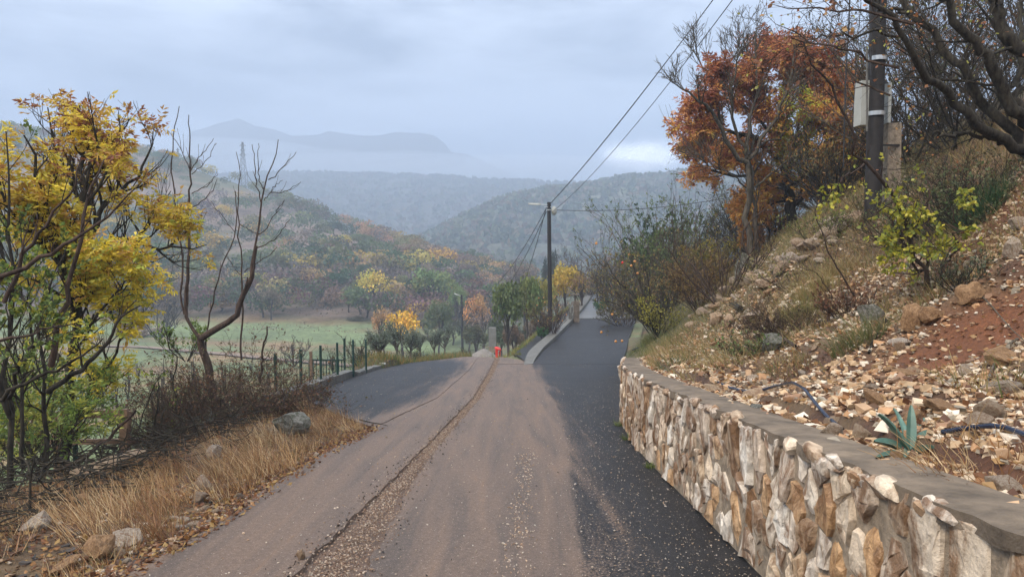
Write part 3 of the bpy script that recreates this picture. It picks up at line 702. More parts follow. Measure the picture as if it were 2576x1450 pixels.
# ---- unit trees for the hillside (height 1, width 1), shared meshes
def hill_variant(seed, kind):
    rng = np.random.default_rng(seed); tr = MB(); cr_ = MB()
    nb = 12; zc = .58
    base = np.zeros((1, 5, 3)); base[0, :, 2] = np.linspace(0, .5, 5); base[0, :, :2] += rng.normal(size=(5, 2)) * .015
    R = np.linspace(.035, .02, 5)[None]
    l1 = sprout(base, R, 7, rng, (.35, 1), (.3, .9), (.8, 1.2), .6, .4, .15, 6, .006)
    l2 = sprout(l1[0], l1[1], 6, rng, (.3, 1), (.4, .9), (.35, .6), .6, .3, .2, 5, .004)
    tr.tubes(base, R, 5); tr.tubes(*l1, 4); tr.tubes(*l2, 3)
    if kind in ('bare', 'sparse'):
        l3 = sprout(l2[0], l2[1], 5 if kind == 'bare' else 3, rng, (.2, 1), (.4, .9), (.5, .8), .6, .3, .25, 4, .0025); tr.tubes(*l3, 3)
    n = dict(dense=2600, sparse=1000, bare=420, bush=1500)[kind]
    # lumps on an uneven dome
    k = 24 if kind != 'bush' else 12
    c = unit(rng.normal(size=(k, 3))); c[:, 2] = np.abs(c[:, 2]) * 1.0 - .25
    lo = .22 if kind == 'bush' else .36
    cc = c * (.30, .30, (1 - lo) / 2 * .72) * rng.uniform(.75, 1.15, (k, 1)) + (0, 0, lo + (1 - lo) / 2 * .85)
    rr = rng.uniform(.09, .19, k)
    w_ = rr ** 2; id_ = rng.choice(k, n, p=w_ / w_.sum()); dd = unit(rng.normal(size=(n, 3)) + (0, 0, .25))
    p = cc[id_] + dd * (rr[id_] * rng.uniform(.4, 1.2, n))[:, None] * (1, 1, .85)
    sz = rng.uniform(.022, .052, n) * dict(dense=1.15, sparse=1.1, bare=.8, bush=1.35)[kind]
    lumpc = rng.uniform(.8, 1.2, k); hue = rng.normal(size=(k, 1)) * np.array((.10, .0, -.05)) + 1
    col = (lumpc[id_] * rng.uniform(.75, 1.25, n))[:, None] * hue[id_]
    cr_.leaves(p, unit(perp(dd, rng) + dd * .35), sz, col, .9, rng)
    return tr.mesh('trunk', M_twig), cr_.mesh('crown', M_hill)
HV = {'dense': [hill_variant(s, 'dense') for s in range(5)], 'sparse': [hill_variant(10 + s, 'sparse') for s in range(4)], 'bare': [hill_variant(20 + s, 'bare') for s in range(4)], 'bush': [hill_variant(30 + s, 'bush') for s in range(4)]}
def hill_tree(p, wdt, h, kind, col, name, label, cat, group, rng):
    tm, cm = HV[kind][rng.integers(0, len(HV[kind]))]
    o = thing(name, label, cat, p, group); a = rng.uniform(0, 6.28)
    for nme, me in (('trunk', tm), ('crown', cm)):
        c = bpy.data.objects.new(nme, me); C.objects.link(c); c.parent = o; c.scale = (wdt, wdt, h); c.rotation_euler = (0, 0, a)
        c.color = (*(np.array(col) * 1.6), 1)
    return o
CG = dict(green=(.065, .095, .042), dkgreen=(.036, .062, .032), olive=(.105, .11, .042), gold=(.27, .20, .045), yellow=(.42, .33, .07), orange=(.23, .15, .075), rust=(.15, .10, .065), brown=(.115, .08, .06), purple=(.085, .058, .055), bright=(.12, .165, .06), grey=(.12, .10, .09))
rng = np.random.default_rng(77)
def gz(x, y, right=False):
    return float(FR(np.array([x]), np.array([y]))[0]) if right else float(FL(np.array([x]), np.array([y]))[0])
def at(px, pytop, d, wpx, kind, c, label, name='broadleaf_tree', cat='tree', group=None, hmul=1.0, right=False):
    t_ = W(px, pytop, d); z = gz(t_[0], d, right); h = max(t_[2] - z, 1.0); wd = wpx / FPX * d
    return hill_tree((t_[0], d, z - .05 * h), wd * 1.12, h * 1.06, kind, CG[c] if isinstance(c, str) else c, name, label, cat, group, rng)
at(940, 672, 122, 96, 'sparse', 'yellow', 'yellow crowned tree with open branches in the middle of the wood beyond the meadow')
at(1090, 660, 124, 118, 'dense', 'bright', 'large round bright green tree right of the yellow crowned tree')
at(1045, 690, 128, 90, 'dense', 'dkgreen', 'dark tree tucked behind the left side of the large bright green tree')
at(780, 625, 165, 78, 'dense', (.16, .14, .045), 'olive green tree with an orange tinged top on the lower hillside')
at(790, 672, 150, 66, 'dense', (.21, .15, .05), 'ochre tree in front of the orange tinged tree on the lower hillside')
at(683, 756, 122, 46, 'sparse', 'gold', 'small yellow tree standing at the far edge of the green meadow')
at(556, 750, 124, 78, 'bush', (.26, .16, .06), 'wide yellow orange bush at the far left edge of the meadow', 'shrub', 'shrub')
at(850, 668, 150, 70, 'dense', 'dkgreen', 'dark green tree between the ochre tree and the yellow crowned tree')
at(1150, 712, 116, 60, 'dense', (.13, .17, .065), 'pale green feathery tree just below the large bright green tree')
at(1198, 732, 92, 78, 'sparse', (.36, .19, .08), 'pale orange leaved tree right of the far lamp post')
at(1105, 738, 96, 78, 'dense', (.085, .10, .04), 'olive green tree left of the far lamp post')
at(1120, 612, 215, 70, 'bare', 'grey', 'tall grey leafless tree on the crest at the end of the hill')
at(1030, 585, 235, 90, 'dense', (.15, .13, .05), 'broad yellow green tree on the crest near the end of the hill')
at(1215, 655, 200, 80, 'dense', 'rust', 'russet tree on the low end of the hill above the lamp post')
at(1255, 652, 215, 60, 'dense', 'olive', 'muted green tree at the far low end of the hill')
at(1010, 770, 70, 120, 'sparse', (.50, .32, .04), 'bright yellow tree glowing behind the row of olive trees', group=None)
at(965, 762, 76, 74, 'sparse', (.26, .17, .09), 'fading pinkish brown tree just left of the bright yellow tree')
at(1278, 690, 47, 104, 'dense', (.075, .10, .032), 'dense green tree left of the near lamp post with yellowing left side', hmul=1)
at(1328, 674, 50, 88, 'dense', (.10, .12, .035), 'green and yellow tree just left of the near lamp post')
at(1362, 684, 60, 90, 'dense', (.16, .15, .03), 'yellow green tree directly behind the near lamp post', right=True)
at(1425, 648, 62, 98, 'dense', (.30, .22, .03), 'bright golden tree right of the near lamp post beside the upper lane', right=True)
at(1466, 665, 58, 90, 'bare', (.16, .10, .05), 'brown twiggy tree right of the golden tree by the upper lane', right=True)
at(1395, 615, 95, 26, 'bush', (.03, .045, .035), 'dark pointed conifer rising behind the near lamp post', 'conifer_tree', right=True)
at(1372, 640, 95, 22, 'bush', (.035, .05, .04), 'second lower dark conifer left of the near lamp post top half', 'conifer_tree', right=True)
at(1245, 790, 62, 60, 'bush', (.06, .075, .04), 'dark green shrub behind the red bin', 'shrub', 'shrub')
at(1195, 800, 70, 70, 'bush', (.075, .08, .045), 'olive shrub behind the gravel heap', 'shrub', 'shrub')
at(1215, 760, 84, 100, 'bare', (.13, .10, .09), 'grey brown leafless thicket behind the gravel heap', 'shrub', 'shrub')
at(1290, 800, 58, 60, 'bush', (.11, .075, .045), 'brown shrub below the dense green tree', 'shrub', 'shrub')
at(1300, 640, 110, 80, 'bare', (.13, .10, .08), 'bare twiggy tree behind the green tree by the near lamp post')
rr_ = np.random.default_rng(88)
for i_, (px, pt, d, wpx, k_, c_, lab) in enumerate([(1300, 815, 66, 60, 'bush', (.05, .06, .035), 'dark shrub beside the verge of the side lane'), (1335, 790, 72, 70, 'bush', (.09, .07, .045), 'brown shrub behind the trunks of the green tree'), (1370, 770, 80, 70, 'bush', (.06, .07, .04), 'dark olive shrub behind the foot of the near lamp post'), (1262, 815, 74, 60, 'bush', (.05, .055, .035), 'dark shrub between the block pillar and the green tree'),
    (1180, 790, 96, 70, 'bush', (.07, .06, .045), 'dim brown shrub left of the block pillar'), (1140, 790, 104, 70, 'bush', (.06, .07, .045), 'dim green shrub at the foot of the far lamp post'), (1230, 740, 104, 90, 'bare', (.11, .085, .07), 'dim bare tree behind the block pillar'), (1320, 720, 100, 90, 'dense', (.10, .09, .045), 'muted olive tree behind the green tree by the lamp post'),
    (1400, 715, 112, 80, 'dense', (.11, .09, .05), 'muted brown tree behind the golden tree'), (1450, 720, 120, 80, 'dense', (.08, .08, .045), 'muted green tree behind the far parapet'), (1500, 690, 120, 90, 'bare', (.12, .095, .075), 'pale bare tree beyond the end of the upper lane'), (1560, 680, 118, 90, 'dense', (.09, .085, .05), 'hazy tree beyond the end of the upper lane'), (1280, 730, 128, 90, 'dense', (.12, .10, .055), 'hazy ochre tree below the end of the hill'), (1075, 790, 108, 60, 'bush', (.08, .07, .045), 'brown shrub behind the low round olive tree'), (900, 800, 118, 60, 'bush', (.08, .075, .05), 'brown shrub at the right end of the meadow')]):
    at(px, pt, d, wpx, k_, c_, lab, 'shrub' if k_ == 'bush' else 'broadleaf_tree', 'shrub' if k_ == 'bush' else 'tree')
# woods on the slope: individuals
CLEAR = [(520, 480, 120, 34), (560, 580, 70, 40), (700, 560, 90, 25), (820, 610, 110, 26), (900, 575, 90, 16), (560, 690, 90, 34), (700, 720, 60, 18), (1000, 640, 60, 14), (640, 640, 55, 22), (480, 640, 50, 30), (760, 590, 40, 20), (880, 640, 40, 16)]
kinds = [('green', 'dense'), ('olive', 'dense'), ('dkgreen', 'dense'), ('gold', 'dense'), ('orange', 'dense'), ('rust', 'dense'), ('brown', 'sparse'), ('purple', 'bare'), ('grey', 'bare'), ('olive', 'bush'), ('green', 'bush')]
LAB = {'green': 'hazy green tree among the woods on the hillside', 'olive': 'hazy olive green tree among the woods on the hillside', 'dkgreen': 'hazy dark green tree among the woods on the hillside', 'gold': 'hazy yellow gold tree among the woods on the hillside', 'orange': 'hazy orange tree among the woods on the hillside', 'rust': 'hazy rust brown tree among the woods on the hillside', 'brown': 'thin brown leaved tree among the woods on the hillside', 'purple': 'bare purplish tree in the scrub below the hillside', 'grey': 'bare grey tree in the scrub below the hillside'}
cnt = 0; tries = 0; placed = []; rest = []
while len(placed) + len(rest) < 1900 and tries < 30000:
    tries += 1
    y = 116 + 225 * rng.random() ** 1.05; x = rng.uniform(-290, 60) if y > 170 else rng.uniform(-150, 10)
    z = gz(x, y); qx, qy = proj(np.array((x, y, z))); qx = qx[0]; qy = qy[0]
    if qx < -60 or qx > 1330 or qy > 824: continue
    if z < -14.6 and qx > 330 and qx < 1130 and y < 119: continue
    if any(((qx - a) / c_) ** 2 + ((qy - b_) / d_) ** 2 < 1 for a, b_, c_, d_ in CLEAR) and rng.random() < .8: continue
    if qy < 700 and rng.random() < .3: continue
    low = qy > 725
    if low: pr = [2.5, 2, 3, 1.5, 1.5, 1.5, 4, 10, 8, 1, 1]
    elif qx > 850: pr = [5, 6, 3, 5, 4, 3.5, 3, 1.5, 1, 3, 2]
    else: pr = [9, 9, 5, 3, 1, .6, 1.5, 1, 1, 8, 9]
    pr = np.array(pr, float); c_, k_ = kinds[rng.choice(11, p=pr / pr.sum())]
    wd = rng.uniform(4.5, 9) * (.8 if low else 1.0) * (.8 if qy < 520 else 1); h = wd * rng.uniform(.65, .95) * (.6 if k_ == 'bush' else 1)
    if low: h = rng.uniform(4, 7)
    if k_ == 'bush': wd *= .6; h *= .7
    col = np.array(CG[c_]) * rng.uniform(.8, 1.25) * (1 + rng.normal(size=3) * .08)
    (placed if (len(placed) < 250 and (y < 230 or rng.random() < .35)) else rest).append((x, y, z, wd, h, k_, col, c_))
for x, y, z, wd, h, k_, col, c_ in placed:
    nme = 'bush' if k_ == 'bush' else 'woodland_tree'
    lab = LAB[c_] if k_ != 'bush' else 'small hazy ' + ('green' if c_ == 'green' else 'olive green') + ' bush on the open hillside'
    hill_tree((x, y, z - .06 * h), wd, h, k_, tuple(col), nme, lab, 'bush' if k_ == 'bush' else 'tree', 'trees and bushes on the misty hillside', rng)
# the rest of the wood reads as a mass: coarser crowns in one mesh
mb = MB()
for x, y, z, wd, h, k_, col, c_ in rest:
    n = 230 if k_ != 'bare' else 130; k = 8; c = unit(rng.normal(size=(k, 3))); c[:, 2] = np.abs(c[:, 2]) - .3
    cc = c * (wd * .30, wd * .30, h * .24) + (x, y, z + h * .58); rr = rng.uniform(.15, .24, k) * wd; id_ = rng.integers(0, k, n); dd = unit(rng.normal(size=(n, 3)) + (0, 0, .3))
    p = cc[id_] + dd * rr[id_][:, None] * (1, 1, .85); cl = 1.6 * col[None] * (rng.uniform(.8, 1.2, k)[id_] * rng.uniform(.8, 1.2, n))[:, None]
    mb.leaves(p, unit(perp(dd, rng) + dd * .3), rng.uniform(.05, .095, n) * wd, cl, .95, rng)
setting('distant_wood', mb, M_leaf, 'stuff', False)
# low scrub and rough grass on the slope and on the meadow edge
mb = MB(); n = 26000; y = 108 + 230 * rng.random(n) ** 1.3; x = rng.uniform(-1.0, .12, n) * y * .9; z = FL(x, y); ok = (z > -15.4) | (y > 113); x, y, z = x[ok], y[ok], z[ok]
p = np.stack((x, y, z), 1); pal = pick(rng, [(.2, .14, .11), (.26, .18, .14), (.13, .12, .075), (.18, .13, .10), (.28, .21, .14)], len(p))
mb.leaves(p, unit(rng.normal(size=(len(p), 3)) * .6 + (0, 0, 1)), rng.uniform(.12, .4, len(p)), pal, .8, rng); setting('scrub', mb, M_leaf, 'stuff', False)

# ---------------------------------------------------------------- far ridges and mountains
def ridge(name, crest, base_drop, back, col, seed, rough, clump=0, csize=0, ccol=None, nx=220, wide=1):
    """crest: list of (px,py,d); slope comes down toward the viewer"""
    cp = np.array([W(*q) for q in crest]); xs = np.linspace(cp[0, 0], cp[-1, 0], nx); 
    yc = np.interp(xs, cp[:, 0], cp[:, 1]); zc = np.interp(xs, cp[:, 0], cp[:, 2]); T = np.r_[np.linspace(-1, 0, 34), np.linspace(.08, 1, 8)]
    X = np.repeat(xs[:, None], len(T), 1); Y = yc[:, None] + np.where(T < 0, T * back, T * back * .5)[None]
    tt = np.abs(T)[None]; Z = zc[:, None] - base_drop * (np.where(T[None] < 0, tt ** 1.15, tt))
    f = fbm(X, Y, 1 / (back * .28), seed, 4); Z = Z + rough * f * (.25 + tt)
    c = mixv(np.array(col), np.array(col) * 1.5, smooth01(f + .4)); mb = MB(); mb.add(np.stack((X, Y, Z), -1), grid_faces(*X.shape)[:, ::-1], c.reshape(-1, 3)); setting(name, mb, M_far)
    if clump:
        rng = np.random.default_rng(seed); i = rng.uniform(0, nx - 1.01, clump); j = rng.random(clump) ** .8 * 33.9; j[: clump // 8] = 33 - rng.random(clump // 8); i0 = i.astype(int); j0 = np.clip(j.astype(int), 0, 32)
        fi = (i - i0)[:, None]; fj = (j - j0)[:, None]; G3 = np.stack((X, Y, Z), -1)
        p = (G3[i0, j0] * (1 - fi) + G3[i0 + 1, j0] * fi) * (1 - fj) + (G3[i0, j0 + 1] * (1 - fi) + G3[i0 + 1, j0 + 1] * fi) * fj
        m = 14; P = np.repeat(p, m, 0) + unit(rng.normal(size=(clump * m, 3)) + (0, 0, .6)) * csize * (1, 1, .8) * rng.uniform(.7, 1.3, (clump, 1)).repeat(m, 0)
        cl = pick(rng, ccol, clump, .25).repeat(m, 0) * rng.uniform(.75, 1.25, (clump * m, 1))
        mb = MB(); mb.leaves(P, unit(rng.normal(size=P.shape)), csize * 1.3, cl, .95, rng); setting('distant_wood', mb, M_leaf, 'stuff', False)
FC = [(.06, .085, .045), (.085, .10, .05), (.12, .09, .06), (.05, .07, .045), (.11, .11, .08)]
ridge('far_hill', [(1000, 640, 470), (1180, 545, 500), (1250, 512, 520), (1330, 490, 540), (1400, 475, 560), (1500, 465, 580), (1560, 452, 590), (1660, 448, 600), (1800, 430, 600), (2300, 400, 600), (3000, 380, 600)], 62, 260, (.10, .105, .075), 3, 9, 5200, 3.0, [(x * 1.5, y * 1.5, z * 1.5) for x, y, z in FC])
ridge('far_plateau', [(-600, 470, 1000), (300, 450, 1000), (700, 441, 1000), (900, 444, 1000), (1100, 450, 1000), (1300, 458, 1000), (1400, 466, 990), (1700, 470, 980), (2600, 470, 980)], 120, 520, (.05, .052, .042), 8, 9, 5200, 4.0, FC, 260)
ridge('mountain', [(480, 330, 1320), (560, 305, 1320), (600, 298, 1320), (640, 316, 1320), (690, 326, 1320), (735, 344, 1320), (780, 342, 1320), (825, 330, 1320), (860, 333, 1320), (905, 341, 1320), (950, 341, 1320), (1000, 330, 1320), (1060, 334, 1320), (1095, 342, 1320), (1120, 362, 1320), (1135, 383, 1320), (1170, 388, 1320), (1300, 440, 1320)], 240, 240, (.035, .04, .045), 5, 14, nx=320)
# ---------------------------------------------------------------- air
m = bpy.data.materials.new('haze_air'); m.use_nodes = True; t = m.node_tree; t.nodes.clear(); o = t.nodes.new('ShaderNodeOutputMaterial'); v = t.nodes.new('ShaderNodeVolumePrincipled')
v.inputs['Color'].default_value = (.60, .72, .90, 1); v.inputs['Density'].default_value = .0014; v.inputs['Anisotropy'].default_value = 0; t.links.new(v.outputs[0], o.inputs['Volume'])
mb = MB(); mb.box((-1500, -60, -150), (1500, 1900, 262)); hz = setting('haze', mb, m, 'stuff', False)
m2 = bpy.data.materials.new('fog_air'); m2.use_nodes = True; t = m2.node_tree; t.nodes.clear(); o = t.nodes.new('ShaderNodeOutputMaterial'); v = t.nodes.new('ShaderNodeVolumePrincipled')
v.inputs['Color'].default_value = (.78, .84, .93, 1); v.inputs['Density'].default_value = .009; t.links.new(v.outputs[0], o.inputs['Volume'])
mb = MB()
for px, py, wpx, hpx, dp in [(900, 428, 560, 44, 130), (450, 400, 420, 55, 110), (1290, 430, 420, 40, 120), (820, 400, 130, 26, 60), (1020, 404, 150, 26, 60), (640, 395, 150, 40, 60)]:  # low cloud lying against the mountains
    c = W(px, py, 1150); v_, f_ = I2; mb.add(v_ * (wpx / FPX * 1150, dp * .7, hpx / FPX * 1150) + c, np.array(f_))
c = W(900, 400, 1130); v_, f_ = I2; mbb = MB(); mbb.add(v_ * (900, 90, 130) + c, np.array(f_)); m3 = m2.copy(); m3.node_tree.nodes['Principled Volume'].inputs['Density'].default_value = .0008; setting('fog', mbb, m3, 'stuff', True)
setting('fog', mb, m2, 'stuff', True)

# ---------------------------------------------------------------- far pylons
def pylon(px, top, base, d, arms, label):
    a = W(px, top, d); b_ = W(px, base, d); h = a[2] - b_[2]; o = thing('pylon', label, 'pylon', (a[0], d, b_[2]), 'lattice pylons on the hills'); mb = MB(); r = .14 * d / 300
    lv = [0, .16, .32, .47, .6, .72, .83, .92, 1.0]; hw = lambda t: h * (.075 * (1 - t) ** 1.2 + .012)
    for sx in (-1, 1):
        for sy in (-1, 1):
            for t0, t1 in zip(lv[:-1], lv[1:]): mb.bar((a[0] + sx * hw(t0), d + sy * hw(t0), b_[2] + h * t0), (a[0] + sx * hw(t1), d + sy * hw(t1), b_[2] + h * t1), r, r)
    for t0, t1 in zip(lv[:-1], lv[1:]):
        for sx in (-1, 1):
            mb.bar((a[0] + sx * hw(t0), d - hw(t0), b_[2] + h * t0), (a[0] - sx * hw(t1), d - hw(t1), b_[2] + h * t1), r * .7, r * .7)
            mb.bar((a[0] + sx * hw(t0), d + hw(t0), b_[2] + h * t0), (a[0] - sx * hw(t1), d + hw(t1), b_[2] + h * t1), r * .7, r * .7)
    part('lattice_mast', mb, M_steel, o)
    for t0, l in arms:
        mb = MB(); z = b_[2] + h * t0
        for s in (-1, 1): mb.bar((a[0], d, z), (a[0] + s * h * l, d, z), r, r); mb.bar((a[0], d, z + h * .05), (a[0] + s * h * l, d, z), r * .7, r * .7)
        part('crossarm', mb, M_steel, o)
    return o
pylon(610, 357, 474, 305, [(.72, .07), (.82, .055), (.92, .07)], 'tall slim lattice pylon standing on the hill crest behind the leafless forked tree')
pylon(1285, 448, 470, 900, [(.7, .3), (.9, .25)], 'tiny distant pylon on the hazy plateau in the centre')
pylon(447, 372, 420, 330, [(.7, .12), (.9, .1)], 'short faint pylon on the crest at the edge of the yellow tree')

# ---------------------------------------------------------------- poles, lamps, cables
def pole_mb(a, b_, r0, r1, k=12):
    mb = MB(); P = np.linspace(a, b_, 8); mb.tubes(P[None], np.linspace(r0, r1, 8)[None], k, cap=True); return mb
def lamp_post(label, px0, py0, px1, py1, d, r, arm, hl, tilt, box):
    b_ = W(px0, py0, d); a = W(px1, py1, d); o = thing('street_lamp', label, 'street lamp', b_)
    part('pole', pole_mb(b_ - (0, 0, 1.5), a, r, r * .72), M_polewood, o, True)
    s = FPX / d
    mb = MB(); at_ = a - (0, .0, .16); e = at_ + (-arm, -.1, tilt * arm); mb.tubes(np.array([at_, e])[None], np.full((1, 2), .03), 6, cap=True); part('arm', mb, M_metal, o)
    hd = MB(); n = 9; tt = np.linspace(0, 1, n); cx = e + np.outer(tt, (-hl, -.1, tilt * hl)); wv = .15 * np.sin(np.pi * np.clip(tt * .8 + .16, 0, 1)); 
    up_ = []; 
    for c, w_ in zip(cx, wv): up_ += [c + (0, -w_, -.03), c + (0, -w_ * .6, .07), c + (0, w_ * .6, .07), c + (0, w_, -.03)]
    idx = np.arange(n * 4).reshape(n, 4); q = np.concatenate([np.stack((idx[:-1, i], idx[1:, i], idx[1:, (i + 1) % 4], idx[:-1, (i + 1) % 4]), 1) for i in range(4)])
    hd.add(np.array(up_), q); hd.add(np.array(up_[:4]), [(0, 1, 2, 3)]); hd.add(np.array(up_[-4:]), [(3, 2, 1, 0)]); part('lamp_head', hd, M_white, o)
    if box:
        mb = MB(); v_, f_ = rock(np.random.default_rng(1), 1, 0, 0); mb.add(v_ * (.17, .15, .27) + a + (.30, 0, -.5), f_); part('cable_coil', mb, M_white, o, True)
        mb = MB(); mb.tubes(np.array([a - (0, 0, .42), a - (0, 0, .48)])[None], np.full((1, 2), r * .78 + .02), 12, cap=True); part('clamp', mb, M_metal, o)
        mb = MB(); mb.bar(a + (-.28, -.05, -.28), a + (.12, -.05, -.28), .05, .05); part('bracket', mb, M_metal, o)
    return a
top1 = lamp_post('near street lamp on a dark wooden pole beside the low parapet', 1385, 852, 1381, 508, 43, .15, .45, .75, .03, True)
top2 = lamp_post('distant street lamp on a dark pole beyond the olive trees', 1164, 890, 1161, 741, 92, .17, .3, .65, .35, False)
def cable(a, b_, sag, r, label, twist=True, group=None):
    t_ = np.linspace(0, 1, 60); P = np.outer(1 - t_, a) + np.outer(t_, b_); P[:, 2] -= 4 * sag * t_ * (1 - t_)
    mb = MB(); mb.tubes(P[None], np.full((1, 60), r), 5); return single('overhead_cable', mb, M_cable, label, 'cable', a, group)
bigb = W(2195, 560, 13); bigt = bigb + (.0, .1, 9.2)
def cab2(q0, q1, sag, r, lab): return cable(q0, q1, sag, r, lab)
A0 = top1 + (.05, 0, -.1)
def thru(px, a, ang_d): return W(px, 0, ang_d)
E1 = W(1757, 0, 21); dirc = E1 - A0; cab2(A0, A0 + dirc * 1.75, .55, .012, 'upper overhead cable rising steeply right from the near lamp pole')
E1 = W(1752, 0, 21.3); dirc = E1 - A0; cab2(A0 + (0, 0, -.03), A0 + dirc * 1.75, .62, .011, 'thin cable twisted beside the upper overhead cable of the near lamp pole')
E2 = W(1766, 0, 21); dirc = E2 - (A0 + (.1, 0, -.5)); cab2(A0 + (.1, 0, -.5), A0 + (.1, 0, -.5) + dirc * 1.75, 1.15, .012, 'lower and more slack overhead cable rising right from the near lamp pole')
cab2(top1 + (.3, 0, -.45), W(1960, 470, 40), .45, .018, 'overhead cable running level from the near lamp pole to the right behind the trees')
for k, (dz, dx, sg, lab) in enumerate([(-.35, 0, 2.2, 'uppermost cable sloping down left from the near lamp pole toward the distant lamp'), (-.55, .25, 3.0, 'middle cable sloping down left from the near lamp pole toward the distant lamp'), (-.3, 1.2, 4.0, 'steepest cable sloping down left from the near lamp pole')]):
    cab2(top1 + (-.15, 0, dz), top2 + (dx * 3, 0, -.2 - .1 * k), sg, .022, lab)
# big pole on the bank
o = thing('utility_pole', 'thick dark wooden utility pole with grey boxes standing on the stony bank', 'utility pole', bigb)
part('pole', pole_mb(bigb - (0, 0, .5), bigt, .14, .125, 16), M_polewood, o, True)
def P13(px, py, dd=0): return W(px, py, 13 + dd)
mb = MB(); a = P13(2152, 318, .2); b_ = P13(2186, 208, .2); mb.box((a[0], 13.0, a[2]), (b_[0], 13.28, b_[2])); part('meter_box', mb, M_white, o)
mb = MB(); a = P13(2222, 312, .2); b_ = P13(2233, 212, .2); mb.box((a[0], 13.05, a[2]), (b_[0], 13.25, b_[2])); part('meter_box', mb, M_white, o)
for py in (286, 148):
    mb = MB(); c = np.array((P13(2203, py)[0], 13.0, P13(2203, py)[2])); c[0] = np.interp(c[2], [bigb[2], bigt[2]], [bigb[0], bigt[0]]); mb.tubes(np.array([c - (0, 0, .035), c + (0, 0, .035)])[None], np.full((1, 2), .147), 16, cap=True); part('metal_band', mb, M_metal, o)
mb = MB(); mb.tubes(np.array([P13(2181, 330, -.17), P13(2181, 120, -.17)])[None], np.full((1, 2), .018), 8, cap=True); part('conduit', mb, M_kerb, o)
mb = MB(); mb.tubes(np.array([P13(2190, 190, -.19), P13(2188, -400, -.19)])[None], np.full((1, 2), .02), 8); part('conduit', mb, M_cable, o)
mb = MB(); mb.bar(P13(2196, 365, -.05), P13(2262, 365, .1), .03, .03); part('tie_rod', mb, M_cable, o)
a = P13(2240, 470, .25); b_ = P13(2240, 312, .25); b2 = a.copy(); b2[2] -= .6
mb = MB(); mb.bar(b2, b_, .24, .30); single('concrete_post', mb, M_mortar, 'square weathered concrete stub post strapped to the right of the utility pole', 'post', b2)
mb = MB(); P = resample([W(2138, -30, 11), W(2136, 60, 11), W(2128, 180, 11), W(2124, 330, 11), W(2122, 420, 11)], 14); mb.tubes(P[None], np.full((1, 14), .011), 5); single('hanging_wire', mb, M_cable, 'thick wire hanging vertically left of the utility pole', 'wire', P[0])
mb = MB(); P = resample([W(2168, -30, 11.5), W(2160, 90, 11.5), W(2148, 260, 11.5), W(2142, 340, 11.5)], 14); mb.tubes(P[None], np.full((1, 14), .005), 4); single('hanging_wire', mb, M_cable, 'hair thin wire hanging close to the left of the utility pole', 'wire', P[0])

# ---------------------------------------------------------------- parapet between the lanes, kerbs
rows_ = []
mb = MB(); ys = np.linspace(28.6, 84, 60); xu = np.interp(ys, UL[:, 1], UL[:, 0]); zu = zup(ys); wdt = np.interp(ys, [28.6, 33, 85], [.35, .55, .6]); hh = np.interp(ys, [28.6, 31, 40, 85], [.02, .12, .20, .28])
A = np.stack((xu, ys, zu - .2), 1); B_ = np.stack((xu, ys, zu + hh), 1); D_ = np.stack((xu - wdt, ys, zu + hh - .02), 1); E_ = np.stack((xu - wdt - .02, ys, zu - .35), 1)
V = np.stack((A, B_, D_, E_), 1); mb.add(V, grid_faces(60, 4)); mb.add(V[0], [(0, 1, 2, 3)]); mb.add(V[-1], [(3, 2, 1, 0)])
single('parapet', mb, M_kerb, 'long low concrete parapet between the side lane and the upper asphalt lane', 'wall', A[0])
def kerb(pts, wd, ht, label):
    P = np.array(pts); n = unit(np.gradient(P, axis=0)); side = np.stack((-n[:, 1], n[:, 0], 0 * n[:, 0]), 1)
    jit = np.random.default_rng(3).normal(size=(len(P), 1)) * .008
    a = P - (0, 0, .3); b_ = P + (0, 0, ht) + jit * (0, 0, 1); c = b_ + side * wd; d_ = c - (0, 0, ht + .9); V = np.stack((a, b_, c, d_), 1); mb = MB(); mb.add(V, grid_faces(len(P), 4)[:, ::-1]); mb.add(V[0], [(3, 2, 1, 0)]); mb.add(V[-1], [(0, 1, 2, 3)])
    return single('kerb', mb, M_kerb, label, 'kerb', P[0])
def kpts(l): return resample([G(*q) for q in l], 16)
kerb(kpts([(700, 1022), (760, 996), (830, 970), (893, 946)]), .32, .2, 'long raised concrete kerb along the left edge of the asphalt patch')
kerb(kpts([(900, 946), (935, 934), (964, 925)]), .32, .12, 'short cracked concrete kerb just past the long kerb')
mb = MB(); v_, f_ = rock(rng, 1); c = G(962, 924) + (0, 0, .14); mb.add(v_ * (.2, .12, .05) + c, f_); single('stone', mb, M_white, 'small white slab lying on the end of the short kerb', 'stone', c)
# small concrete shaft with pipe beside the parapet
c = W(1443, 783, 48); c[2] = float(zup(48)); o = thing('concrete_pedestal', 'small concrete shaft with a capped pipe standing against the parapet', 'pedestal', c)
mb = MB(); mb.box(c + (-.02, -.2, 0), c + (.36, .2, 1.35)); part('shaft', mb, M_concrete, o)
mb = MB(); mb.box(c + (-.32, -.12, 0), c + (-.07, .12, 1.0)); part('side_block', mb, M_kerb, o)
mb = MB(); mb.tubes(np.array([c + (.1, 0, 1.35), c + (.1, 0, 1.75)])[None], np.full((1, 2), .07), 8); part('pipe', mb, M_concrete, o)
mb = MB(); mb.box(c + (-.2, -.2, 1.75), c + (.35, .2, 1.81)); part('cap', mb, M_concrete, o)
mb = MB(); P = resample([c + (-.2, -.22, .6), c + (-.22, -.25, 1.0), c + (-.05, -.25, 1.15), c + (.0, -.25, .8), c + (-.1, -.25, .45)], 14); mb.tubes(P[None], np.full((1, 14), .012), 5); part('hose_loop', mb, M_white, o)
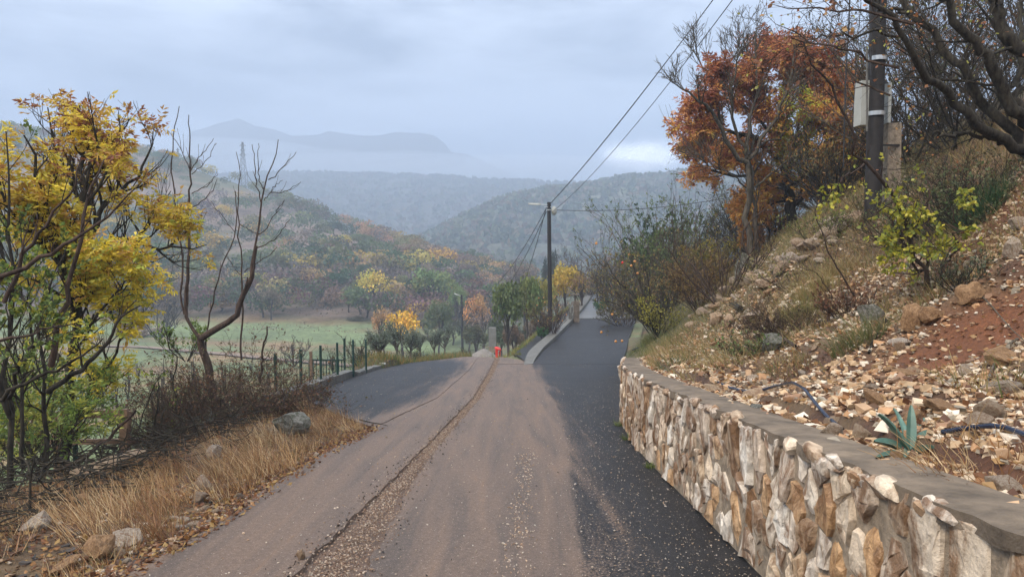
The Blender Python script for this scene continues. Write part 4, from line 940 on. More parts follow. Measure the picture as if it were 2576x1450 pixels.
# gravel heap and red bin past the crest
c = W(1216, 893, 42); c[2] = float(zmain(42)) - .05; mb = MB(); n = 34; a_ = np.linspace(-1, 1, n); X, Y = np.meshgrid(a_, a_, indexing='ij'); r = np.hypot(X, Y); top = W(1216, 876, 42)[2] - c[2]
Z = top * np.clip(1 - r ** 1.35, 0, 1) * (1 + .06 * fbm(X * 3, Y * 3, 1, 3)); mb.add(np.stack((c[0] + X * 1.2, 42 + Y * 1.1, c[2] + Z), -1), grid_faces(n, n), (.21, .19, .17)); single('gravel_heap', mb, M_gravel, 'rounded grey heap of fine gravel at the crest of the road', 'gravel heap', c)
c = W(1253, 888, 40); c[2] = W(1253, 896, 40)[2] - .5; o = thing('refuse_bin', 'red plastic bin standing at the right end of the gravel heap', 'bin', c); z1 = W(1253, 873, 40)[2]
mb = MB(); prof_ = [(.10, 0), (.13, .3), (.15, z1 - c[2] - .18), (.17, z1 - c[2] - .12)]
P = np.array([[c + (0, 0, h) for _, h in prof_]]); mb.tubes(P, np.array([[r for r, _ in prof_]]), 10, cap=True); part('body', mb, M_red, o)
mb = MB(); mb.tubes(np.array([[(c[0] - .02, 40, z1 - .12), (c[0], 40, z1 - .07), (c[0] + .03, 40, z1)]]), np.array([[.2, .21, .12]]), 10, cap=True); part('lid', mb, M_red, o)
mb = MB(); mb.bar((c[0] + .1, 39.86, z1 - .1), (c[0] + .02, 39.82, z1 - .2), .04, .05); mb.bar((c[0] + .02, 39.82, z1 - .2), (c[0] + .02, 39.82, z1 - .5), .03, .05); part('handle', mb, M_white, o)
# white block pillar
c = W(1229, 868, 58); o = thing('block_pillar', 'short pillar of pale concrete blocks under the trees past the gravel heap', 'pillar', c); bw = .30; bh = .19
for r_ in range(8):
    for k in range(2 if r_ % 2 == 0 else 3):
        x0 = c[0] + (k * bw if r_ % 2 == 0 else (k - .5) * bw); x0, x1 = max(x0, c[0]), min(x0 + bw, c[0] + 2 * bw)
        mb = MB(); mb.box((x0 + .006, 58, c[2] - .1 + r_ * bh), (x1 - .006, 58.3, c[2] - .1 + r_ * bh + bh - .012)); part('block', mb, M_block, o)
mb = MB(); mb.box((c[0] + .01, 58.02, c[2] - .6), (c[0] + .59, 58.28, c[2] - .1 + 8 * bh - .02)); part('core', mb, M_mortar, o)
# house glimpsed through the orchard
h0 = W(1560, 700, 74); h1 = W(1760, 700, 74); zt = W(1600, 640, 74)[2]; zb_ = h0[2] - 3
o = thing('house', 'white house glimpsed behind the leafless fruit tree at the end of the upper lane', 'house', (h0[0], 74, zb_))
mb = MB(); mb.box((h0[0] + 1.5, 74, zb_), (h1[0] + 2, 81, zt)); part('wall', mb, M_white, o)
mb = MB(); x0, x1 = h0[0] + 1.1, h1[0] + 2.4; mb.add([(x0, 73.5, zt + .01), (x1, 73.5, zt + .01), (x1, 81.5, zt + .01), (x0, 81.5, zt + .01), (x0, 77.5, zt + 1.0), (x1, 77.5, zt + 1.0)], [(0, 1, 5, 4), (2, 3, 4, 5)]); mb.f.append(np.array([(0, 4, 3), (1, 2, 5)])); part('roof', mb, M_kerb, o)
for k in range(3):
    x = h0[0] + 2.4 + k * 2.2; mb = MB(); mb.box((x, 73.94, zt - 1.7), (x + .95, 73.99, zt - .6)); wn = part('window', mb, M_polewood, o); mb = MB(); mb.box((x + .08, 73.9, zt - 1.62), (x + .87, 73.93, zt - .68)); part('pane', mb, M_cable, wn)
# ---------------------------------------------------------------- green fence with gate
o = thing('metal_fence', 'dark green metal post fence with wire mesh behind the long kerb', 'fence', G(756, 985))
tops = [(692, 888, 15.5), (756, 878, 16.9), (806, 868, 18.4), (848, 861, 20), (888, 854, 21.6), (920, 853, 23.4)]
tp = []
for x, y, d in tops:
    a = W(x, y, d); b_ = a.copy(); b_[2] -= 1.75; tp.append(a); mb = MB(); mb.tubes(np.array([b_, a])[None], np.full((1, 2), .033), 8, cap=True); part('post', mb, M_greenpost, o)
mb = MB()
for a, b_ in zip(tp[:-1], tp[1:]):
    for k in range(9): mb.bar(a - (0, 0, .12 + k * .17), b_ - (0, 0, .12 + k * .17), .004, .004)
    for k in range(1, 14): c = a + (b_ - a) * k / 14; mb.bar(c - (0, 0, .12), c - (0, 0, 1.5), .004, .004)
part('wire_mesh', mb, M_greenpost, o, kind='stuff')
o = thing('metal_gate', 'green barred metal gate panel beyond the post fence', 'gate', W(779, 960, 22)); a0_, a1_ = W(779, 905, 22), W(867, 905, 24); hgt = 1.15
mb = MB(); mb.bar(a0_, a1_, .05, .05); mb.bar(a0_ - (0, 0, hgt), a1_ - (0, 0, hgt), .05, .05); mb.bar(a0_, a0_ - (0, 0, hgt + .3), .05, .05); mb.bar(a1_, a1_ - (0, 0, hgt + .3), .05, .05); part('frame', mb, M_greenpost, o)
for k in range(1, 11): c = a0_ + (a1_ - a0_) * k / 11; mb = MB(); mb.bar(c, c - (0, 0, hgt), .022, .022); part('bar', mb, M_greenpost, o)
a = W(848, 850, 24.5); mb = MB(); mb.tubes(np.array([a, a - (0, 0, 1.9)])[None], np.full((1, 2), .03), 8); 
a = W(866, 850, 25); mb = MB(); mb.tubes(np.array([a - (0, 0, 1.9), a])[None], np.full((1, 2), .035), 8, cap=True); single('fence_post', mb, M_greenpost, 'tall free standing green post at the right end of the barred gate', 'post', a)
a = W(782, 883, 19.5); mb = MB(); mb.bar(a - (0, 0, 1.3), a, .07, .07); single('wooden_stake', mb, M_wood, 'pale square wooden stake standing behind the green fence', 'stake', a)
# wooden rail fence under the yellow tree
o = thing('wooden_fence', 'weathered plank fence with two rails behind the trunk of the yellow tree', 'fence', W(313, 1150, 10))
mb = MB(); mb.bar(W(60, 1048, 10.2), W(322, 1037, 9.9), .05, .105); part('rail', mb, M_wood, o)
mb = MB(); mb.bar(W(60, 1112, 10.3), W(380, 1108, 10.1), .04, .075); part('rail', mb, M_wood, o)
mb = MB(); mb.bar(W(313, 1210, 10), W(316, 1034, 10), .11, .11); part('post', mb, M_wood, o)
mb = MB(); mb.bar(W(150, 1210, 10.4), W(150, 1040, 10.4), .11, .11); part('post', mb, M_wood, o)
mb = MB(); mb.bar(W(190, 1180, 10.6), W(190, 1078, 10.6), .05, .05); single('fence_post', mb, M_greenpost, 'short dark green post behind the lower rail of the plank fence', 'post', W(190, 1150, 10.6))
# far dry stone wall and shack on the meadow
def stone_row(q0, q1, d0, d1, hgt, label, nm):
    a = W(q0[0], q0[1], d0); b_ = W(q1[0], q1[1], d1); a[2] = gz(a[0], a[1]); b_[2] = gz(b_[0], b_[1]); o = thing(nm, label, 'wall', a); L = np.linalg.norm(b_ - a)
    n = int(L / .55); r2 = np.random.default_rng(4)
    for r_ in range(2):
        for k in range(n):
            p = a + (b_ - a) * (k + .5 * r_ + r2.uniform(-.2, .2)) / n; v_, f_ = rock(r2, 0, 4); mb = MB(); mb.add(v_ * (.36, .3, hgt * .33) + p + (0, 0, hgt * (.25 + .45 * r_)), f_); part('stone', mb, M_rock, o)
stone_row((345, 850), (412, 838), 98, 104, 1.1, 'low pale dry stone wall beside the track at the far left of the meadow', 'dry_stone_wall')
c = W(330, 850, 99); c[2] = gz(c[0], 99); o = thing('shack', 'low wooden shack with a pale roof among bare bushes at the far left', 'shack', c)
for k in range(5): mb = MB(); mb.box(c + (-2.2, 0, .1 + k * .42), c + (1.6, 2, .1 + k * .42 + .38)); part('plank', mb, M_wood, o)
mb = MB(); mb.bar(c + (-2.5, 1, 2.4), c + (2.0, 1, 2.3), 2.8, .08); part('roof', mb, M_kerb, o)
# pale track
def ribbon(pts, w0, w1, name, mat, col, zf, dz=.03, n=60):
    P = resample(pts, n); t_ = unit(np.gradient(P, axis=0)); sd_ = np.stack((-t_[:, 1], t_[:, 0], 0 * t_[:, 0]), 1); wd = np.linspace(w0, w1, n)[:, None]
    V = np.stack([P + sd_ * wd * k for k in (-.5, -.25, 0, .25, .5)], 1); V[..., 2] = zf(V[..., 0], V[..., 1]) + dz; mb = MB(); mb.add(V, grid_faces(n, 5), col); return setting(name, mb, mat)
ribbon([W(200, 872, 84), W(420, 866, 84), W(600, 880, 76), W(760, 900, 68), W(900, 915, 62)], 2.2, 2.0, 'path', M_soil, (.24, .18, .14), FL, .12)
# ---------------------------------------------------------------- near left: the yellow ash tree
rng = np.random.default_rng(101)
def img_y(P): return proj(P)[1]
def leafcol(pal_top, pal_mid, pal_low, P, rng, y0, y1):
    qy = (P[:, 2] - y0) / (y1 - y0); qy = np.clip(qy + rng.normal(size=len(P)) * .12, 0, 1)
    a = pick(rng, pal_low, len(P)); b_ = pick(rng, pal_mid, len(P)); c = pick(rng, pal_top, len(P))
    return np.where((qy > .78)[:, None], c, np.where((qy > .34)[:, None], b_, a))
YEL = [(.50, .40, .045), (.58, .46, .05), (.40, .36, .05), (.30, .33, .06)]; ORG = [(.40, .25, .05), (.46, .33, .055), (.50, .40, .06), (.34, .20, .045)]; RUS = [(.22, .085, .035), (.28, .13, .045), (.16, .06, .035)]
GRN = [(.20, .29, .06), (.13, .20, .045), (.36, .38, .07), (.10, .15, .04)]
base = W(172, 1190, 9)
o = thing('ash_tree', 'tall multi stemmed tree with yellow and orange feathery leaves rising behind the plank fence', 'tree', base)
L = [limb([(168, 1200, 9), (172, 1078, 9), (180, 962, 9), (191, 862, 9), (199, 745, 9), (206, 645, 9)], .06, .036, rng=rng),
     limb([(206, 645, 9), (206, 560, 9), (213, 437, 9.1), (200, 394, 9.2), (197, 320, 9.3), (200, 265, 9.3)], .05, .008, rng=rng),
     limb([(195, 830, 9), (180, 770, 8.9), (163, 695, 8.7), (140, 612, 8.6), (117, 537, 8.5), (108, 461, 8.4), (84, 400, 8.3), (60, 340, 8.2)], .05, .008, rng=rng),
     limb([(206, 700, 9), (226, 620, 9.2), (230, 494, 9.4), (227, 427, 9.5), (233, 345, 9.6), (238, 280, 9.7)], .045, .007, rng=rng),
     limb([(230, 590, 9.3), (266, 510, 9.6), (316, 477, 9.9), (343, 444, 10), (372, 390, 10.1), (385, 330, 10.1)], .035, .006, rng=rng),
     limb([(206, 655, 9), (260, 610, 9.2), (333, 597, 9.4), (400, 625, 9.5), (470, 632, 9.6), (520, 615, 9.7)], .03, .005, rng=rng),
     limb([(206, 640, 9), (150, 560, 9.3), (140, 420, 9.6), (140, 340, 9.7), (120, 270, 9.8)], .04, .007, rng=rng),
     limb([(199, 745, 9), (250, 690, 9.4), (330, 640, 9.6), (380, 560, 9.8), (430, 480, 10)], .03, .005, rng=rng),
     limb([(191, 862, 9), (240, 800, 8.8), (290, 740, 8.7), (340, 700, 8.6)], .025, .005, rng=rng),
     limb([(213, 437, 9.1), (260, 380, 9.0), (300, 340, 8.9), (325, 300, 8.9)], .025, .005, rng=rng),
     limb([(180, 962, 9), (130, 850, 9.4), (60, 760, 9.8), (10, 640, 10), (-20, 500, 10)], .035, .006, rng=rng),
     limb([(172, 1078, 9), (260, 930, 8.9), (300, 860, 8.9), (320, 800, 8.9)], .03, .005, rng=rng),
     limb([(160, 690, 8.7), (90, 600, 8.4), (30, 540, 8.2), (-20, 430, 8)], .03, .005, rng=rng)]
l0 = stack_limbs(L)
l1 = sprout(l0[0][1:], l0[1][1:], 10, rng, (.15, .95), (.4, 1.1), (.45, 1.0), .6, .35, .14, 7, .0042, absolute=True)
l1b = sprout(l0[0][:1], l0[1][:1], 7, rng, (.45, .95), (.5, 1.1), (.5, 1.0), .45, .3, .14, 7, .0042, absolute=True)
l1 = (np.concatenate((l1[0], l1b[0])), np.concatenate((l1[1], l1b[1])))
TOPX, TOPY = [-60, 0, 60, 110, 200, 250, 300, 390, 425, 445, 530, 560], [235, 235, 245, 205, 205, 225, 245, 245, 330, 470, 540, 640]
def cull(P, R, slack=0):
    qx, qy = proj(P.reshape(-1, 3)); qx = qx.reshape(P.shape[:2]); qy = qy.reshape(P.shape[:2]); k = (qy > np.interp(qx, TOPX, TOPY) - slack).all(1) & (qx.max(1) < 560); return P[k], R[k]
l1 = cull(*l1, 10)
l2 = cull(*sprout(l1[0], l1[1], 5, rng, (.25, 1), (.3, .8), (.25, .5), .7, .45, .12, 5, .003, absolute=True))
part('trunk', tubes_mb([l0, l1, l2], (9, 5, 4)), M_bark, o, True)
mb = MB(); allt = np.concatenate([resamp for resamp in (l2[0],)]); p, d = tips(l2[0], 5200, rng, (.15, 1))
p2, d2 = tips(l1[0], 900, rng, (.5, 1)); p = np.vstack((p, p2)); d = np.vstack((d, d2))
qx, qy = proj(p); lump = fbm(p[:, 0] * 1.0 + p[:, 2], p[:, 1] + 5, 1.6, 71, 1)
keep = (lump > -.06 + .3 * smooth01((300 - qy) / 120)) & (qx < 545) & (rng.random(len(p)) < np.where(qy < 340, .5, 1.0)); p, d = p[keep], d[keep]
z0, z1 = W(0, 950, 9)[2], W(0, 200, 9)[2]; hv = fbm(p[:, 0] + p[:, 2] * .7, p[:, 1], .9, 77, 1) * .5
col = leafcol(RUS + ORG, ORG + YEL[:3], YEL, p + np.stack((0 * hv, 0 * hv, hv * 2), 1), rng, z0, z1)
mb.compound(p, unit(d * .5 + (0, 0, -.25) + perp(d, rng) * .8), rng.uniform(.10, .175, len(p)), col * 1.45, rng)
part('crown', mb, M_leaf, o)
# slimmer green leaved tree at the far left edge
o = thing('leafy_sapling', 'slender tree with green and yellow rounded leaves at the far left edge', 'tree', W(25, 1270, 7))
L = [limb([(22, 1290, 7), (24, 1180, 7), (28, 1050, 7), (20, 900, 7.1), (40, 760, 7.2), (20, 600, 7.3), (30, 470, 7.3), (15, 330, 7.3)], .03, .005, rng=rng),
     limb([(108, 1190, 7.6), (118, 1050, 7.6), (105, 930, 7.6), (100, 800, 7.7), (130, 700, 7.8), (160, 640, 7.9)], .027, .005, rng=rng),
     limb([(60, 1180, 7.2), (52, 1050, 7.2), (60, 940, 7.3), (90, 880, 7.3), (70, 740, 7.3), (60, 640, 7.4)], .022, .004, rng=rng),
     limb([(28, 1050, 7), (-20, 900, 6.9), (-60, 700, 6.8), (-80, 500, 6.8)], .03, .005, rng=rng),
     limb([(24, 1000, 7), (60, 900, 6.6), (100, 850, 6.4), (150, 830, 6.3)], .02, .004, rng=rng)]
l0 = stack_limbs(L); l1 = sprout(l0[0], l0[1], 13, rng, (.25, .97), (.5, 1.1), (.35, .8), .5, .25, .2, 7, .0035, absolute=True); l2 = sprout(l1[0], l1[1], 4, rng, (.3, 1), (.4, .9), (.15, .35), .7, .2, .2, 4, .0022, absolute=True)
part('trunk', tubes_mb([l0, l1, l2], (8, 4, 3)), M_bark, o, True)
mb = MB(); p, d = tips(l2[0], 3600, rng, (.3, 1)); lump = fbm(p[:, 0] + p[:, 2], p[:, 1], 1.5, 81, 1); k = lump > -.3; p, d = p[k], d[k]
mb.leaves(p, unit(d + rng.normal(size=p.shape) * .7 - (0, 0, .3)), rng.uniform(.032, .06, len(p)), pick(rng, GRN + [(.09, .14, .04), (.12, .16, .05)] + YEL[2:], len(p), .25), .85, rng); part('crown', mb, M_leaf, o)
# bright green low regrowth
def shrub(name, label, cat, base, stems, hgt, spread, lean, nleaf, pal, bark, seed, r0=.02, lsz=(.03, .06), wd=.7, l1n=9, l2n=4, kind='leaves', up=.35, group=None, wig=.16, fine=.0022, tipr=(.25, 1), third=0, lab_part=None):
    rng = np.random.default_rng(seed); base = np.array(base, float); o = thing(name, label, cat, base, group)
    P = np.empty((stems, 8, 3)); a = rng.uniform(0, 6.28, stems); q = base + np.stack((np.cos(a), np.sin(a), 0 * a), 1) * rng.uniform(0, .12 * spread, (stems, 1)); d = unit(np.stack((np.cos(a) * spread, np.sin(a) * spread, np.full(stems, hgt)), 1) * rng.uniform(.4, 1.1, (stems, 3)) + np.array(lean)); ln_ = rng.uniform(.6, 1.05, stems) * math.hypot(hgt, spread * .5)
    P[:, 0] = q - (0, 0, .06)
    for k in range(1, 8): P[:, k] = P[:, k - 1] + d * (ln_ / 7)[:, None]; d = unit(d + rng.normal(size=d.shape) * wig * .7 + (0, 0, .04))
    R = np.linspace(1, .3, 8)[None] * rng.uniform(.6, 1, (stems, 1)) * r0
    l1 = sprout(P, R, l1n, rng, (.15, .98), (.4, 1.0), (.25, .5), .5, up, wig, 6, fine * 1.4); l2 = sprout(l1[0], l1[1], l2n, rng, (.2, 1), (.4, 1.0), (.35, .65), .6, up, wig * 1.2, 4, fine)
    lv = [(P, R), l1, l2]; sd_ = [6, 4, 3]
    if third: lv.append(sprout(l2[0], l2[1], third, rng, (.2, 1), (.4, 1), (.4, .8), .7, up, wig, 4, fine * .8)); sd_.append(3)
    part('stems', tubes_mb(lv, sd_), bark, o)
    if nleaf:
        mb = MB(); p, d = tips(lv[-1][0], nleaf, rng, tipr); col = pick(rng, pal, len(p), .22); sz = rng.uniform(lsz[0], lsz[1], len(p))
        if kind == 'compound': mb.compound(p, unit(d + perp(d, rng)), sz, col, rng)
        else: mb.leaves(p, unit(d + rng.normal(size=p.shape) * .6), sz, col, wd, rng)
        part('foliage', mb, M_leaf, o)
    return o
shrub('shrub', 'bright green feathery regrowth at the foot of the yellow tree', 'shrub', W(95, 1150, 8.2), 12, 1.0, 1.3, (0, 0, .2), 420, GRN[:3], M_bark, 5, .014, (.10, .17), kind='compound')
shrub('shrub', 'yellow green feathery sprouts right against the trunk of the yellow tree', 'shrub', W(140, 1160, 9.3), 8, 1.2, 1.1, (0, 0, .2), 300, GRN[:3] + YEL[:1], M_bark, 6, .014, (.10, .17), kind='compound')
shrub('shrub', 'reddish brown leaved low shrub at the left edge behind the green tree', 'shrub', W(60, 1130, 12), 12, .8, 1.6, (0, 0, .1), 900, [(.17, .075, .055), (.13, .09, .05), (.20, .12, .06)], M_bark, 7, .014, (.04, .07))
def bare_branch(label, pts, r0, r1, mat, n1=5, ln_=(.15, .4), seed=0, leaves=0, pal=None, up=.4, n2=3):
    rng = np.random.default_rng(seed); l0 = stack_limbs([limb(p_, a_, b_, 14, rng, .012) for p_, a_, b_ in pts]) if isinstance(pts, list) and isinstance(pts[0][0], list) else stack_limbs([limb(pts, r0, r1, 14, rng, .012)])
    b0 = l0[0][0][0]; lv = [l0]; sd_ = [7]
    if n1: lv.append(sprout(l0[0], l0[1], n1, rng, (.2, 1), (.4, .9), ln_, .5, up, .16, 6, .003, absolute=True)); sd_.append(4)
    if n1 and n2: lv.append(sprout(lv[1][0], lv[1][1], n2, rng, (.25, 1), (.4, .9), (ln_[0] * .4, ln_[1] * .5), .6, up, .2, 4, .002, absolute=True)); sd_.append(3)
    if not leaves: return lv, sd_, b0
    p, d = tips(lv[-1][0], leaves, rng, (.3, 1)); mb = MB(); mb.leaves(p, unit(d + rng.normal(size=p.shape) * .6), rng.uniform(.035, .06, leaves), pick(rng, pal, leaves), .75, rng); return lv, sd_, b0, mb
def sap(label, pts, r0, r1, mat, name='sapling', cat='sapling', **k):
    res = bare_branch(label, pts, r0, r1, mat, **k); o = thing(name, label, cat, res[2]); part('stem', tubes_mb(res[0], res[1]), mat, o, True)
    if len(res) > 3: part('leaves', res[3], M_leaf, o)
    return o
sap('smooth reddish sapling crossing in front of the yellow tree, leaning up to the right', [(128, 920, 6.5), (145, 830, 6.5), (170, 720, 6.5), (190, 650, 6.5), (206, 560, 6.5), (232, 470, 6.6), (262, 400, 6.7)], .028, .006, M_barkred, seed=3, n1=4)
sap('long bare branch sweeping up right across the yellow leaves from the left edge', [(-20, 715, 6), (90, 655, 6), (190, 600, 6), (250, 560, 6.1), (310, 500, 6.1), (345, 470, 6.1)], .022, .004, M_barkred, seed=4, n1=6)
sap('dark forked bare branch reaching to the right below the yellow tree', [(120, 985, 7.5), (200, 930, 7.5), (260, 880, 7.5), (290, 815, 7.5), (320, 785, 7.5), (352, 768, 7.5)], .03, .007, M_bark, seed=5, n1=6)
sap('dark bare branch from the left edge slanting over the plank fence', [(-20, 1010, 6.5), (60, 960, 6.5), (120, 940, 6.6), (200, 905, 6.7), (260, 850, 6.7)], .02, .005, M_bark, seed=6)
sap('bare branch rising steeply at the upper left corner of the yellow tree', [(10, 760, 6.2), (60, 640, 6.2), (120, 560, 6.2), (190, 470, 6.2), (205, 400, 6.3)], .02, .004, M_barkred, seed=9, n1=7)
sap('thin bare branch low across the left edge below the sapling', [(-20, 860, 6), (70, 840, 6), (130, 820, 6), (200, 820, 6.1)], .014, .004, M_barkred, seed=10)
sap('fallen pole leaning up right in front of the plank fence post', [(67, 1198, 7.8), (187, 1172, 7.9), (262, 1108, 8), (318, 1058, 8), (341, 1033, 8)], .026, .012, M_barkred, seed=7, n1=2)
sap('thin upright forked sapling in front of the vineyard right of the plank fence', [(372, 1150, 9), (385, 1080, 9), (400, 1020, 9), (398, 960, 9)], .015, .006, M_bark, seed=8, n1=5)
sap('thin leaning sapling just right of the upright forked sapling', [(418, 1110, 10), (400, 1060, 10), (430, 1000, 10.2)], .013, .005, M_bark, seed=12, n1=4)
sap('thin sapling with a few pale leaves between the plank fence and the bramble', [(330, 1120, 11), (360, 1040, 11), (392, 950, 11), (425, 930, 11)], .013, .004, M_bark, seed=13, n1=6, leaves=60, pal=GRN)
# ---------------------------------------------------------------- leafless forked tree (two pollarded stems)
rng = np.random.default_rng(11); D = 13
def LP(pts, r0, r1, dd=0.0, K=12):
    r0, r1 = (r0 * .72, r1 * .72) if r0 > .08 else (r0 * .46, r1 * .6)
    return limb([(x, y, D + dd + (i * .04 if dd >= 0 else -i * .04)) for i, (x, y) in enumerate(pts)], r0, r1, K, rng, .012)
o = thing('pollarded_tree', 'leafless forked tree with long upright shoots growing out of the bramble thicket', 'tree', W(535, 1010, D))
L = [LP([(538, 1010), (525, 930), (514, 880), (504, 850)], .11, .085), LP([(504, 852), (470, 808), (464, 781), (470, 721), (477, 645), (474, 600), (470, 546), (476, 500)], .07, .035),
     LP([(464, 790), (452, 745), (458, 705), (461, 661), (456, 630), (450, 600), (450, 571), (442, 512), (431, 444), (433, 391), (439, 344), (442, 298), (451, 267)], .04, .01, .2, 20),
     LP([(476, 500), (479, 431), (476, 351), (475, 289)], .035, .010), LP([(479, 431), (504, 394), (522, 372), (537, 348)], .018, .006), LP([(482, 438), (517, 407), (535, 380), (545, 360)], .016, .006, .2),
     LP([(482, 487), (523, 466), (540, 450), (548, 436)], .018, .006), LP([(474, 530), (510, 503), (532, 481), (546, 450)], .02, .007, -.2), LP([(478, 428), (451, 366), (436, 345), (423, 329)], .016, .006, -.2),
     LP([(504, 852), (537, 831), (574, 811), (590, 798), (604, 758), (614, 741), (630, 695), (637, 661), (644, 618)], .085, .045), LP([(630, 700), (641, 624), (650, 568), (656, 512), (666, 469), (675, 444), (691, 397), (700, 351)], .045, .010),
     LP([(656, 508), (647, 472), (641, 419), (636, 380), (634, 363)], .022, .008, .1), LP([(661, 475), (650, 444), (648, 400), (650, 360)], .018, .006, -.2), LP([(675, 452), (695, 440), (712, 422), (745, 382)], .020, .007, .2),
     LP([(664, 505), (684, 475), (700, 465), (712, 453)], .016, .006), LP([(681, 484), (700, 486), (722, 481), (756, 459)], .016, .006, .3), LP([(644, 590), (666, 581), (684, 550), (700, 525), (715, 503)], .022, .007, .2), LP([(641, 627), (681, 612), (712, 577), (729, 553)], .022, .008, -.2),
     LP([(608, 905), (607, 865), (610, 745), (610, 655), (608, 630), (600, 584), (597, 525), (600, 475), (604, 425), (594, 382)], .04, .008, .5, 18), LP([(615, 683), (650, 658), (675, 645), (697, 621)], .022, .007, .5), LP([(608, 695), (590, 670), (572, 650), (560, 636)], .014, .006, .5),
     LP([(519, 905), (519, 861), (527, 795), (544, 711), (560, 660), (573, 630), (591, 581), (597, 540), (592, 480)], .034, .012, .6, 16), LP([(591, 584), (575, 566), (553, 535), (530, 505)], .014, .006, .6), LP([(600, 560), (620, 575), (645, 586)], .014, .010, .3)]
lv0 = [(P, R) for P, R in L]; mbt = MB()
for P, R in lv0: mbt.tubes(P[None], R[None], 8)
sh = [x for x in L[1:]]; Ps = np.stack([resample(P, 12) for P, R in sh]); Rs = np.stack([np.interp(np.linspace(0, 1, 12), np.linspace(0, 1, len(R)), R) for P, R in sh])
l1 = sprout(Ps, Rs, 2, rng, (.2, .8), (.4, .8), (.15, .45), .5, .6, .1, 6, .0045, absolute=True); mbt.tubes(*l1, 4)
part('trunk', mbt, M_barkred, o, True)
sap('slim dark bare shoot curving beside the left stem of the leafless forked tree', [(470, 1170, 10.5), (458, 1080, 10.5), (440, 1000, 10.5), (432, 950, 10.5), (452, 905, 10.5), (425, 880, 10.5), (412, 820, 10.5)], .014, .006, M_bark, seed=21, n1=6, leaves=25, pal=GRN)
sap('stubby lopped branch standing out of the bramble right of the leafless forked tree', [(655, 960, 12.3), (660, 890, 12.3), (668, 850, 12.3), (672, 820, 12.3)], .02, .012, M_barkred, seed=22, n1=4)
shrub('shrub', 'small fresh green leaved shrub at the foot of the leafless forked tree', 'shrub', W(470, 900, 13.4), 9, .75, .7, (0, 0, .2), 700, GRN[:2], M_bark, 23, .01, (.035, .06))
# bramble thicket
for i, (px, py, d, hg, spd, lab) in enumerate([(600, 1040, 12.6, 1.15, 2.6, 'large tangled brown bramble thicket around the foot of the leafless forked tree'), (690, 1030, 12.8, .8, 2.2, 'brown bramble arching over the end of the long kerb'), (510, 1060, 11.6, .9, 2.2, 'dark tangled bramble left of the big mossy boulder')]):
    shrub('bramble', lab, 'bramble', W(px, py, d), 46, hg, spd, (0, 0, .12), 2600, [(.11, .06, .035), (.16, .085, .05), (.09, .075, .035), (.13, .12, .05), (.22, .11, .06)], M_barkred, 31 + i, .008, (.03, .055), .6, 8, 4, up=-.05, wig=.32, fine=.002, third=2)
shrub('shrub', 'rust brown dead bush in front of the bramble thicket', 'shrub', W(465, 1140, 10.4), 70, .75, 1.5, (0, 0, .3), 0, None, M_barkred, 41, .005, l1n=10, l2n=5, up=.1, wig=.3, fine=.0022)
# ---------------------------------------------------------------- verge: dry grass, litter, stones
rng = np.random.default_rng(55)
def leftz(x, y):
    u = TL(y) - x; k = smooth01(u / .5); return FL(x, y) + k * (.07 * fbm(x, y, .9, 3) + .02 * fbm(x, y, 4, 5, 2)) - .015
def blades(P, hgt, lean, wid, col, rng, K=4, droop=.3):
    n = len(P); mb = MB(); d = unit(np.array(lean) + rng.normal(size=(n, 3)) * (.34, .34, .12) + (0, 0, 1)); side = unit(np.cross(d, rng.normal(size=(n, 3)))); V = np.empty((n, K, 2, 3)); p = P.copy()
    dr = unit(rng.normal(size=(n, 3)) * (1, 1, 0) + np.array(lean) * 1.2)
    for k in range(K):
        w_ = wid * (1 - .85 * k / (K - 1)); V[:, k, 0] = p - side * w_[:, None] / 2; V[:, k, 1] = p + side * w_[:, None] / 2; p = p + d * (hgt / (K - 1))[:, None]; d = unit(d + dr * droop / K - (0, 0, droop * .5 / K))
    i = np.arange(n * K * 2).reshape(n, K, 2); q = np.stack((i[:, :-1, 0], i[:, :-1, 1], i[:, 1:, 1], i[:, 1:, 0]), -1).reshape(-1, 4); mb.add(V, q, np.repeat(col, K * 2, 0)); return mb
def tufts(name, label, cat, centers, n_each, hg, wid, pal, lean, rng, rad=.12, zf=leftz, group='tufts of dry straw grass on the verge', droop=.3):
    for i, (x, y) in enumerate(centers):
        n = n_each; a = rng.uniform(0, 6.28, n); r = rad * np.sqrt(rng.random(n)); P = np.stack((x + r * np.cos(a), y + r * np.sin(a), 0 * a), 1); P[:, 2] = zf(P[:, 0], P[:, 1]) - .02
        ax = np.stack((np.cos(a), np.sin(a), 0 * a), 1) * (r / rad)[:, None] * .35
        hg_ = hg * rng.uniform(.65, 1.15); mb = blades(P, rng.uniform(hg_ * .4, hg_ * 1.1, n), np.array(lean)[None] + ax, rng.uniform(wid * .6, wid * 1.2, n), pick(rng, [pal[q_] for q_ in rng.choice(len(pal), min(3, len(pal)), replace=False)], n, .2), rng, droop=droop)
        single(name, mb, M_straw, label, cat, (x, y, float(zf(np.array([x]), np.array([y]))[0])), group)
STR = [(.52, .34, .16), (.42, .26, .12), (.66, .50, .29), (.24, .13, .06), (.17, .085, .04), (.30, .15, .07)]
cs = []
for q in [(330, 1290), (390, 1300), (450, 1280), (480, 1320), (270, 1330), (400, 1240), (540, 1200), (580, 1190), (620, 1180), (660, 1170), (500, 1210), (560, 1150), (450, 1190), (640, 1130), (690, 1120), (600, 1240), (540, 1260), (700, 1150), (350, 1350), (420, 1350), (230, 1370), (760, 1130), (800, 1080), (840, 1070), (870, 1075), (820, 1095), (780, 1050), (720, 1180), (650, 1200), (200, 1320), (380, 1190), (310, 1240), (850, 1050), (890, 1080)]:
    p = G(q[0], q[1]); cs.append((p[0], p[1]))
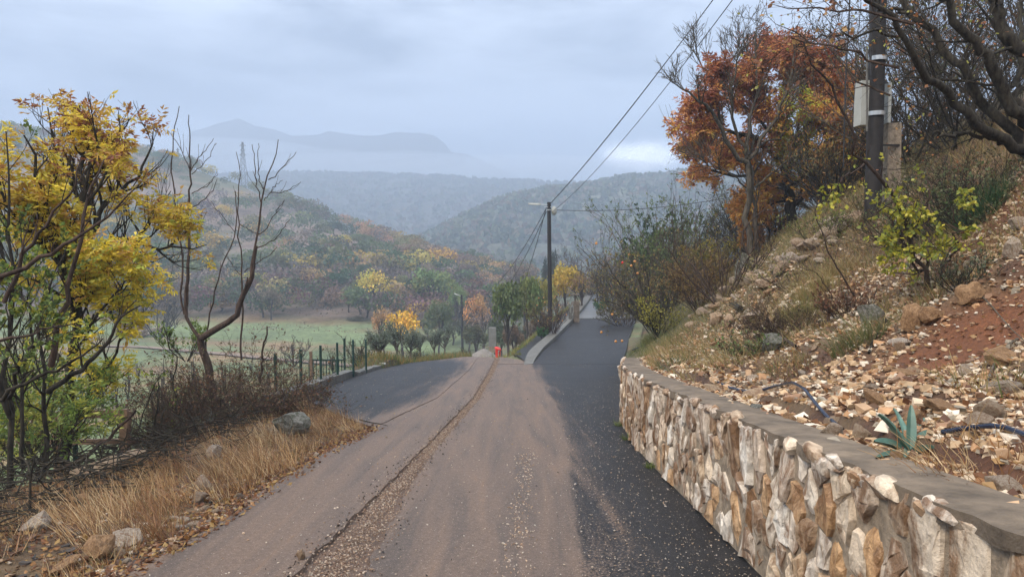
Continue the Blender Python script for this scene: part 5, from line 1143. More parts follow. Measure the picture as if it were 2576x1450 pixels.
tufts('grass_tuft', 'clump of tall straw coloured dry grass on the left verge', 'grass clump', [c_ for i_, c_ in enumerate(cs) if i_ % 7 != 3], 125, .40, .0055, STR, (-.55, .1, -.1), rng, .16)
def verge_samples(n, rng, y0=3.2, y1=13.5, w0=0, w1=3.2):
    y = y0 + (y1 - y0) * rng.random(n) ** 1.3; x = TL(y) - w0 - (w1 - w0) * rng.random(n) ** 1.3; return x, y
x, y = verge_samples(30000, rng, 2.6, 14, .1, 3.4); z = leftz(x, y); P = np.stack((x, y, z - .01), 1); nn_ = fbm(x, y, .9, 91, 2); k = (nn_ > .04); P = P[k]; n = len(P)
setting('dry_grass', blades(P, rng.uniform(.05, .2, n), np.array((-.2, .1, -.25))[None], rng.uniform(.003, .007, n), pick(rng, STR + [(.16, .09, .05), (.13, .13, .05)], n, .2), rng, 3), M_straw, 'stuff', False)
x, y = verge_samples(16000, rng, 2.6, 12.5, -.16, 2.4); x = np.where(rng.random(len(x)) < .35, TL(y) + .08 - np.abs(rng.normal(size=len(x))) * .22, x); z = leftz(np.minimum(x, TL(y) - .01), y); P = np.stack((x, y, z + .012), 1); mb = MB(); n = len(P)
mb.leaves(P, unit(rng.normal(size=(n, 3)) * (1, 1, .3)), rng.uniform(.025, .06, n), pick(rng, [(.20, .085, .035), (.14, .06, .03), (.28, .14, .05), (.10, .05, .03), (.34, .22, .08)], n), .7, rng, nrm=unit(rng.normal(size=(n, 3)) * .5 + (0, 0, 1))); setting('fallen_leaves', mb, M_leaf, 'stuff', False)
x, y = verge_samples(3000, rng, 2.6, 13, -.05, 1.5); x = np.where(rng.random(len(x)) < .55, TL(y) - np.abs(rng.normal(size=len(x))) * .16 + .03, x); z = leftz(np.minimum(x, TL(y) - .02), y); P = np.stack((x, y, z + .006), 1)
near = np.exp(-((y - 5) / 2.2) ** 2)
setting('gravel', chips(P, rng.uniform(.006, .022, len(P)) * (1 + 1.3 * near), rng, pick(rng, [(.45, .38, .30), (.30, .20, .12), (.20, .12, .07), (.14, .08, .05), (.03, .03, .03), (.05, .04, .035)], len(P))), M_attr, 'stuff', False)
# dead sticks
mb = MB(); n = 700; x, y = verge_samples(n, rng, 4.5, 10.5, 1.3, 3.0); z = leftz(x, y) + rng.uniform(.02, .28, n); d = unit(rng.normal(size=(n, 3)) * (1, .7, .22)); K = 5; Pn = np.empty((n, K, 3)); Pn[:, 0] = np.stack((x, y, z), 1)
for k in range(1, K): Pn[:, k] = Pn[:, k - 1] + d * rng.uniform(.06, .16, (n, 1)); d = unit(d + rng.normal(size=(n, 3)) * .22)
mb.tubes(Pn, rng.uniform(.003, .012, (n, 1)) * np.linspace(1, .5, K)[None], 4); o = single('brushwood', mb, M_bark, 'heap of dark dead sticks behind the dry grass under the yellow tree', 'brushwood', (-4, 7, -.9)); o['kind'] = 'stuff'
def lrock(px, py, w_, h_, mesh, label, name='stone', group=None, dep=None, tilt=None, zoff=0):
    p = G(px, py); d = p[1]; ww = w_ / FPX * d / 2; hh = h_ / FPX * d / 2; z = float(leftz(np.array([p[0]]), np.array([d]))[0]) if p[0] < TL(d) else p[2]
    return put_rock(mesh, (p[0], d, z + hh * .55 + zoff), (ww * 1.15, ww * .9 if dep is None else dep, hh * 1.2), np.random.default_rng(int(px)), name, label, group, tilt)
E3 = np.eye(3)
lrock(735, 1100, 96, 70, RGm[0], 'big grey mossy boulder in the dry grass at the corner of the asphalt patch', 'boulder', tilt=E3)
lrock(330, 1370, 78, 50, RB[1], 'pointed pale beige rock on the gravelly edge of the left verge')
lrock(95, 1345, 98, 48, RB[2], 'broad pale rock half hidden by stalks near the lower left corner')
lrock(508, 1246, 62, 44, RB[3], 'lumpy pale rock in rusty leaves at the road edge, behind the beige cube stone')
lrock(506, 1272, 42, 34, RB[4], 'beige blocky stone at the road edge below the lumpy pale rock')
lrock(512, 1285, 26, 15, RK[1], 'small white stone beside the beige blocky stone at the road edge')
lrock(530, 1281, 22, 11, RK[2], 'flat white chip just right of the small white stone at the road edge')
lrock(458, 1316, 40, 14, RK[3], 'flat white flake on the verge above the pointed beige rock')
lrock(523, 1312, 22, 14, RK[4], 'small pale stone at the asphalt edge below the white chips')
lrock(300, 1395, 50, 26, RK[5], 'small grey beige stone left of the pointed beige rock')
lrock(170, 1425, 100, 30, RO[0], 'long orange brown rock in the leaves at the lower left corner')
lrock(200, 1275, 44, 40, RO[1], 'ochre rock behind stalks above the lower left corner')
lrock(440, 1382, 22, 18, RO[2], 'small orange stone on the asphalt edge near the lower left')
lrock(540, 1160, 44, 40, RB[0], 'pale upright rock among the dry grass in the middle of the verge')
lrock(630, 1265, 20, 12, RK[6], 'tiny pinkish stone on the verge edge right of the lumpy rock')
p = G(757, 1404); put_rock(RB[5], (p[0], p[1], p[2] + .03), (.035, .035, .042), np.random.default_rng(9), 'stone', 'single beige stone lying alone on the reddish road left of the gravel channel')
p = G(310, 1425); put_rock(RO[3], (p[0] - .25, p[1] + .15, p[2] + .08), (.14, .1, .09), np.random.default_rng(2), 'stone', 'dark earthy clod at the road edge below the pointed beige rock').data.materials
r2 = np.random.default_rng(8)
for k in range(46):
    y = 3.6 + 5.5 * r2.random() ** 1.2; x = TL(y) - .02 - abs(r2.normal()) * .3; s = r2.uniform(.02, .045); put_rock(RK[k % 12], (x, y, float(leftz(np.array([x]), np.array([y]))[0]) + s * .5), (s * 1.2, s, s * .7), r2, 'stone', 'fist sized pale stone in the gravelly edge of the left verge', 'small pale stones along the left road edge')
# pale boulders behind the sticks, stick on the road
lrock(262, 1185, 110, 44, RB[0], 'low pale rocks showing behind the dead sticks under the plank fence', dep=.5)
mb = MB(); P = resample([G(905, 1062) + (0, 0, .05), G(930, 1066) + (0, 0, .03), G(960, 1070) + (0, 0, .03), G(975, 1073) + (0, 0, .02)], 10); mb.tubes(P[None], np.linspace(.012, .004, 10)[None], 5); single('twig', mb, M_bark, 'dark twig poking onto the road from the tip of the verge', 'twig', P[0])
# road litter
rng = np.random.default_rng(66)
def onroad(n, f): 
    y = 3 + 30 * rng.random(n) ** 2.0; x = f(y, n); return x, y
mb = MB(); n = 20000; y = 3 + 31 * rng.random(n) ** 2.1; a, b_ = seam(y); x = a + rng.normal(size=n) * b_ * .27; z = zmain(y) - .018 + rng.uniform(0, .015, n); inn = np.abs(x - a) < b_ * .5; z = np.where(inn, z, zmain(y) + .006)
s = rng.uniform(.004, .014, n); c1 = chips(np.stack((x, y, z), 1), s, rng, pick(rng, [(.27, .18, .12), (.33, .24, .17), (.18, .11, .075), (.13, .08, .055), (.40, .33, .26)], n), .7)
setting('gravel', c1, M_attr, 'stuff', False)
n = 5200; y = 3 + 20 * rng.random(n) ** 1.8; er = ER(y); x = er - np.abs(rng.normal(size=n)) * .75 - .02; x = np.where(rng.random(n) < .35, rng.uniform(-2.3, 1.5, n), x); ok = (x > -2.3) & (x < er - .01); x, y = x[ok], y[ok]; n = len(x)
setting('gravel', chips(np.stack((x, y, zmain(y) + .004), 1), rng.lognormal(-5.1, .35, n), rng, pick(rng, [(.46, .41, .35), (.36, .30, .23), (.3, .22, .15)], n), .6), M_attr, 'stuff', False)
n = 700; y = 3 + 6 * rng.random(n); x = rng.normal(size=n) * .06 + np.interp(y, [3, 9], [-.03, .16]); k = rng.integers(0, 5, n) == 0; x = np.where(k, rng.normal(size=n) * .3 - 1.55 + (y - 4.5) * .08, x)
setting('gravel', chips(np.stack((x, y, zmain(y) + .004), 1), rng.uniform(.005, .014, n), rng, pick(rng, [(.46, .34, .24), (.56, .47, .38), (.30, .2, .13)], n), .6), M_attr, 'stuff', False)
n = 500; y = rng.uniform(9, 36, n); x = np.where(y < 26, np.interp(y, [9, 16.5, 26], [-2.2, -4.6, -4.5]) + rng.uniform(.1, 3, n), rng.uniform(1.5, 5, n)); 
setting('gravel', chips(np.stack((x, y, np.where(y < 28.5, zmain(y) + np.where((x < -1.7) & (y > 11.2), .04, .006), zup(y) + .006)), 1), rng.uniform(.008, .02, n), rng, pick(rng, [(.36, .31, .25), (.3, .22, .1)], n), .5), M_attr, 'stuff', False)

n = 700; y = 3 + 22 * rng.random(n) ** 1.6; a, b_ = seam(y); sg = np.where(rng.random(n) < .7, -1, 1); x = a + sg * (b_ * .5 + np.abs(rng.normal(size=n)) * .09); far_ = rng.random(n) < .12; x = np.where(far_, rng.uniform(-2.3, .8, n), x)
setting('asphalt_crumbs', chips(np.stack((x, y, zmain(y) + .006), 1), rng.uniform(.005, .014, n), rng, pick(rng, [(.02, .018, .017), (.035, .028, .022), (.06, .04, .03)], n), .7), M_attr, 'stuff', False)

for i_, (px, py, dd_, st_, hg_, sp_, nl_, pal_, lab_) in enumerate([(30, 1240, 8.5, 16, 1.0, 1.6, 700, [(.16, .13, .05), (.10, .12, .05), (.22, .12, .06)], 'tangled brown and green undergrowth at the foot of the green leaved sapling'), (250, 1150, 11.5, 14, .7, 1.4, 260, [(.14, .16, .06), (.2, .16, .07)], 'thin twiggy undergrowth behind the lower rail of the plank fence'), (400, 1100, 12.5, 12, .9, 1.5, 200, [(.16, .18, .06), (.22, .15, .07)], 'thin twiggy undergrowth between the plank fence and the rust brown dead bush'), (-30, 1100, 10, 16, 2.0, 2.0, 900, [(.2, .2, .06), (.14, .16, .05)], 'yellow green shrub cut by the left edge of the picture')]):
    shrub('shrub', lab_, 'shrub', W(px, py, dd_), st_, hg_, sp_, (0, 0, .3), nl_, pal_, M_bark, 340 + i_, .012, (.03, .055), .6, 8, 4, up=.25, fine=.0025)
# ---------------------------------------------------------------- the bank: stones, scree, grasses
rng = np.random.default_rng(202)
def bz(x, y): return bank_z(np.atleast_1d(x), np.atleast_1d(y))
def ray_bank(px, py, d0=2.0, d1=40):
    ds = np.linspace(d0, d1, 500); P = np.array([W(px, py, d) for d in ds]); U = P[:, 0] - ER(P[:, 1]) - .33; z = FR(P[:, 0], P[:, 1]); ok = np.where((P[:, 2] < z) & (U > 0))[0]
    if not len(ok): return P[-1]
    p = P[ok[0]].copy(); p[2] = bz(p[0], p[1])[0]; return p
def brock(px, py, w_, h_, mesh, label, name='stone', tilt=None, group=None, dep=.8, sink=.35):
    p = ray_bank(px, py + h_ * .3); d = p[1]; ww = w_ / FPX * d / 2; hh = h_ / FPX * d / 2
    return put_rock(mesh, (p[0], d, p[2] + hh * (1 - sink)), (ww * 1.15, ww * dep, hh * 1.25), np.random.default_rng(int(px + py)), name, label, group, tilt)
def tl(ax): 
    c, s = math.cos(ax), math.sin(ax); return np.array([[c, 0, s], [0, 1, 0], [-s, 0, c]])
brock(2150, 548, 66, 34, RB[0], 'flat pale slab resting at the left foot of the utility pole', tilt=tl(-.1))
brock(2095, 560, 40, 26, RB[1], 'small pale stone left of the flat slab at the utility pole')
brock(1868, 690, 34, 78, RGm[1], 'upright pale grey stone at the end of the drystone heap under the bare tree', tilt=tl(.1))
brock(1940, 875, 74, 54, RGm[2], 'pale grey triangular boulder on the grassy middle of the bank', 'boulder')
brock(1800, 808, 46, 34, RB[2], 'squarish beige block below the charred log')
brock(1838, 806, 42, 34, RB[3], 'second beige block just right of the squarish block below the charred log')
brock(1905, 792, 70, 16, RB[4], 'long flat pale slab right of the charred log', tilt=tl(-.08))
brock(2192, 795, 74, 44, RGm[3], 'grey green split slab sticking out of the bank above the earth cut', tilt=tl(.5))
brock(2290, 815, 66, 72, RO[0], 'large rounded ochre boulder at the left side of the red earth cut', 'boulder', tilt=tl(.45))
brock(2345, 808, 60, 48, RO[1], 'brown ochre rock tucked right of the rounded ochre boulder', tilt=tl(.2))
brock(2440, 762, 74, 58, RO[2], 'tilted ochre slab at the top of the red earth cut', tilt=tl(.6))
brock(2520, 900, 120, 40, RO[3], 'long orange slab lying across the foot of the red earth cut', tilt=tl(.2))
brock(2545, 655, 50, 60, RB[5], 'pale upright stone at the right edge above the red earth cut')
brock(2455, 670, 56, 34, RB[0], 'grey beige flat stone on the lip above the tilted ochre slab', tilt=tl(.2))
brock(2560, 590, 50, 40, RB[1], 'beige stone at the right edge among leaf litter on top of the bank')
brock(2162, 1072, 70, 48, RB[2], 'big rounded pale boulder beside the end of the blue hose', 'boulder')
brock(2092, 1090, 60, 44, RB[3], 'pale stone on red earth left of the rounded boulder at the hose')
brock(2358, 1040, 76, 36, RO[4], 'broad ochre boulder behind the agave', 'boulder')
brock(2296, 1062, 60, 34, RO[0], 'smaller brown orange rock between the agave and the broad ochre boulder')
brock(2490, 1045, 70, 60, RB[4], 'angular white stone right of the ochre boulder', tilt=tl(.6))
brock(2465, 1088, 60, 36, RB[5], 'flat white stone below the angular white stone')
brock(2520, 968, 92, 36, RB[0], 'wide flat cream stone under a dark root at the right edge', tilt=tl(-.15))
brock(2235, 918, 54, 16, RO[1], 'flat rust orange slab on the scree below the rounded ochre boulder')
brock(2298, 925, 42, 34, RB[1], 'pinkish white stone right of the flat rust slab')
brock(2260, 880, 30, 36, RB[2], 'small bright stone above the flat rust slab')
brock(2430, 930, 52, 30, RB[3], 'cream stone on the foot of the earth cut')
brock(1660, 880, 30, 20, RB[4], 'blocky stone at the near end of the scree by the wall end')
brock(1905, 1015, 50, 20, RGm[0], 'grey flat stone beside the hose behind the coping')
brock(1985, 1100, 40, 30, RO[2], 'ochre wedge stone right behind the coping')
brock(2245, 1130, 60, 28, RB[5], 'grey white stone at the foot of the agave')
brock(2255, 1180, 70, 36, RO[3], 'orange brown stone lying just behind the coping below the agave')
brock(2530, 1215, 90, 50, RB[0], 'pale stone half buried behind the coping at the right edge')
# drystone heap running up the ridge line
rs = np.random.default_rng(12)
for k in range(58):
    t_ = rs.random(); px = 1740 + 380 * t_ + rs.normal() * 16; py = 770 - 195 * t_ + rs.normal() * 18 + 20; p = ray_bank(px, py); s = rs.uniform(.08, .2); put_rock(RK[k % 12], (p[0], p[1], p[2] + s * .4), (s * 1.3, s, s * .7), rs, 'stone', 'grey beige stone in the tumbled drystone heap along the ridge of the bank', 'stones of the tumbled drystone heap on the ridge')
# loose stones that can be picked out one by one
n = 0
while n < 175:
    y = 2.4 + 17 * rs.random() ** 1.5; u = .1 + 4.6 * rs.random() ** 1.1; x = ER(y) + .33 + u; z = bz(x, y)[0]; dc = math.hypot((x - CUT[0]) / 1.2, (y - CUT[1]) / .9)
    if dc < .75 or (y > 10 and u > 2.6 and rs.random() < .7): continue
    s = float(np.clip(rs.lognormal(-2.75, .45), .035, .2)); me = RK[n % 12] if rs.random() < .8 else RO[n % 5]
    put_rock(me, (x, y, z + s * .25), (s * 1.35, s, s * .6), rs, 'stone', 'loose angular limestone piece lying on the reddish bank behind the wall', 'loose stones scattered over the bank'); n += 1
def bank_samples(n, rng, y0, y1, u0, u1, py_=1.4, pu=1.2):
    y = y0 + (y1 - y0) * rng.random(n) ** py_; u = u0 + (u1 - u0) * rng.random(n) ** pu; x = ER(y) + .33 + u; return x, y, u
x, y, u = bank_samples(56000, rng, 1.6, 18, -.14, 5); nn_ = fbm(x, y, .55, 131, 2); dc = np.hypot((x - CUT[0]) / .85, (y - CUT[1]) / .75)
k = ((u > 0) | (rng.random(len(x)) < .35)) & ((nn_ > -.25) | (rng.random(len(x)) < .35) | (u < .45)) & ((dc > .9) | (rng.random(len(x)) < .14)) & ((y < 11) | (u < 2.8) | (rng.random(len(x)) < .2)); x, y = x[k], y[k]; z = bz(x, y); P = np.stack((x, y, z + .008), 1); n = len(x)
setting('rubble', chips(P, np.clip(rng.lognormal(-3.75, .55, n), .008, .085), rng, pick(rng, [(.62, .51, .38), (.68, .60, .49), (.50, .36, .22), (.54, .43, .30), (.40, .26, .15), (.30, .26, .20), (.42, .24, .12), (.20, .12, .07), (.45, .31, .18), (.28, .16, .09)], n), .6), M_attr, 'stuff', False)
print('chips', n)
x, y, u = bank_samples(15000, rng, 1.8, 15, .0, 6); z = bz(x, y); P = np.stack((x, y, z + .02), 1); n = len(x); mb = MB()
mb.leaves(P, unit(rng.normal(size=(n, 3)) * (1, 1, .35)), rng.uniform(.03, .075, n), pick(rng, [(.30, .15, .06), (.22, .10, .045), (.14, .07, .035), (.36, .22, .09), (.12, .055, .03)], n), .75, rng, nrm=unit(rng.normal(size=(n, 3)) * .5 + (0, 0, 1))); setting('fallen_leaves', mb, M_leaf, 'stuff', False)
# grasses
x, y, u = bank_samples(62000, rng, 2.5, 24, .12, 7, 1.05, 1.0); nn_ = fbm(x, y, .7, 151, 2); dc = np.hypot((x - CUT[0]) / 1.5, (y - CUT[1]) / 1.2); w_ = smooth01((y - 6) / 5) * .55 + smooth01((u - 2.2) / 1.5) * .35
k = (nn_ > .26 - w_ * .75) & (dc > 1.0); x, y, u, w_ = x[k], y[k], u[k], w_[k]; z = bz(x, y); n = len(x); P = np.stack((x, y, z - .01), 1)
OL = [(.32, .26, .10), (.42, .31, .14), (.22, .21, .08), (.15, .18, .06), (.5, .38, .2), (.28, .16, .08)]
setting('bank_grass', blades(P, rng.uniform(.08, .34, n), np.array((-.35, -.15, -.2))[None], rng.uniform(.004, .010, n), pick(rng, OL, n, .2), rng, 4, .9), M_straw, 'stuff', False)
x = np.concatenate([ER(yy_) + .2 + np.abs(rng.normal(size=90)) * .9 for yy_ in np.linspace(14.5, 34, 50)]); y = np.repeat(np.linspace(14.5, 34, 50), 90) + rng.normal(size=4500) * .2; z = bz(x, y); P = np.stack((x, y, z - .01), 1); n = len(x)
setting('bank_grass', blades(P, rng.uniform(.12, .42, n), np.array((-.3, -.1, 0))[None], rng.uniform(.006, .014, n), pick(rng, [(.13, .17, .05), (.19, .20, .07), (.26, .22, .10), (.09, .13, .04)], n, .2), rng, 4, .8), M_straw, 'stuff', False)
bzf = lambda x, y: bank_z(x, y)
def btuft(px, py, n, hg, pal, label, lean=(-.3, -.2, 0), rad=.25, group=None):
    p = ray_bank(px, py); tufts('grass_tuft', label, 'grass clump', [(p[0], p[1])], n, hg, .007, pal, lean, rng, rad, bzf, group, .9)
btuft(2470, 545, 700, .42, [(.035, .10, .045), (.05, .13, .05), (.06, .12, .05)], 'lush dark green grass tussock near the right edge of the bank')
btuft(2160, 880, 450, .34, [(.10, .14, .05), (.20, .17, .07), (.14, .15, .05)], 'green and tan grass tussock left of the grey green slab')
btuft(2385, 1155, 110, .3, STR[:3], 'straw grass arching over stones right of the agave', (-.6, -.4, 0))
btuft(2480, 1185, 130, .34, STR, 'dry grass clump behind the coping near the right edge', (-.6, -.4, 0))
btuft(2120, 690, 600, .4, OL, 'olive tan grass tussock on the middle of the slope below the pole')
btuft(2050, 740, 600, .4, OL[:4], 'broad tawny grass tussock left of the yellow leaved shrub')
btuft(2010, 800, 500, .35, OL, 'tawny grass tussock above the grey triangular boulder')
btuft(1640, 855, 420, .4, [(.12, .17, .05), (.2, .2, .08)], 'green grass tussock drooping over the wall end')
btuft(1980, 935, 350, .28, OL, 'matted tan grass clump below the grey triangular boulder')
btuft(1700, 920, 160, .3, [(.06, .12, .045)], 'few dark green rushes behind the far end of the wall')
# dead brushwood ball
shrub('shrub', 'round brown dead bush on the slope above the grey triangular boulder', 'shrub', ray_bank(1955, 850), 60, .45, 1.1, (0, 0, .2), 0, None, M_barkred, 61, .004, l1n=9, l2n=4, up=.1, wig=.3, fine=.002)
shrub('shrub', 'reddish leaved low shrub on the slope left of the yellow leaved shrub', 'shrub', ray_bank(2130, 790), 24, .4, .8, (0, 0, .2), 500, [(.2, .09, .05), (.15, .08, .045)], M_barkred, 62, .005, (.03, .05))
# hose
def hose(pts, r, lab):
    P = resample([ray_bank(x, y) + (0, 0, dz) for x, y, dz in pts], 50); mb = MB(); mb.tubes(P[None], np.full((1, 50), r), 8); return single('hose', mb, M_hose, lab, 'hose', P[0])
hose([(1800, 962, .0), (1850, 985, .03), (1900, 990, .05), (1960, 988, .12), (2010, 1003, .14), (2070, 1035, .08), (2120, 1058, .02)], .0125, 'dark blue hose arching over the stones behind the coping')
hose([(2370, 1112, .02), (2440, 1122, .05), (2510, 1132, .06), (2590, 1140, .04)], .0125, 'end of dark blue hose lying right of the agave')
P = resample([W(1590, 880, 21), W(1620, 868, 20.5), W(1660, 862, 20), W(1690, 870, 19.5)], 20); mb = MB(); mb.tubes(P[None], np.full((1, 20), .014), 6); single('hose', mb, M_hose, 'thin dark pipe curving over the grass at the far end of the wall', 'hose', P[0])
# agave
c = ray_bank(2290, 1115); o = thing('agave', 'blue green agave with thick curved leaves among the stones behind the wall', 'agave', c); s = c[1] / FPX
def agleaf(tipx, tipy, w_, lift, dy=0.0):
    e = np.array(W(tipx, tipy, c[1] + dy)); m = (c + e) / 2 + (0, 0, lift); K = 12; t_ = np.linspace(0, 1, K)[:, None]; P = (1 - t_) ** 2 * c + 2 * t_ * (1 - t_) * m + t_ ** 2 * e
    tn = unit(np.gradient(P, axis=0)); sd_ = unit(np.cross(tn, (0.1, -.5, 1))); nr = np.cross(sd_, tn); wv = (w_ * s * (np.sin(np.pi * np.clip(t_ * .78 + .18, 0, 1))) ** .8)
    V = np.stack((P - sd_ * wv / 2 + nr * wv * .22, P - nr * wv * .0, P + sd_ * wv / 2 + nr * wv * .22, P - nr * (.012 + wv * .12)), 1); i = np.arange(K * 4).reshape(K, 4); q = np.concatenate([np.stack((i[:-1, k], i[1:, k], i[1:, (k + 1) % 4], i[:-1, (k + 1) % 4]), 1) for k in range(4)])
    mb = MB(); mb.add(V, q); part('leaf', mb, M_agave, o)
for a in [(2292, 1018, 26, .03, .1), (2212, 1040, 20, .05, -.05), (2200, 1108, 30, .03, -.1), (2205, 1148, 18, .02, -.35), (2340, 1082, 26, .03, .05), (2262, 1045, 18, .03, .3), (2325, 1050, 16, .03, .3), (2236, 1075, 20, .05, .25), (2350, 1120, 22, .02, -.2), (2275, 1150, 20, .04, -.3), (2248, 1025, 14, .06, .35)]: agleaf(*a)
# charred log
a, b_ = ray_bank(1785, 770), ray_bank(1862, 800); mb = MB(); P = np.linspace(a + (0, 0, .16), b_ + (0, 0, .14), 8); P[:, 2] += rng.normal(size=8) * .012; mb.tubes(P[None], np.array([[.09, .11, .1, .105, .1, .09, .08, .05]]), 9, cap=True); single('log', mb, M_bark, 'black charred log lying across the scree below the twiggy shrub', 'log', a)
a = ray_bank(2210, 850); mb = MB(); mb.tubes(resample([W(2212, 800, a[1]), W(2222, 830, a[1] - .05), W(2230, 860, a[1] - .1)], 6)[None], np.linspace(.02, .014, 6)[None], 6, cap=True); single('stick', mb, M_wood, 'pale broken stick leaning below the grey green slab', 'stick', a)
a = ray_bank(1960, 905); mb = MB(); mb.tubes(resample([ray_bank(1930, 830) + (0, 0, .12), ray_bank(1965, 868) + (0, 0, .1), ray_bank(2000, 900) + (0, 0, .05)], 6)[None], np.linspace(.03, .018, 6)[None], 6); single('stick', mb, M_barkred, 'dark brown stick slanting down beside the grey triangular boulder', 'stick', a)
a = ray_bank(2215, 860); mb = MB(); mb.tubes(resample([ray_bank(2225, 828) + (0, 0, .1), ray_bank(2200, 870) + (0, 0, .04), ray_bank(2185, 905) + (0, 0, .02)], 6)[None], np.linspace(.03, .012, 6)[None], 6); single('stick', mb, M_bark, 'black burnt stick running down from the grey green slab', 'stick', a)
P = resample([ray_bank(2330, 1150) + (0, 0, .03), W(2350, 1240, 3.0)], 4)
mb = MB(); c = W(2362, 1232, 2.75); 
# exposed roots over the earth cut
def root(pts, r, lab):
    P = resample([ray_bank(*q) + (0, 0, .04) for q in pts], 16); mb = MB(); mb.tubes(P[None], np.linspace(r, r * .4, 16)[None], 5); single('root', mb, M_barkgrey, lab, 'root', P[0])
root([(2380, 745), (2420, 720), (2470, 705), (2530, 690)], .014, 'brown root crossing the top of the earth cut')
root([(2430, 745), (2480, 770), (2540, 830), (2576, 880)], .008, 'thin root trailing diagonally across the earth cut')
root([(2560, 850), (2530, 880), (2500, 930), (2480, 980)], .014, 'dark root bending over the long orange slab')
# dripping yellow sprigs along wall foot, green tufts
for i, (s_px, py, lab) in enumerate([(1568, 1060, 'small green weed at the far foot of the stone wall'), (1580, 1095, 'green weed tuft at the foot of the wall below the first weed'), (1640, 1165, 'tiny moss green weed at the foot of the wall nearer the middle')]):
    p = G(s_px, py + 10); p[0] = ER(p[1]) - .03; tufts('weed', lab, 'weed', [(p[0], p[1])], 70, .12, .012, [(.10, .16, .04), (.16, .2, .06)], (-.1, 0, 0), rng, .07, lambda x, y: zmain(y), None, .9)

# ---------------------------------------------------------------- trees and shrubs on the right
rng = np.random.default_rng(301); D = 20
o = thing('bare_tree', 'leafless pale grey tree with fine upright twigs in front of the orange tree', 'tree', W(1893, 655, D))
def LQ(pts, r0, r1, d0=D, dd=.0, K=12): return limb([(x, y, d0 + dd * i / len(pts)) for i, (x, y) in enumerate(pts)], r0, r1, K, rng, .03)
L = [LQ([(1896, 665), (1886, 600), (1882, 540), (1885, 460), (1881, 408)], .09, .07), LQ([(1881, 408), (1849, 384), (1817, 328), (1800, 290), (1781, 272), (1749, 248), (1715, 222), (1690, 205)], .07, .012, dd=-1.2),
     LQ([(1812, 320), (1805, 240), (1801, 212), (1781, 192), (1760, 150), (1740, 110)], .045, .010, dd=.8), LQ([(1805, 230), (1835, 190), (1850, 140), (1862, 90)], .03, .008, 20.3), LQ([(1878, 400), (1860, 340), (1838, 300), (1840, 240), (1852, 160), (1870, 100)], .05, .010, dd=-.8),
     LQ([(1881, 390), (1884, 320), (1905, 228), (1905, 160), (1897, 100), (1905, 60)], .055, .010, dd=.6), LQ([(1885, 400), (1917, 360), (1950, 296), (1985, 208), (2000, 150), (1990, 90)], .055, .010, dd=-.6), LQ([(1915, 365), (1960, 350), (2010, 300), (2040, 240)], .03, .008, dd=1),
     LQ([(1915, 665), (1898, 580), (1897, 460), (1889, 400), (1900, 340)], .06, .03, 20.2), LQ([(1900, 470), (1960, 420), (2010, 380), (2050, 330)], .035, .008, 20.2, -1), LQ([(1889, 480), (1850, 440), (1800, 420), (1760, 400)], .025, .006, 20.2, -1)]
l0 = stack_limbs(L); l1 = sprout(l0[0][1:], l0[1][1:], 10, rng, (.25, .98), (.4, .85), (.6, 1.2), .5, .22, .12, 8, .012, absolute=True); l2 = sprout(l1[0], l1[1], 6, rng, (.2, 1), (.4, .9), (.3, .7), .6, .15, .14, 5, .0085, absolute=True); l3 = sprout(l2[0], l2[1], 3, rng, (.3, 1), (.4, .9), (.15, .35), .7, .15, .14, 4, .0065, absolute=True)
part('trunk', tubes_mb([l0, l1, l2, l3], (9, 5, 3, 3)), M_barkgrey, o, True)
# orange tree behind
D = 21.8; o = thing('autumn_tree', 'broad tree with rust red and orange feathery leaves behind the leafless tree', 'tree', W(2000, 620, D))
L = [LQ([(2000, 640), (1995, 560), (1989, 480), (1969, 420), (1957, 328)], .17, .11, D), LQ([(1969, 420), (1920, 360), (1860, 330), (1780, 320), (1720, 310)], .08, .02, D, -1.5), LQ([(1957, 330), (1930, 250), (1900, 190), (1890, 140)], .08, .02, D, 1), LQ([(1957, 330), (1970, 230), (1975, 160), (1960, 110)], .08, .02, D, -.5),
     LQ([(1975, 430), (2020, 340), (2060, 260), (2070, 180)], .08, .02, D, .8), LQ([(1985, 470), (1900, 440), (1820, 440), (1740, 420)], .06, .02, D, 1.5), LQ([(1989, 480), (2050, 420), (2100, 400), (2140, 390)], .06, .02, D, -1), LQ([(1989, 500), (1930, 520), (1880, 560)], .04, .015, D, .4), LQ([(1969, 420), (1950, 340), (1860, 250), (1790, 230)], .05, .015, D, -2), LQ([(1985, 470), (2020, 440), (2080, 350), (2110, 280)], .05, .015, D, -2.5), LQ([(1980, 440), (2010, 300), (2030, 200), (2020, 140)], .05, .015, D, -2)]
l0 = stack_limbs(L); l1 = sprout(l0[0], l0[1], 9, rng, (.3, .98), (.5, 1.1), (1.0, 1.9), .5, .2, .15, 7, .01, absolute=True); l2 = sprout(l1[0], l1[1], 4, rng, (.2, 1), (.4, 1), (.5, .9), .6, .1, .16, 5, .006, absolute=True)
part('trunk', tubes_mb([l0, l1, l2], (9, 5, 3)), M_bark, o, True)
p, d = tips(l2[0], 12500, rng, (.1, 1)); qx, qy = proj(p); lump = fbm(p[:, 0] + p[:, 2], p[:, 1], .55, 171, 1); k = ((lump > -.05) | ((qx > 1870) & (lump > -.36))) & (qy > 105 + 2.2 * np.maximum(0, 1760 - qx) * 1.2 + rng.normal(size=len(p)) * 20) & (qx > 1680) & (qy < 610); p, d, qx, qy = p[k], d[k], qx[k], qy[k]
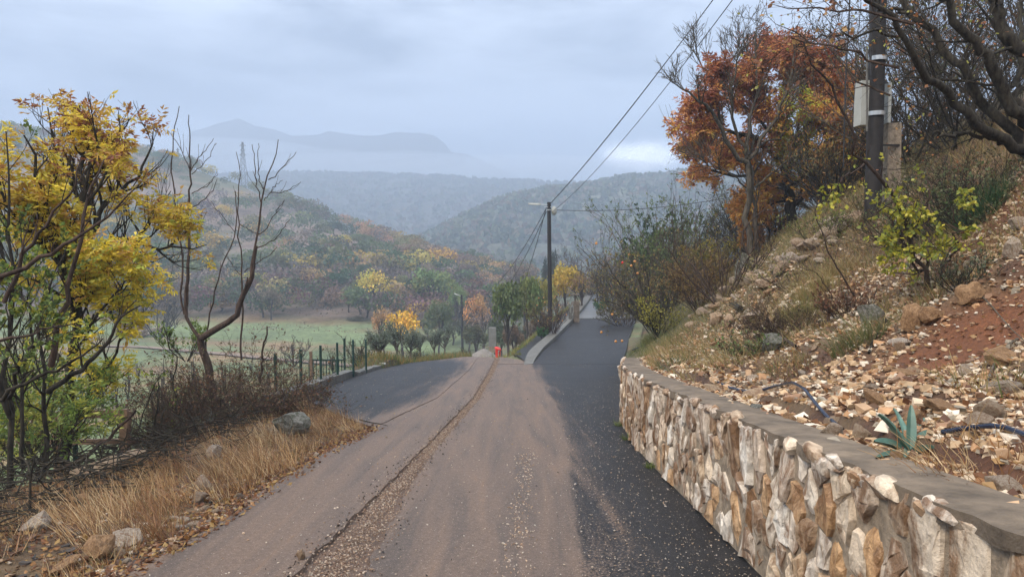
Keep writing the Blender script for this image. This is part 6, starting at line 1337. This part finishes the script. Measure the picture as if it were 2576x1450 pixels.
t_ = np.clip((qy - 130) / 420 + rng.normal(size=len(p)) * .14 + (qx - 1850) / 1200, 0, 1)[:, None]; red = pick(rng, [(.20, .065, .04), (.26, .095, .045), (.15, .055, .035)], len(p)); org = pick(rng, [(.36, .17, .06), (.42, .20, .06), (.30, .13, .05), (.38, .24, .06)], len(p)); col = np.where(rng.random((len(p), 1)) < t_ * 1.15, org, red)
gr = ((np.abs(qx - 2010) < 45) & (np.abs(qy - 330) < 110) & (rng.random(len(p)) < .6)); col[gr] = pick(rng, [(.30, .34, .06), (.36, .33, .06)], gr.sum())
mb = MB(); mb.compound(p, unit(d * .4 + perp(d, rng) + (0, 0, -.35)), rng.uniform(.19, .30, len(p)), col * (1.95, 2.1, 1.9), rng); part('crown', mb, M_leaf, o)
# thick dark tree at the right edge
rng = np.random.default_rng(401); D = 9.2
o = thing('leaning_tree', 'thick dark stemmed tree leaning left over the bank from the right edge, nearly leafless', 'tree', W(2590, 400, D))
L = [LQ([(2600, 400), (2571, 372), (2540, 358), (2500, 334), (2444, 304), (2400, 256), (2372, 222), (2340, 204), (2316, 176), (2288, 120), (2264, 80), (2248, 36), (2220, 22), (2160, -20)], .085, .02, D, -1.0, 20),
     LQ([(2590, 390), (2560, 352), (2512, 296), (2460, 236), (2420, 172), (2380, 112), (2332, 72), (2284, 36), (2262, -10), (2250, -60)], .085, .04, D, .6, 20), LQ([(2600, 320), (2576, 300), (2532, 248), (2492, 180), (2460, 108), (2420, 72), (2388, 28), (2360, -30)], .10, .045, D, -.4, 20),
     LQ([(2640, 200), (2590, 140), (2545, 105), (2520, 60), (2495, 0), (2485, -60)], .12, .07, D, .3, 20), LQ([(2530, 356), (2508, 348), (2420, 336), (2380, 340), (2350, 332)], .035, .018, D, -.6, 20), LQ([(2284, 36), (2230, 20), (2200, 5), (2150, -30)], .03, .012, D, .4, 20),
     LQ([(2262, 94), (2200, 84), (2120, 88), (2060, 96), (1990, 110)], .022, .005, D, -1.2, 20), LQ([(2480, 330), (2440, 250), (2430, 160), (2470, 60)], .03, .012, D, .8, 20), LQ([(2600, 330), (2560, 250), (2570, 120), (2560, -20)], .05, .03, D, 1.2, 20), LQ([(2510, 240), (2440, 190), (2340, 170), (2280, 190)], .02, .006, D, .6, 20)]
l0 = stack_limbs(L); l0 = (l0[0], l0[1] * .8); l1 = sprout(l0[0], l0[1], 6, rng, (.25, 1), (.5, 1.1), (.5, 1.3), .3, .1, .2, 8, .005, absolute=True); l2 = sprout(l1[0], l1[1], 5, rng, (.2, 1), (.4, 1.0), (.25, .7), .55, .05, .22, 5, .0035, absolute=True); l3 = sprout(l2[0], l2[1], 2, rng, (.3, 1), (.4, 1.0), (.1, .3), .6, .05, .22, 4, .0025, absolute=True)
part('trunk', tubes_mb([l0, l1, l2, l3], (12, 5, 3, 3)), M_bark, o, True)
p, d = tips(l3[0], 520, rng, (.3, 1)); mb = MB(); mb.leaves(p, unit(d + rng.normal(size=p.shape) * .5 - (0, 0, .6)), rng.uniform(.032, .058, len(p)), pick(rng, [(.34, .15, .06), (.28, .11, .05), (.42, .22, .07), (.36, .36, .08)], len(p)), .8, rng); part('crown', mb, M_leaf, o)
# overhanging twigs at the top, from a branch out of the frame
o = thing('overhanging_branch', 'fine twigs with a few brown leaves hanging into the top right of the sky', 'branch', W(2180, 40, 8))
L = [LQ([(2300, 60, ), (2180, 20), (2080, 30), (2000, 20), (1940, 10)], .018, .003, 7.5, .5, 10), LQ([(2260, 170), (2160, 130), (2060, 110), (2000, 70), (1950, 60)], .015, .003, 7.6, -.4, 10), LQ([(2240, 240), (2150, 190), (2090, 150), (2020, 140), (1980, 110)], .012, .003, 7.8, .5, 10)]
l0 = stack_limbs(L); l1 = sprout(l0[0], l0[1], 9, rng, (.2, 1), (.4, 1.1), (.3, .7), .5, 0, .25, 7, .0028, absolute=True); l2 = sprout(l1[0], l1[1], 4, rng, (.2, 1), (.4, 1), (.12, .35), .6, 0, .25, 4, .002, absolute=True)
part('twigs', tubes_mb([l0, l1, l2], (5, 4, 3)), M_barkred, o); p, d = tips(l2[0], 130, rng); mb = MB(); mb.leaves(p, unit(d * .3 + rng.normal(size=p.shape) * .5 - (0, 0, .8)), rng.uniform(.04, .07, len(p)), pick(rng, [(.30, .14, .07), (.20, .09, .05), (.40, .24, .09)], len(p)), .8, rng); part('leaves', mb, M_leaf, o)
# long leaning sapling with the yellow leaved shrub
rng = np.random.default_rng(402)
o = thing('yellow_leaved_shrub', 'leaning shrub with bright yellow green rounded leaves in front of the utility pole foot', 'shrub', ray_bank(2330, 735))
D = ray_bank(2330, 735)[1]; L = [LQ([(2345, 745), (2318, 680), (2284, 580), (2260, 504), (2220, 472), (2176, 412), (2156, 360), (2120, 280), (2084, 220), (2050, 170), (2010, 120), (1990, 95)], .028, .006, D, -1.0, 20), LQ([(2340, 730), (2330, 650), (2345, 580), (2330, 500), (2335, 440)], .022, .005, D, .4, 20), LQ([(2345, 740), (2380, 660), (2400, 600), (2390, 520)], .02, .005, D, -.3, 20), LQ([(2318, 680), (2270, 600), (2240, 560), (2230, 500)], .015, .004, D, -.4, 20),
     LQ([(2176, 415), (2150, 430), (2110, 460), (2090, 480)], .01, .004, D, -.6, 20), LQ([(2330, 650), (2290, 640), (2260, 610)], .01, .004, D, -.4, 20)]
l0 = stack_limbs(L); l1 = sprout(l0[0], l0[1], 11, rng, (.1, .98), (.6, 1.3), (.2, .5), .5, -.05, .2, 6, .003, absolute=True); l2 = sprout(l1[0], l1[1], 4, rng, (.2, 1), (.4, 1), (.1, .25), .6, -.05, .2, 4, .002, absolute=True)
part('stems', tubes_mb([l0, l1, l2], (7, 4, 3)), M_barkred, o, True); p, d = tips(l2[0], 2400, rng, (.1, 1)); qx, qy = proj(p); k = (qy > 390) & ((np.abs(qx - 2330) < 120) & (qy > 470) | (rng.random(len(p)) < .3)); p, d = p[k], d[k]; mb = MB()
mb.leaves(p, unit(rng.normal(size=p.shape) * .7 + d * .5 - (0, 0, .3)), rng.uniform(.04, .065, len(p)), pick(rng, [(.42, .40, .05), (.50, .44, .05), (.30, .33, .05), (.22, .27, .05)], len(p), .15), .8, rng); part('foliage', mb, M_leaf, o)
_o = None
def bsap(lab, pts, r, seed, n1=4, **k): 
    d = ray_bank(*pts[0])[1]; return sap(lab, [(x, y, d) for x, y in pts], r, r * .35, M_barkred, seed=seed, n1=n1, **k)
bsap('thin dark sapling leaning left over the middle of the slope', [(2150, 745), (2110, 680), (2070, 600), (2050, 540), (2055, 490)], .013, 71)
bsap('thin dark sapling arching down beside the leaning sapling', [(2105, 770), (2080, 720), (2060, 690), (2010, 670)], .008, 72)
bsap('dark bare shoot at the left of the drystone ridge', [(1905, 668), (1880, 640), (1866, 600), (1880, 560), (1930, 520)], .03, 73, 5)
# shrubs and thicket
S_ = shrub
def G_up(px, py, d): p = W(px, py, d); p[2] = bz(p[0], p[1])[0]; return p
S_('fruit_tree', 'wide twiggy fruit tree with orange fruits spreading left over the edge of the upper lane', 'tree', G_up(1660, 850, 24), 16, 3.4, 3.2, (-.45, 0, .1), 2600, [(.26, .24, .07), (.32, .24, .07), (.2, .19, .06), (.26, .14, .08)], M_barkgrey, 81, .05, (.05, .09), .5, 9, 5, up=.2, fine=.006, third=2)
fr = [(1500, 612), (1583, 640), (1566, 660), (1588, 668), (1604, 687), (1513, 835), (1549, 858), (1565, 857), (1625, 757), (1597, 657), (1540, 790)]
for k, (px, py) in enumerate(fr):
    c = W(px, py, 22.5 + (k % 3) * .6); mb = MB(); v_, f_ = I1; mb.add(v_ * .042 + c, np.array(f_)); single('fruit', mb, M_fruit if k != 2 else M_red, 'small round orange fruit hanging in the twiggy fruit tree' if k != 2 else 'single bright red fruit in the twiggy fruit tree', 'fruit', c, 'orange fruits hanging in the fruit tree' if k != 2 else None, True)
S_('shrub', 'dark twiggy shrub with reddish stems above the charred log', 'shrub', ray_bank(1820, 770), 16, 1.7, 1.5, (-.1, 0, .2), 60, STR, M_barkred, 82, .022, l1n=7, l2n=4, up=.25, fine=.004)
S_('shrub', 'yellow leaved shrub in front of the dark thicket left of the charred log', 'shrub', G_up(1660, 850, 20), 20, 1.1, .9, (0, 0, .3), 1500, [(.38, .34, .05), (.28, .27, .05)], M_bark, 83, .012, (.035, .06))
S_('shrub', 'tawny orange bush of fine dry foliage left of the charred log', 'shrub', G_up(1760, 800, 19), 40, 1.5, 1.5, (0, 0, .3), 3200, [(.25, .16, .06), (.20, .12, .05), (.30, .22, .07)], M_barkred, 84, .01, (.05, .10), .3)
S_('shrub', 'golden yellow bush behind the twiggy red stemmed shrub', 'shrub', G_up(1800, 700, 24), 30, 1.3, 1.3, (0, 0, .3), 2600, [(.36, .30, .05), (.28, .22, .05), (.22, .2, .05)], M_bark, 85, .012, (.05, .09))
S_('evergreen_shrub', 'tall dark green bushy evergreen behind the fruit tree', 'shrub', G_up(1665, 780, 33), 34, 5.0, 2.2, (0, 0, .3), 9000, [(.04, .085, .035), (.055, .11, .04), (.03, .06, .03), (.09, .13, .05)], M_bark, 86, .05, (.12, .2), .6, fine=.008)
S_('shrub', 'light green willowy shrub rising left of the orange tree', 'shrub', G_up(1695, 700, 28), 26, 5.6, 2.4, (-.1, 0, .3), 3600, [(.13, .19, .06), (.17, .22, .07), (.09, .13, .05)], M_barkgrey, 87, .04, (.08, .15), .35, fine=.006)
for i, (px, py, d, hg, spd, nl, pal, lab) in enumerate([
    (1790, 690, 30, 3.6, 3.8, 2600, [(.06, .065, .035), (.10, .07, .045), (.08, .10, .04)], 'dark tangled thicket below the orange tree on the left'), (1900, 640, 27, 2.5, 3.4, 2400, [(.09, .10, .04), (.07, .06, .04), (.16, .15, .05)], 'dark olive thicket behind the trunk of the leafless tree'),
    (2060, 600, 25, 1.3, 3.0, 2400, [(.15, .13, .05), (.10, .10, .045), (.20, .12, .05)], 'brown and olive undergrowth left of the utility pole foot'), (2110, 590, 17, 1.8, 2.4, 1600, [(.30, .16, .06), (.16, .13, .05), (.12, .12, .05)], 'low orange brown undergrowth just left of the utility pole'),
    (1960, 620, 32, 2.0, 3.6, 2200, [(.08, .085, .04), (.06, .05, .035), (.18, .10, .05)], 'shadowy thicket behind the orange tree trunk'), (2150, 600, 26, 1.8, 3.4, 3200, [(.28, .14, .055), (.34, .24, .06), (.12, .09, .05)], 'orange leaved bush between the orange tree and the utility pole'),
    (2290, 560, 15.5, 3.0, 3.2, 1600, [(.16, .10, .06), (.11, .085, .05)], 'reddish brown twiggy thicket right of the concrete stub post'), (2400, 500, 14, 3.2, 3.2, 2000, [(.12, .11, .05), (.14, .09, .05), (.09, .11, .045)], 'brown twiggy thicket behind the leaning dark stems'),
    (2540, 420, 13.5, 4.2, 3.6, 3000, [(.16, .09, .05), (.11, .085, .05), (.22, .11, .055)], 'tall russet thicket at the top right edge'), (2400, 480, 19, 3.8, 3.6, 2600, [(.13, .10, .055), (.16, .09, .055)], 'tall fine twigged thicket rising against the sky behind the leaning stems'),
    (2620, 450, 16, 5.5, 4.5, 3000, [(.13, .10, .05), (.16, .09, .05)], 'dense tall thicket beyond the right edge of the bank'), (2250, 540, 21, 1.5, 3.0, 1800, [(.13, .10, .055), (.10, .08, .05), (.2, .11, .05)], 'fine twigged brown thicket behind the utility pole')]):
    S_('thicket', lab, 'thicket', G_up(px, py, d), 34 if px < 2300 else 20, hg, spd, (0, 0, .25), nl, pal, M_bark if i % 2 else M_barkgrey, 90 + i, .022, (.05, .10), .5, 9, 5, up=.3, fine=.0045, third=1 if px < 2300 else 0)
for i, (px, py, d, hg, spd, nl, pal, lab) in enumerate([(2350, 560, 11, .5, 1.6, 900, [(.10, .16, .06), (.16, .19, .07)], 'green weedy shrub on the grassy shoulder right of the utility pole'), (2480, 520, 9.4, .45, 1.5, 900, [(.14, .18, .08), (.20, .2, .1)], 'grey green weeds below the root of the leaning tree'), (2060, 640, 13.6, .5, 1.4, 800, [(.16, .2, .06), (.24, .24, .07)], 'green weeds on the slope just below the drystone ridge'), (2000, 720, 12.6, .35, 1.6, 800, [(.2, .2, .07), (.3, .25, .09)], 'yellow green weeds on the middle of the bank'), (1890, 940, 9.2, .2, .9, 500, [(.12, .18, .06), (.2, .2, .08)], 'low green weeds near the coping before the hose'), (2440, 560, 9.2, .7, 1.4, 700, [(.09, .14, .05), (.13, .15, .06)], 'low grey green shrub on the bank left of the lush grass'), (2400, 480, 10.5, 1.0, 1.6, 700, [(.14, .13, .06), (.10, .12, .05)], 'olive undergrowth below the leaning stems'), (2480, 470, 10, .9, 1.6, 700, [(.18, .10, .05), (.12, .11, .05)], 'brown undergrowth at the root of the leaning tree'), (2280, 590, 11, .8, 1.6, 700, [(.12, .12, .05), (.17, .13, .06)], 'olive and tan undergrowth right of the utility pole foot'), (2420, 730, 7.6, .35, .8, 350, [(.09, .11, .06), (.12, .13, .07)], 'small grey green herb hanging on the lip of the earth cut')]):
    S_('shrub', lab, 'shrub', G_up(px, py, d), 26, hg, spd, (0, 0, .2), nl, pal, M_bark, 110 + i, .007, (.03, .055), .6, 7, 4, up=.2, fine=.002)
S_('shrub', 'bright orange leaved bush filling the gap between the orange tree and the utility pole', 'shrub', G_up(2085, 600, 20), 24, 2.3, 2.4, (0, 0, .3), 5200, [(.50, .25, .07), (.58, .33, .08), (.40, .17, .06), (.55, .42, .09)], M_bark, 140, .02, (.06, .11), .4, 9, 5, up=.2, fine=.005, third=1)
S_('shrub', 'orange leaved bush glowing low behind the trunk of the leafless tree', 'shrub', G_up(1930, 640, 23), 20, 1.8, 1.6, (0, 0, .3), 3600, [(.48, .22, .07), (.40, .17, .06), (.5, .33, .08)], M_bark, 141, .02, (.06, .11), .4, 9, 5, up=.2, fine=.005, third=1)
# by the lamp post: persimmon shrub and greenery
S_('fruit_shrub', 'bare reddish shrub dotted with orange fruits at the foot of the near lamp post', 'shrub', (W(1385, 850, 41)[0], 41, float(zup(41)) - .1), 20, 2.2, 1.7, (-.05, 0, .3), 900, [(.22, .09, .05), (.16, .08, .05), (.3, .25, .06)], M_barkred, 120, .03, (.05, .09), .5, 8, 4, fine=.006, third=1)
rf_ = np.random.default_rng(5)
for k in range(16):
    c = W(rf_.uniform(1328, 1425), rf_.uniform(745, 815), rf_.uniform(40, 42)); mb = MB(); v_, f_ = I0; mb.add(v_ * .036 + c, np.array(f_)); single('fruit', mb, M_fruit, 'small orange fruit in the bare reddish shrub around the near lamp post', 'fruit', c, 'orange fruits around the near lamp post', True)
S_('shrub', 'small bright green plant at the foot of the near lamp post', 'shrub', (W(1366, 855, 40.5)[0], 40.5, float(zup(40))), 14, .55, .6, (0, 0, .2), 900, [(.05, .14, .04), (.07, .18, .05)], M_bark, 121, .008, (.05, .09))
S_('shrub', 'leafy green plant at the edge of the upper concrete lane', 'shrub', (W(1510, 775, 56)[0], 56, float(zup(56))), 14, .9, 1.0, (0, 0, .2), 1200, [(.05, .14, .05), (.07, .16, .05)], M_bark, 122, .012, (.08, .13))
S_('tree', 'slim bare young tree standing in the green plant by the concrete lane', 'tree', (W(1508, 780, 56.4)[0], 56.4, float(zup(56))), 6, 3.6, 1.4, (0, 0, .5), 500, [(.22, .12, .06), (.2, .2, .06)], M_bark, 123, .05, (.06, .1), fine=.01, third=1)
for i, (px, d, hg, spd, pal, lab) in enumerate([(1560, 58, 2.6, 3.4, [(.12, .13, .05), (.2, .18, .06)], 'olive bush behind the fruit tree beside the concrete lane'), (1470, 70, 2.8, 3.2, [(.16, .12, .07), (.12, .1, .06)], 'brown twiggy bush over the far parapet'), (1530, 84, 3.6, 4, [(.14, .14, .06), (.2, .14, .07)], 'hazy bush at the far end of the upper lane'), (1600, 66, 4.2, 4, [(.10, .08, .055), (.16, .12, .06)], 'dark bare bush in front of the white house'), (1440, 84, 4, 4, [(.14, .1, .07)], 'bare twiggy tree over the left end of the upper lane'), (1570, 46, 2.2, 3.0, [(.2, .17, .05), (.12, .12, .05)], 'yellow green bush on the right edge of the upper lane')]):
    p = W(px, 750, d); zz = float(zup(d)) if px < 1600 else float(zup(d)); S_('shrub', lab, 'shrub', (p[0], d, zz - .1), 22, hg, spd, (0, 0, .3), 1700, pal, M_barkred, 130 + i, .03, (.08, .16), .5, 8, 4, fine=.009, third=1)
# grass edge left of the side lane and around the crest
xs_, ys_ = [], []
for y in np.linspace(29.5, 62, 90):
    sl_ = np.interp(y, np.r_[29, SL[:, 1]], np.r_[.9, SL[:, 0]]); k = 60
    if y > 34: xs_.append(sl_ - np.abs(rng.normal(size=k)) * .55); ys_.append(np.full(k, y) + rng.normal(size=k) * .15)
x = np.concatenate(xs_); y = np.concatenate(ys_); z = zcorr(x, y) - .1; P = np.stack((x, y, z), 1); n = len(x)
setting('verge_grass', blades(P, rng.uniform(.1, .32, n), np.array((-.1, 0, 0))[None], rng.uniform(.012, .03, n), pick(rng, [(.17, .22, .05), (.30, .28, .06), (.12, .18, .05), (.3, .2, .07)], n), rng, 3, .5), M_straw, 'stuff', False)
y = np.concatenate((rng.uniform(25.8, 37, 5200), rng.uniform(36, 60, 1500))); x = TL(y) - np.abs(rng.normal(size=len(y))) * .8 + .12; z = np.where(x < TL(y), FL(x, y), zmain(y)) - .02; P = np.stack((x, y, z), 1); n = len(x)
setting('verge_grass', blades(P, rng.uniform(.08, .42, n), np.array((0, 0, 0))[None], rng.uniform(.01, .025, n), pick(rng, [(.12, .17, .05), (.26, .20, .07), (.34, .21, .06), (.10, .15, .05)], n), rng, 3, .5), M_straw, 'stuff', False)
# ---------------------------------------------------------------- olive trees
OLV = [(.15, .19, .13), (.20, .24, .18), (.11, .145, .10), (.26, .29, .24)]
for i, (px, pyt, pyb, wpx, d, lab) in enumerate([(955, 808, 925, 68, 30, 'first and nearest olive tree of the row, round headed beside the short kerb'), (1000, 785, 905, 60, 35, 'second olive tree of the row, tall in front of the bright yellow tree'), (1033, 800, 905, 50, 39, 'slim olive tree right under the bright yellow tree'), (1058, 806, 900, 62, 43, 'low round olive tree in the middle of the row'), (1092, 800, 898, 44, 47, 'small olive tree left of the bushiest olive'), (1118, 786, 898, 62, 50, 'bushiest olive tree at the right end of the row next to the far lamp post')]):
    base = W(px, pyb, d); z = float(FL(np.array([base[0]]), np.array([d]))[0]); base[2] = min(base[2], z + .1); top = W(px, pyt, d)[2]; h = top - base[2]; r3 = np.random.default_rng(500 + i); o = thing('olive_tree', lab, 'olive tree', base, 'row of young olive trees beyond the kerb')
    T = np.linspace(base - (0, 0, .3), base + (0, 0, h * .42), 6)[None] + r3.normal(size=(1, 6, 3)) * .02; R = np.linspace(.07, .055, 6)[None]; l1 = sprout(T, R, 9, r3, (.75, 1), (.4, .9), (h * .38, h * .6), .6, .2, .12, 6, .012, absolute=True); l2 = sprout(l1[0], l1[1], 7, r3, (.2, 1), (.4, 1), (.25, .5), .6, .25, .15, 5, .008, absolute=True); l3 = sprout(l2[0], l2[1], 4, r3, (.2, 1), (.4, 1), (.2, .4), .6, .3, .15, 4, .005, absolute=True)
    part('trunk', tubes_mb([(T, R), l1, l2, l3], (8, 5, 4, 3)), M_barkgrey, o, True); p, d_ = tips(l3[0], 2600, r3, (0, 1)); cx = base[0]; sc_x = (wpx / FPX * d / 2) ; dx = p[:, 0] - cx; kk = np.abs(dx) < sc_x * 1.15; p, d_ = p[kk], d_[kk]
    mb = MB(); mb.leaves(p, unit(d_ + r3.normal(size=p.shape) * .5), r3.uniform(.07, .12, len(p)), pick(r3, OLV, len(p), .2), .32, r3); part('crown', mb, M_leaf, o)
# thin bare fruit trees behind the green fence, small tree on the meadow
def left_shrub(px, py, d, stems, hg, spd, nl, pal, lab, seed, name='shrub', cat='shrub', bark=M_barkred, fine=.006, **k):
    p = W(px, py, d); z = float(FL(np.array([p[0]]), np.array([d]))[0]); return S_(name, lab, cat, (p[0], d, min(p[2], z + .2)), stems, hg, spd, (0, 0, .4), nl, pal, bark, seed, k.pop('r0', .025), (.04, .08), .5, 7, 4, fine=fine, **k)
left_shrub(868, 930, 25, 5, 1.7, .8, 0, None, 'slender reddish bare saplings between the green fence posts', 201)
left_shrub(905, 925, 27, 4, 1.5, .9, 0, None, 'slender bare sapling right of the reddish saplings behind the fence', 202)
left_shrub(740, 905, 60, 9, 2.2, 2.6, 300, [(.18, .12, .09)], 'small round leafless tree alone on the meadow behind the fence', 203, fine=.012, r0=.05, third=2)
left_shrub(400, 800, 96, 9, 5, 5, 0, None, 'leafless spreading tree beside the dry stone wall on the meadow edge', 204, name='tree', cat='tree', bark=M_bark, fine=.02, r0=.1, third=2)
for i, (px, d, lab) in enumerate([(960, 33, 'weedy green plants around the foot of the nearest olive tree'), (1025, 41, 'green weeds under the slim olive tree'), (1070, 48, 'green weeds under the low round olive tree'), (1140, 60, 'brown and green weeds below the far lamp post'), (1185, 46, 'dark weeds at the left foot of the gravel heap'), (1100, 56, 'tan and green weeds behind the olive row'), (930, 30, 'rusty weeds left of the nearest olive tree')]):
    left_shrub(px, 915, d, 40, .8, 1.6, 1300, [(.07, .13, .04), (.12, .17, .05), (.22, .17, .07)], lab, 210 + i, fine=.004, bark=M_bark)
# vineyard: gnarled vines with stakes in rows
r4 = np.random.default_rng(600)
def vine(seed):
    r = np.random.default_rng(seed); T = np.zeros((1, 7, 3)); T[0, :, 2] = np.linspace(0, .75, 7); T[0, :, :2] += np.cumsum(r.normal(size=(7, 2)) * .03, 0); R = np.linspace(.035, .025, 7)[None]; l1 = sprout(T, R, 6, r, (.6, 1), (.6, 1.2), (.5, .9), .5, .15, .42, 8, .012, absolute=True); l2 = sprout(l1[0], l1[1], 2, r, (.3, 1), (.5, 1.2), (.2, .5), .6, .2, .45, 5, .008, absolute=True)
    st = MB(); st.tubes(np.array([[(.08, 0, -.1), (.1, .02, 1.35)]]), np.array([[.025, .022]]), 5, cap=True); return tubes_mb([(T, R), l1, l2], (6, 4, 3)).mesh('vine_stock', M_bark, True), st.mesh('stake', M_barkgrey)
VM = [vine(s) for s in range(5)]; nv = 0
for row in range(9):
    for k in range(12):
        p = W(300 + 0 * k, 1000, 17 + row * 4.2); d = p[1]; x = -13.5 * (d / 17) ** .55 + k * 1.9 + r4.normal() * .2 - row * .6 + 0; y = d + r4.normal() * .3; z = gz(x, y); qx, qy = proj(np.array((x, y, z)))
        if qx[0] < 120 or qx[0] > 700 or qy[0] < 905 or qy[0] > 1160 or x > TL(y) - 3: continue
        o = thing('grapevine', 'gnarled leafless grapevine tied to a thin stake in the vineyard below the road', 'vine', (x, y, z), 'leafless grapevines in the vineyard'); a_ = r4.uniform(0, 6.28); s = r4.uniform(.85, 1.25)
        for nme, me in zip(('vine_stock', 'stake'), VM[nv % 5]): c = bpy.data.objects.new(nme, me); C.objects.link(c); c.parent = o; c.rotation_euler = (0, 0, a_); c.scale = (s, s, s)
        nv += 1
print('vines', nv)
n = 26000; y = 9 + 60 * rng.random(n) ** 1.2; x = TL(y) - 3.2 - 26 * rng.random(n) * (y / 40 + .3); z = FL(x, y); P = np.stack((x, y, z - .02), 1)
setting('meadow_grass', blades(P, rng.uniform(.06, .22, n), np.array((0, 0, 0))[None], rng.uniform(.01, .03, n), pick(rng, [(.09, .15, .055), (.12, .17, .07), (.17, .16, .07), (.24, .18, .09)], n), rng, 3, .5), M_straw, 'stuff', False)
print('objects', len(bpy.data.objects), 'tris', sum(sum(len(p.vertices) - 2 for p in m.polygons) if len(m.polygons) < 3 else len(m.polygons) * 2 for m in bpy.data.meshes))

ys2 = rng.uniform(28.9, 60, 2600); sl2 = np.array([slx(v) if v > 33.9 else np.interp(v, [28.7, 33], [.75, .3]) for v in ys2]); ok = ys2 > 33.2; ys2 = ys2[ok]; x = sl2[ok] - .02 + rng.normal(size=len(ys2)) * .1; P = np.stack((x, ys2, zup(ys2) - .08), 1); n = len(x)
setting('verge_grass', blades(P, rng.uniform(.08, .24, n), np.array((-.3, 0, 0))[None], rng.uniform(.012, .028, n), pick(rng, [(.17, .22, .05), (.30, .28, .06), (.12, .18, .05), (.3, .2, .07)], n), rng, 3, .6), M_straw, 'stuff', False)
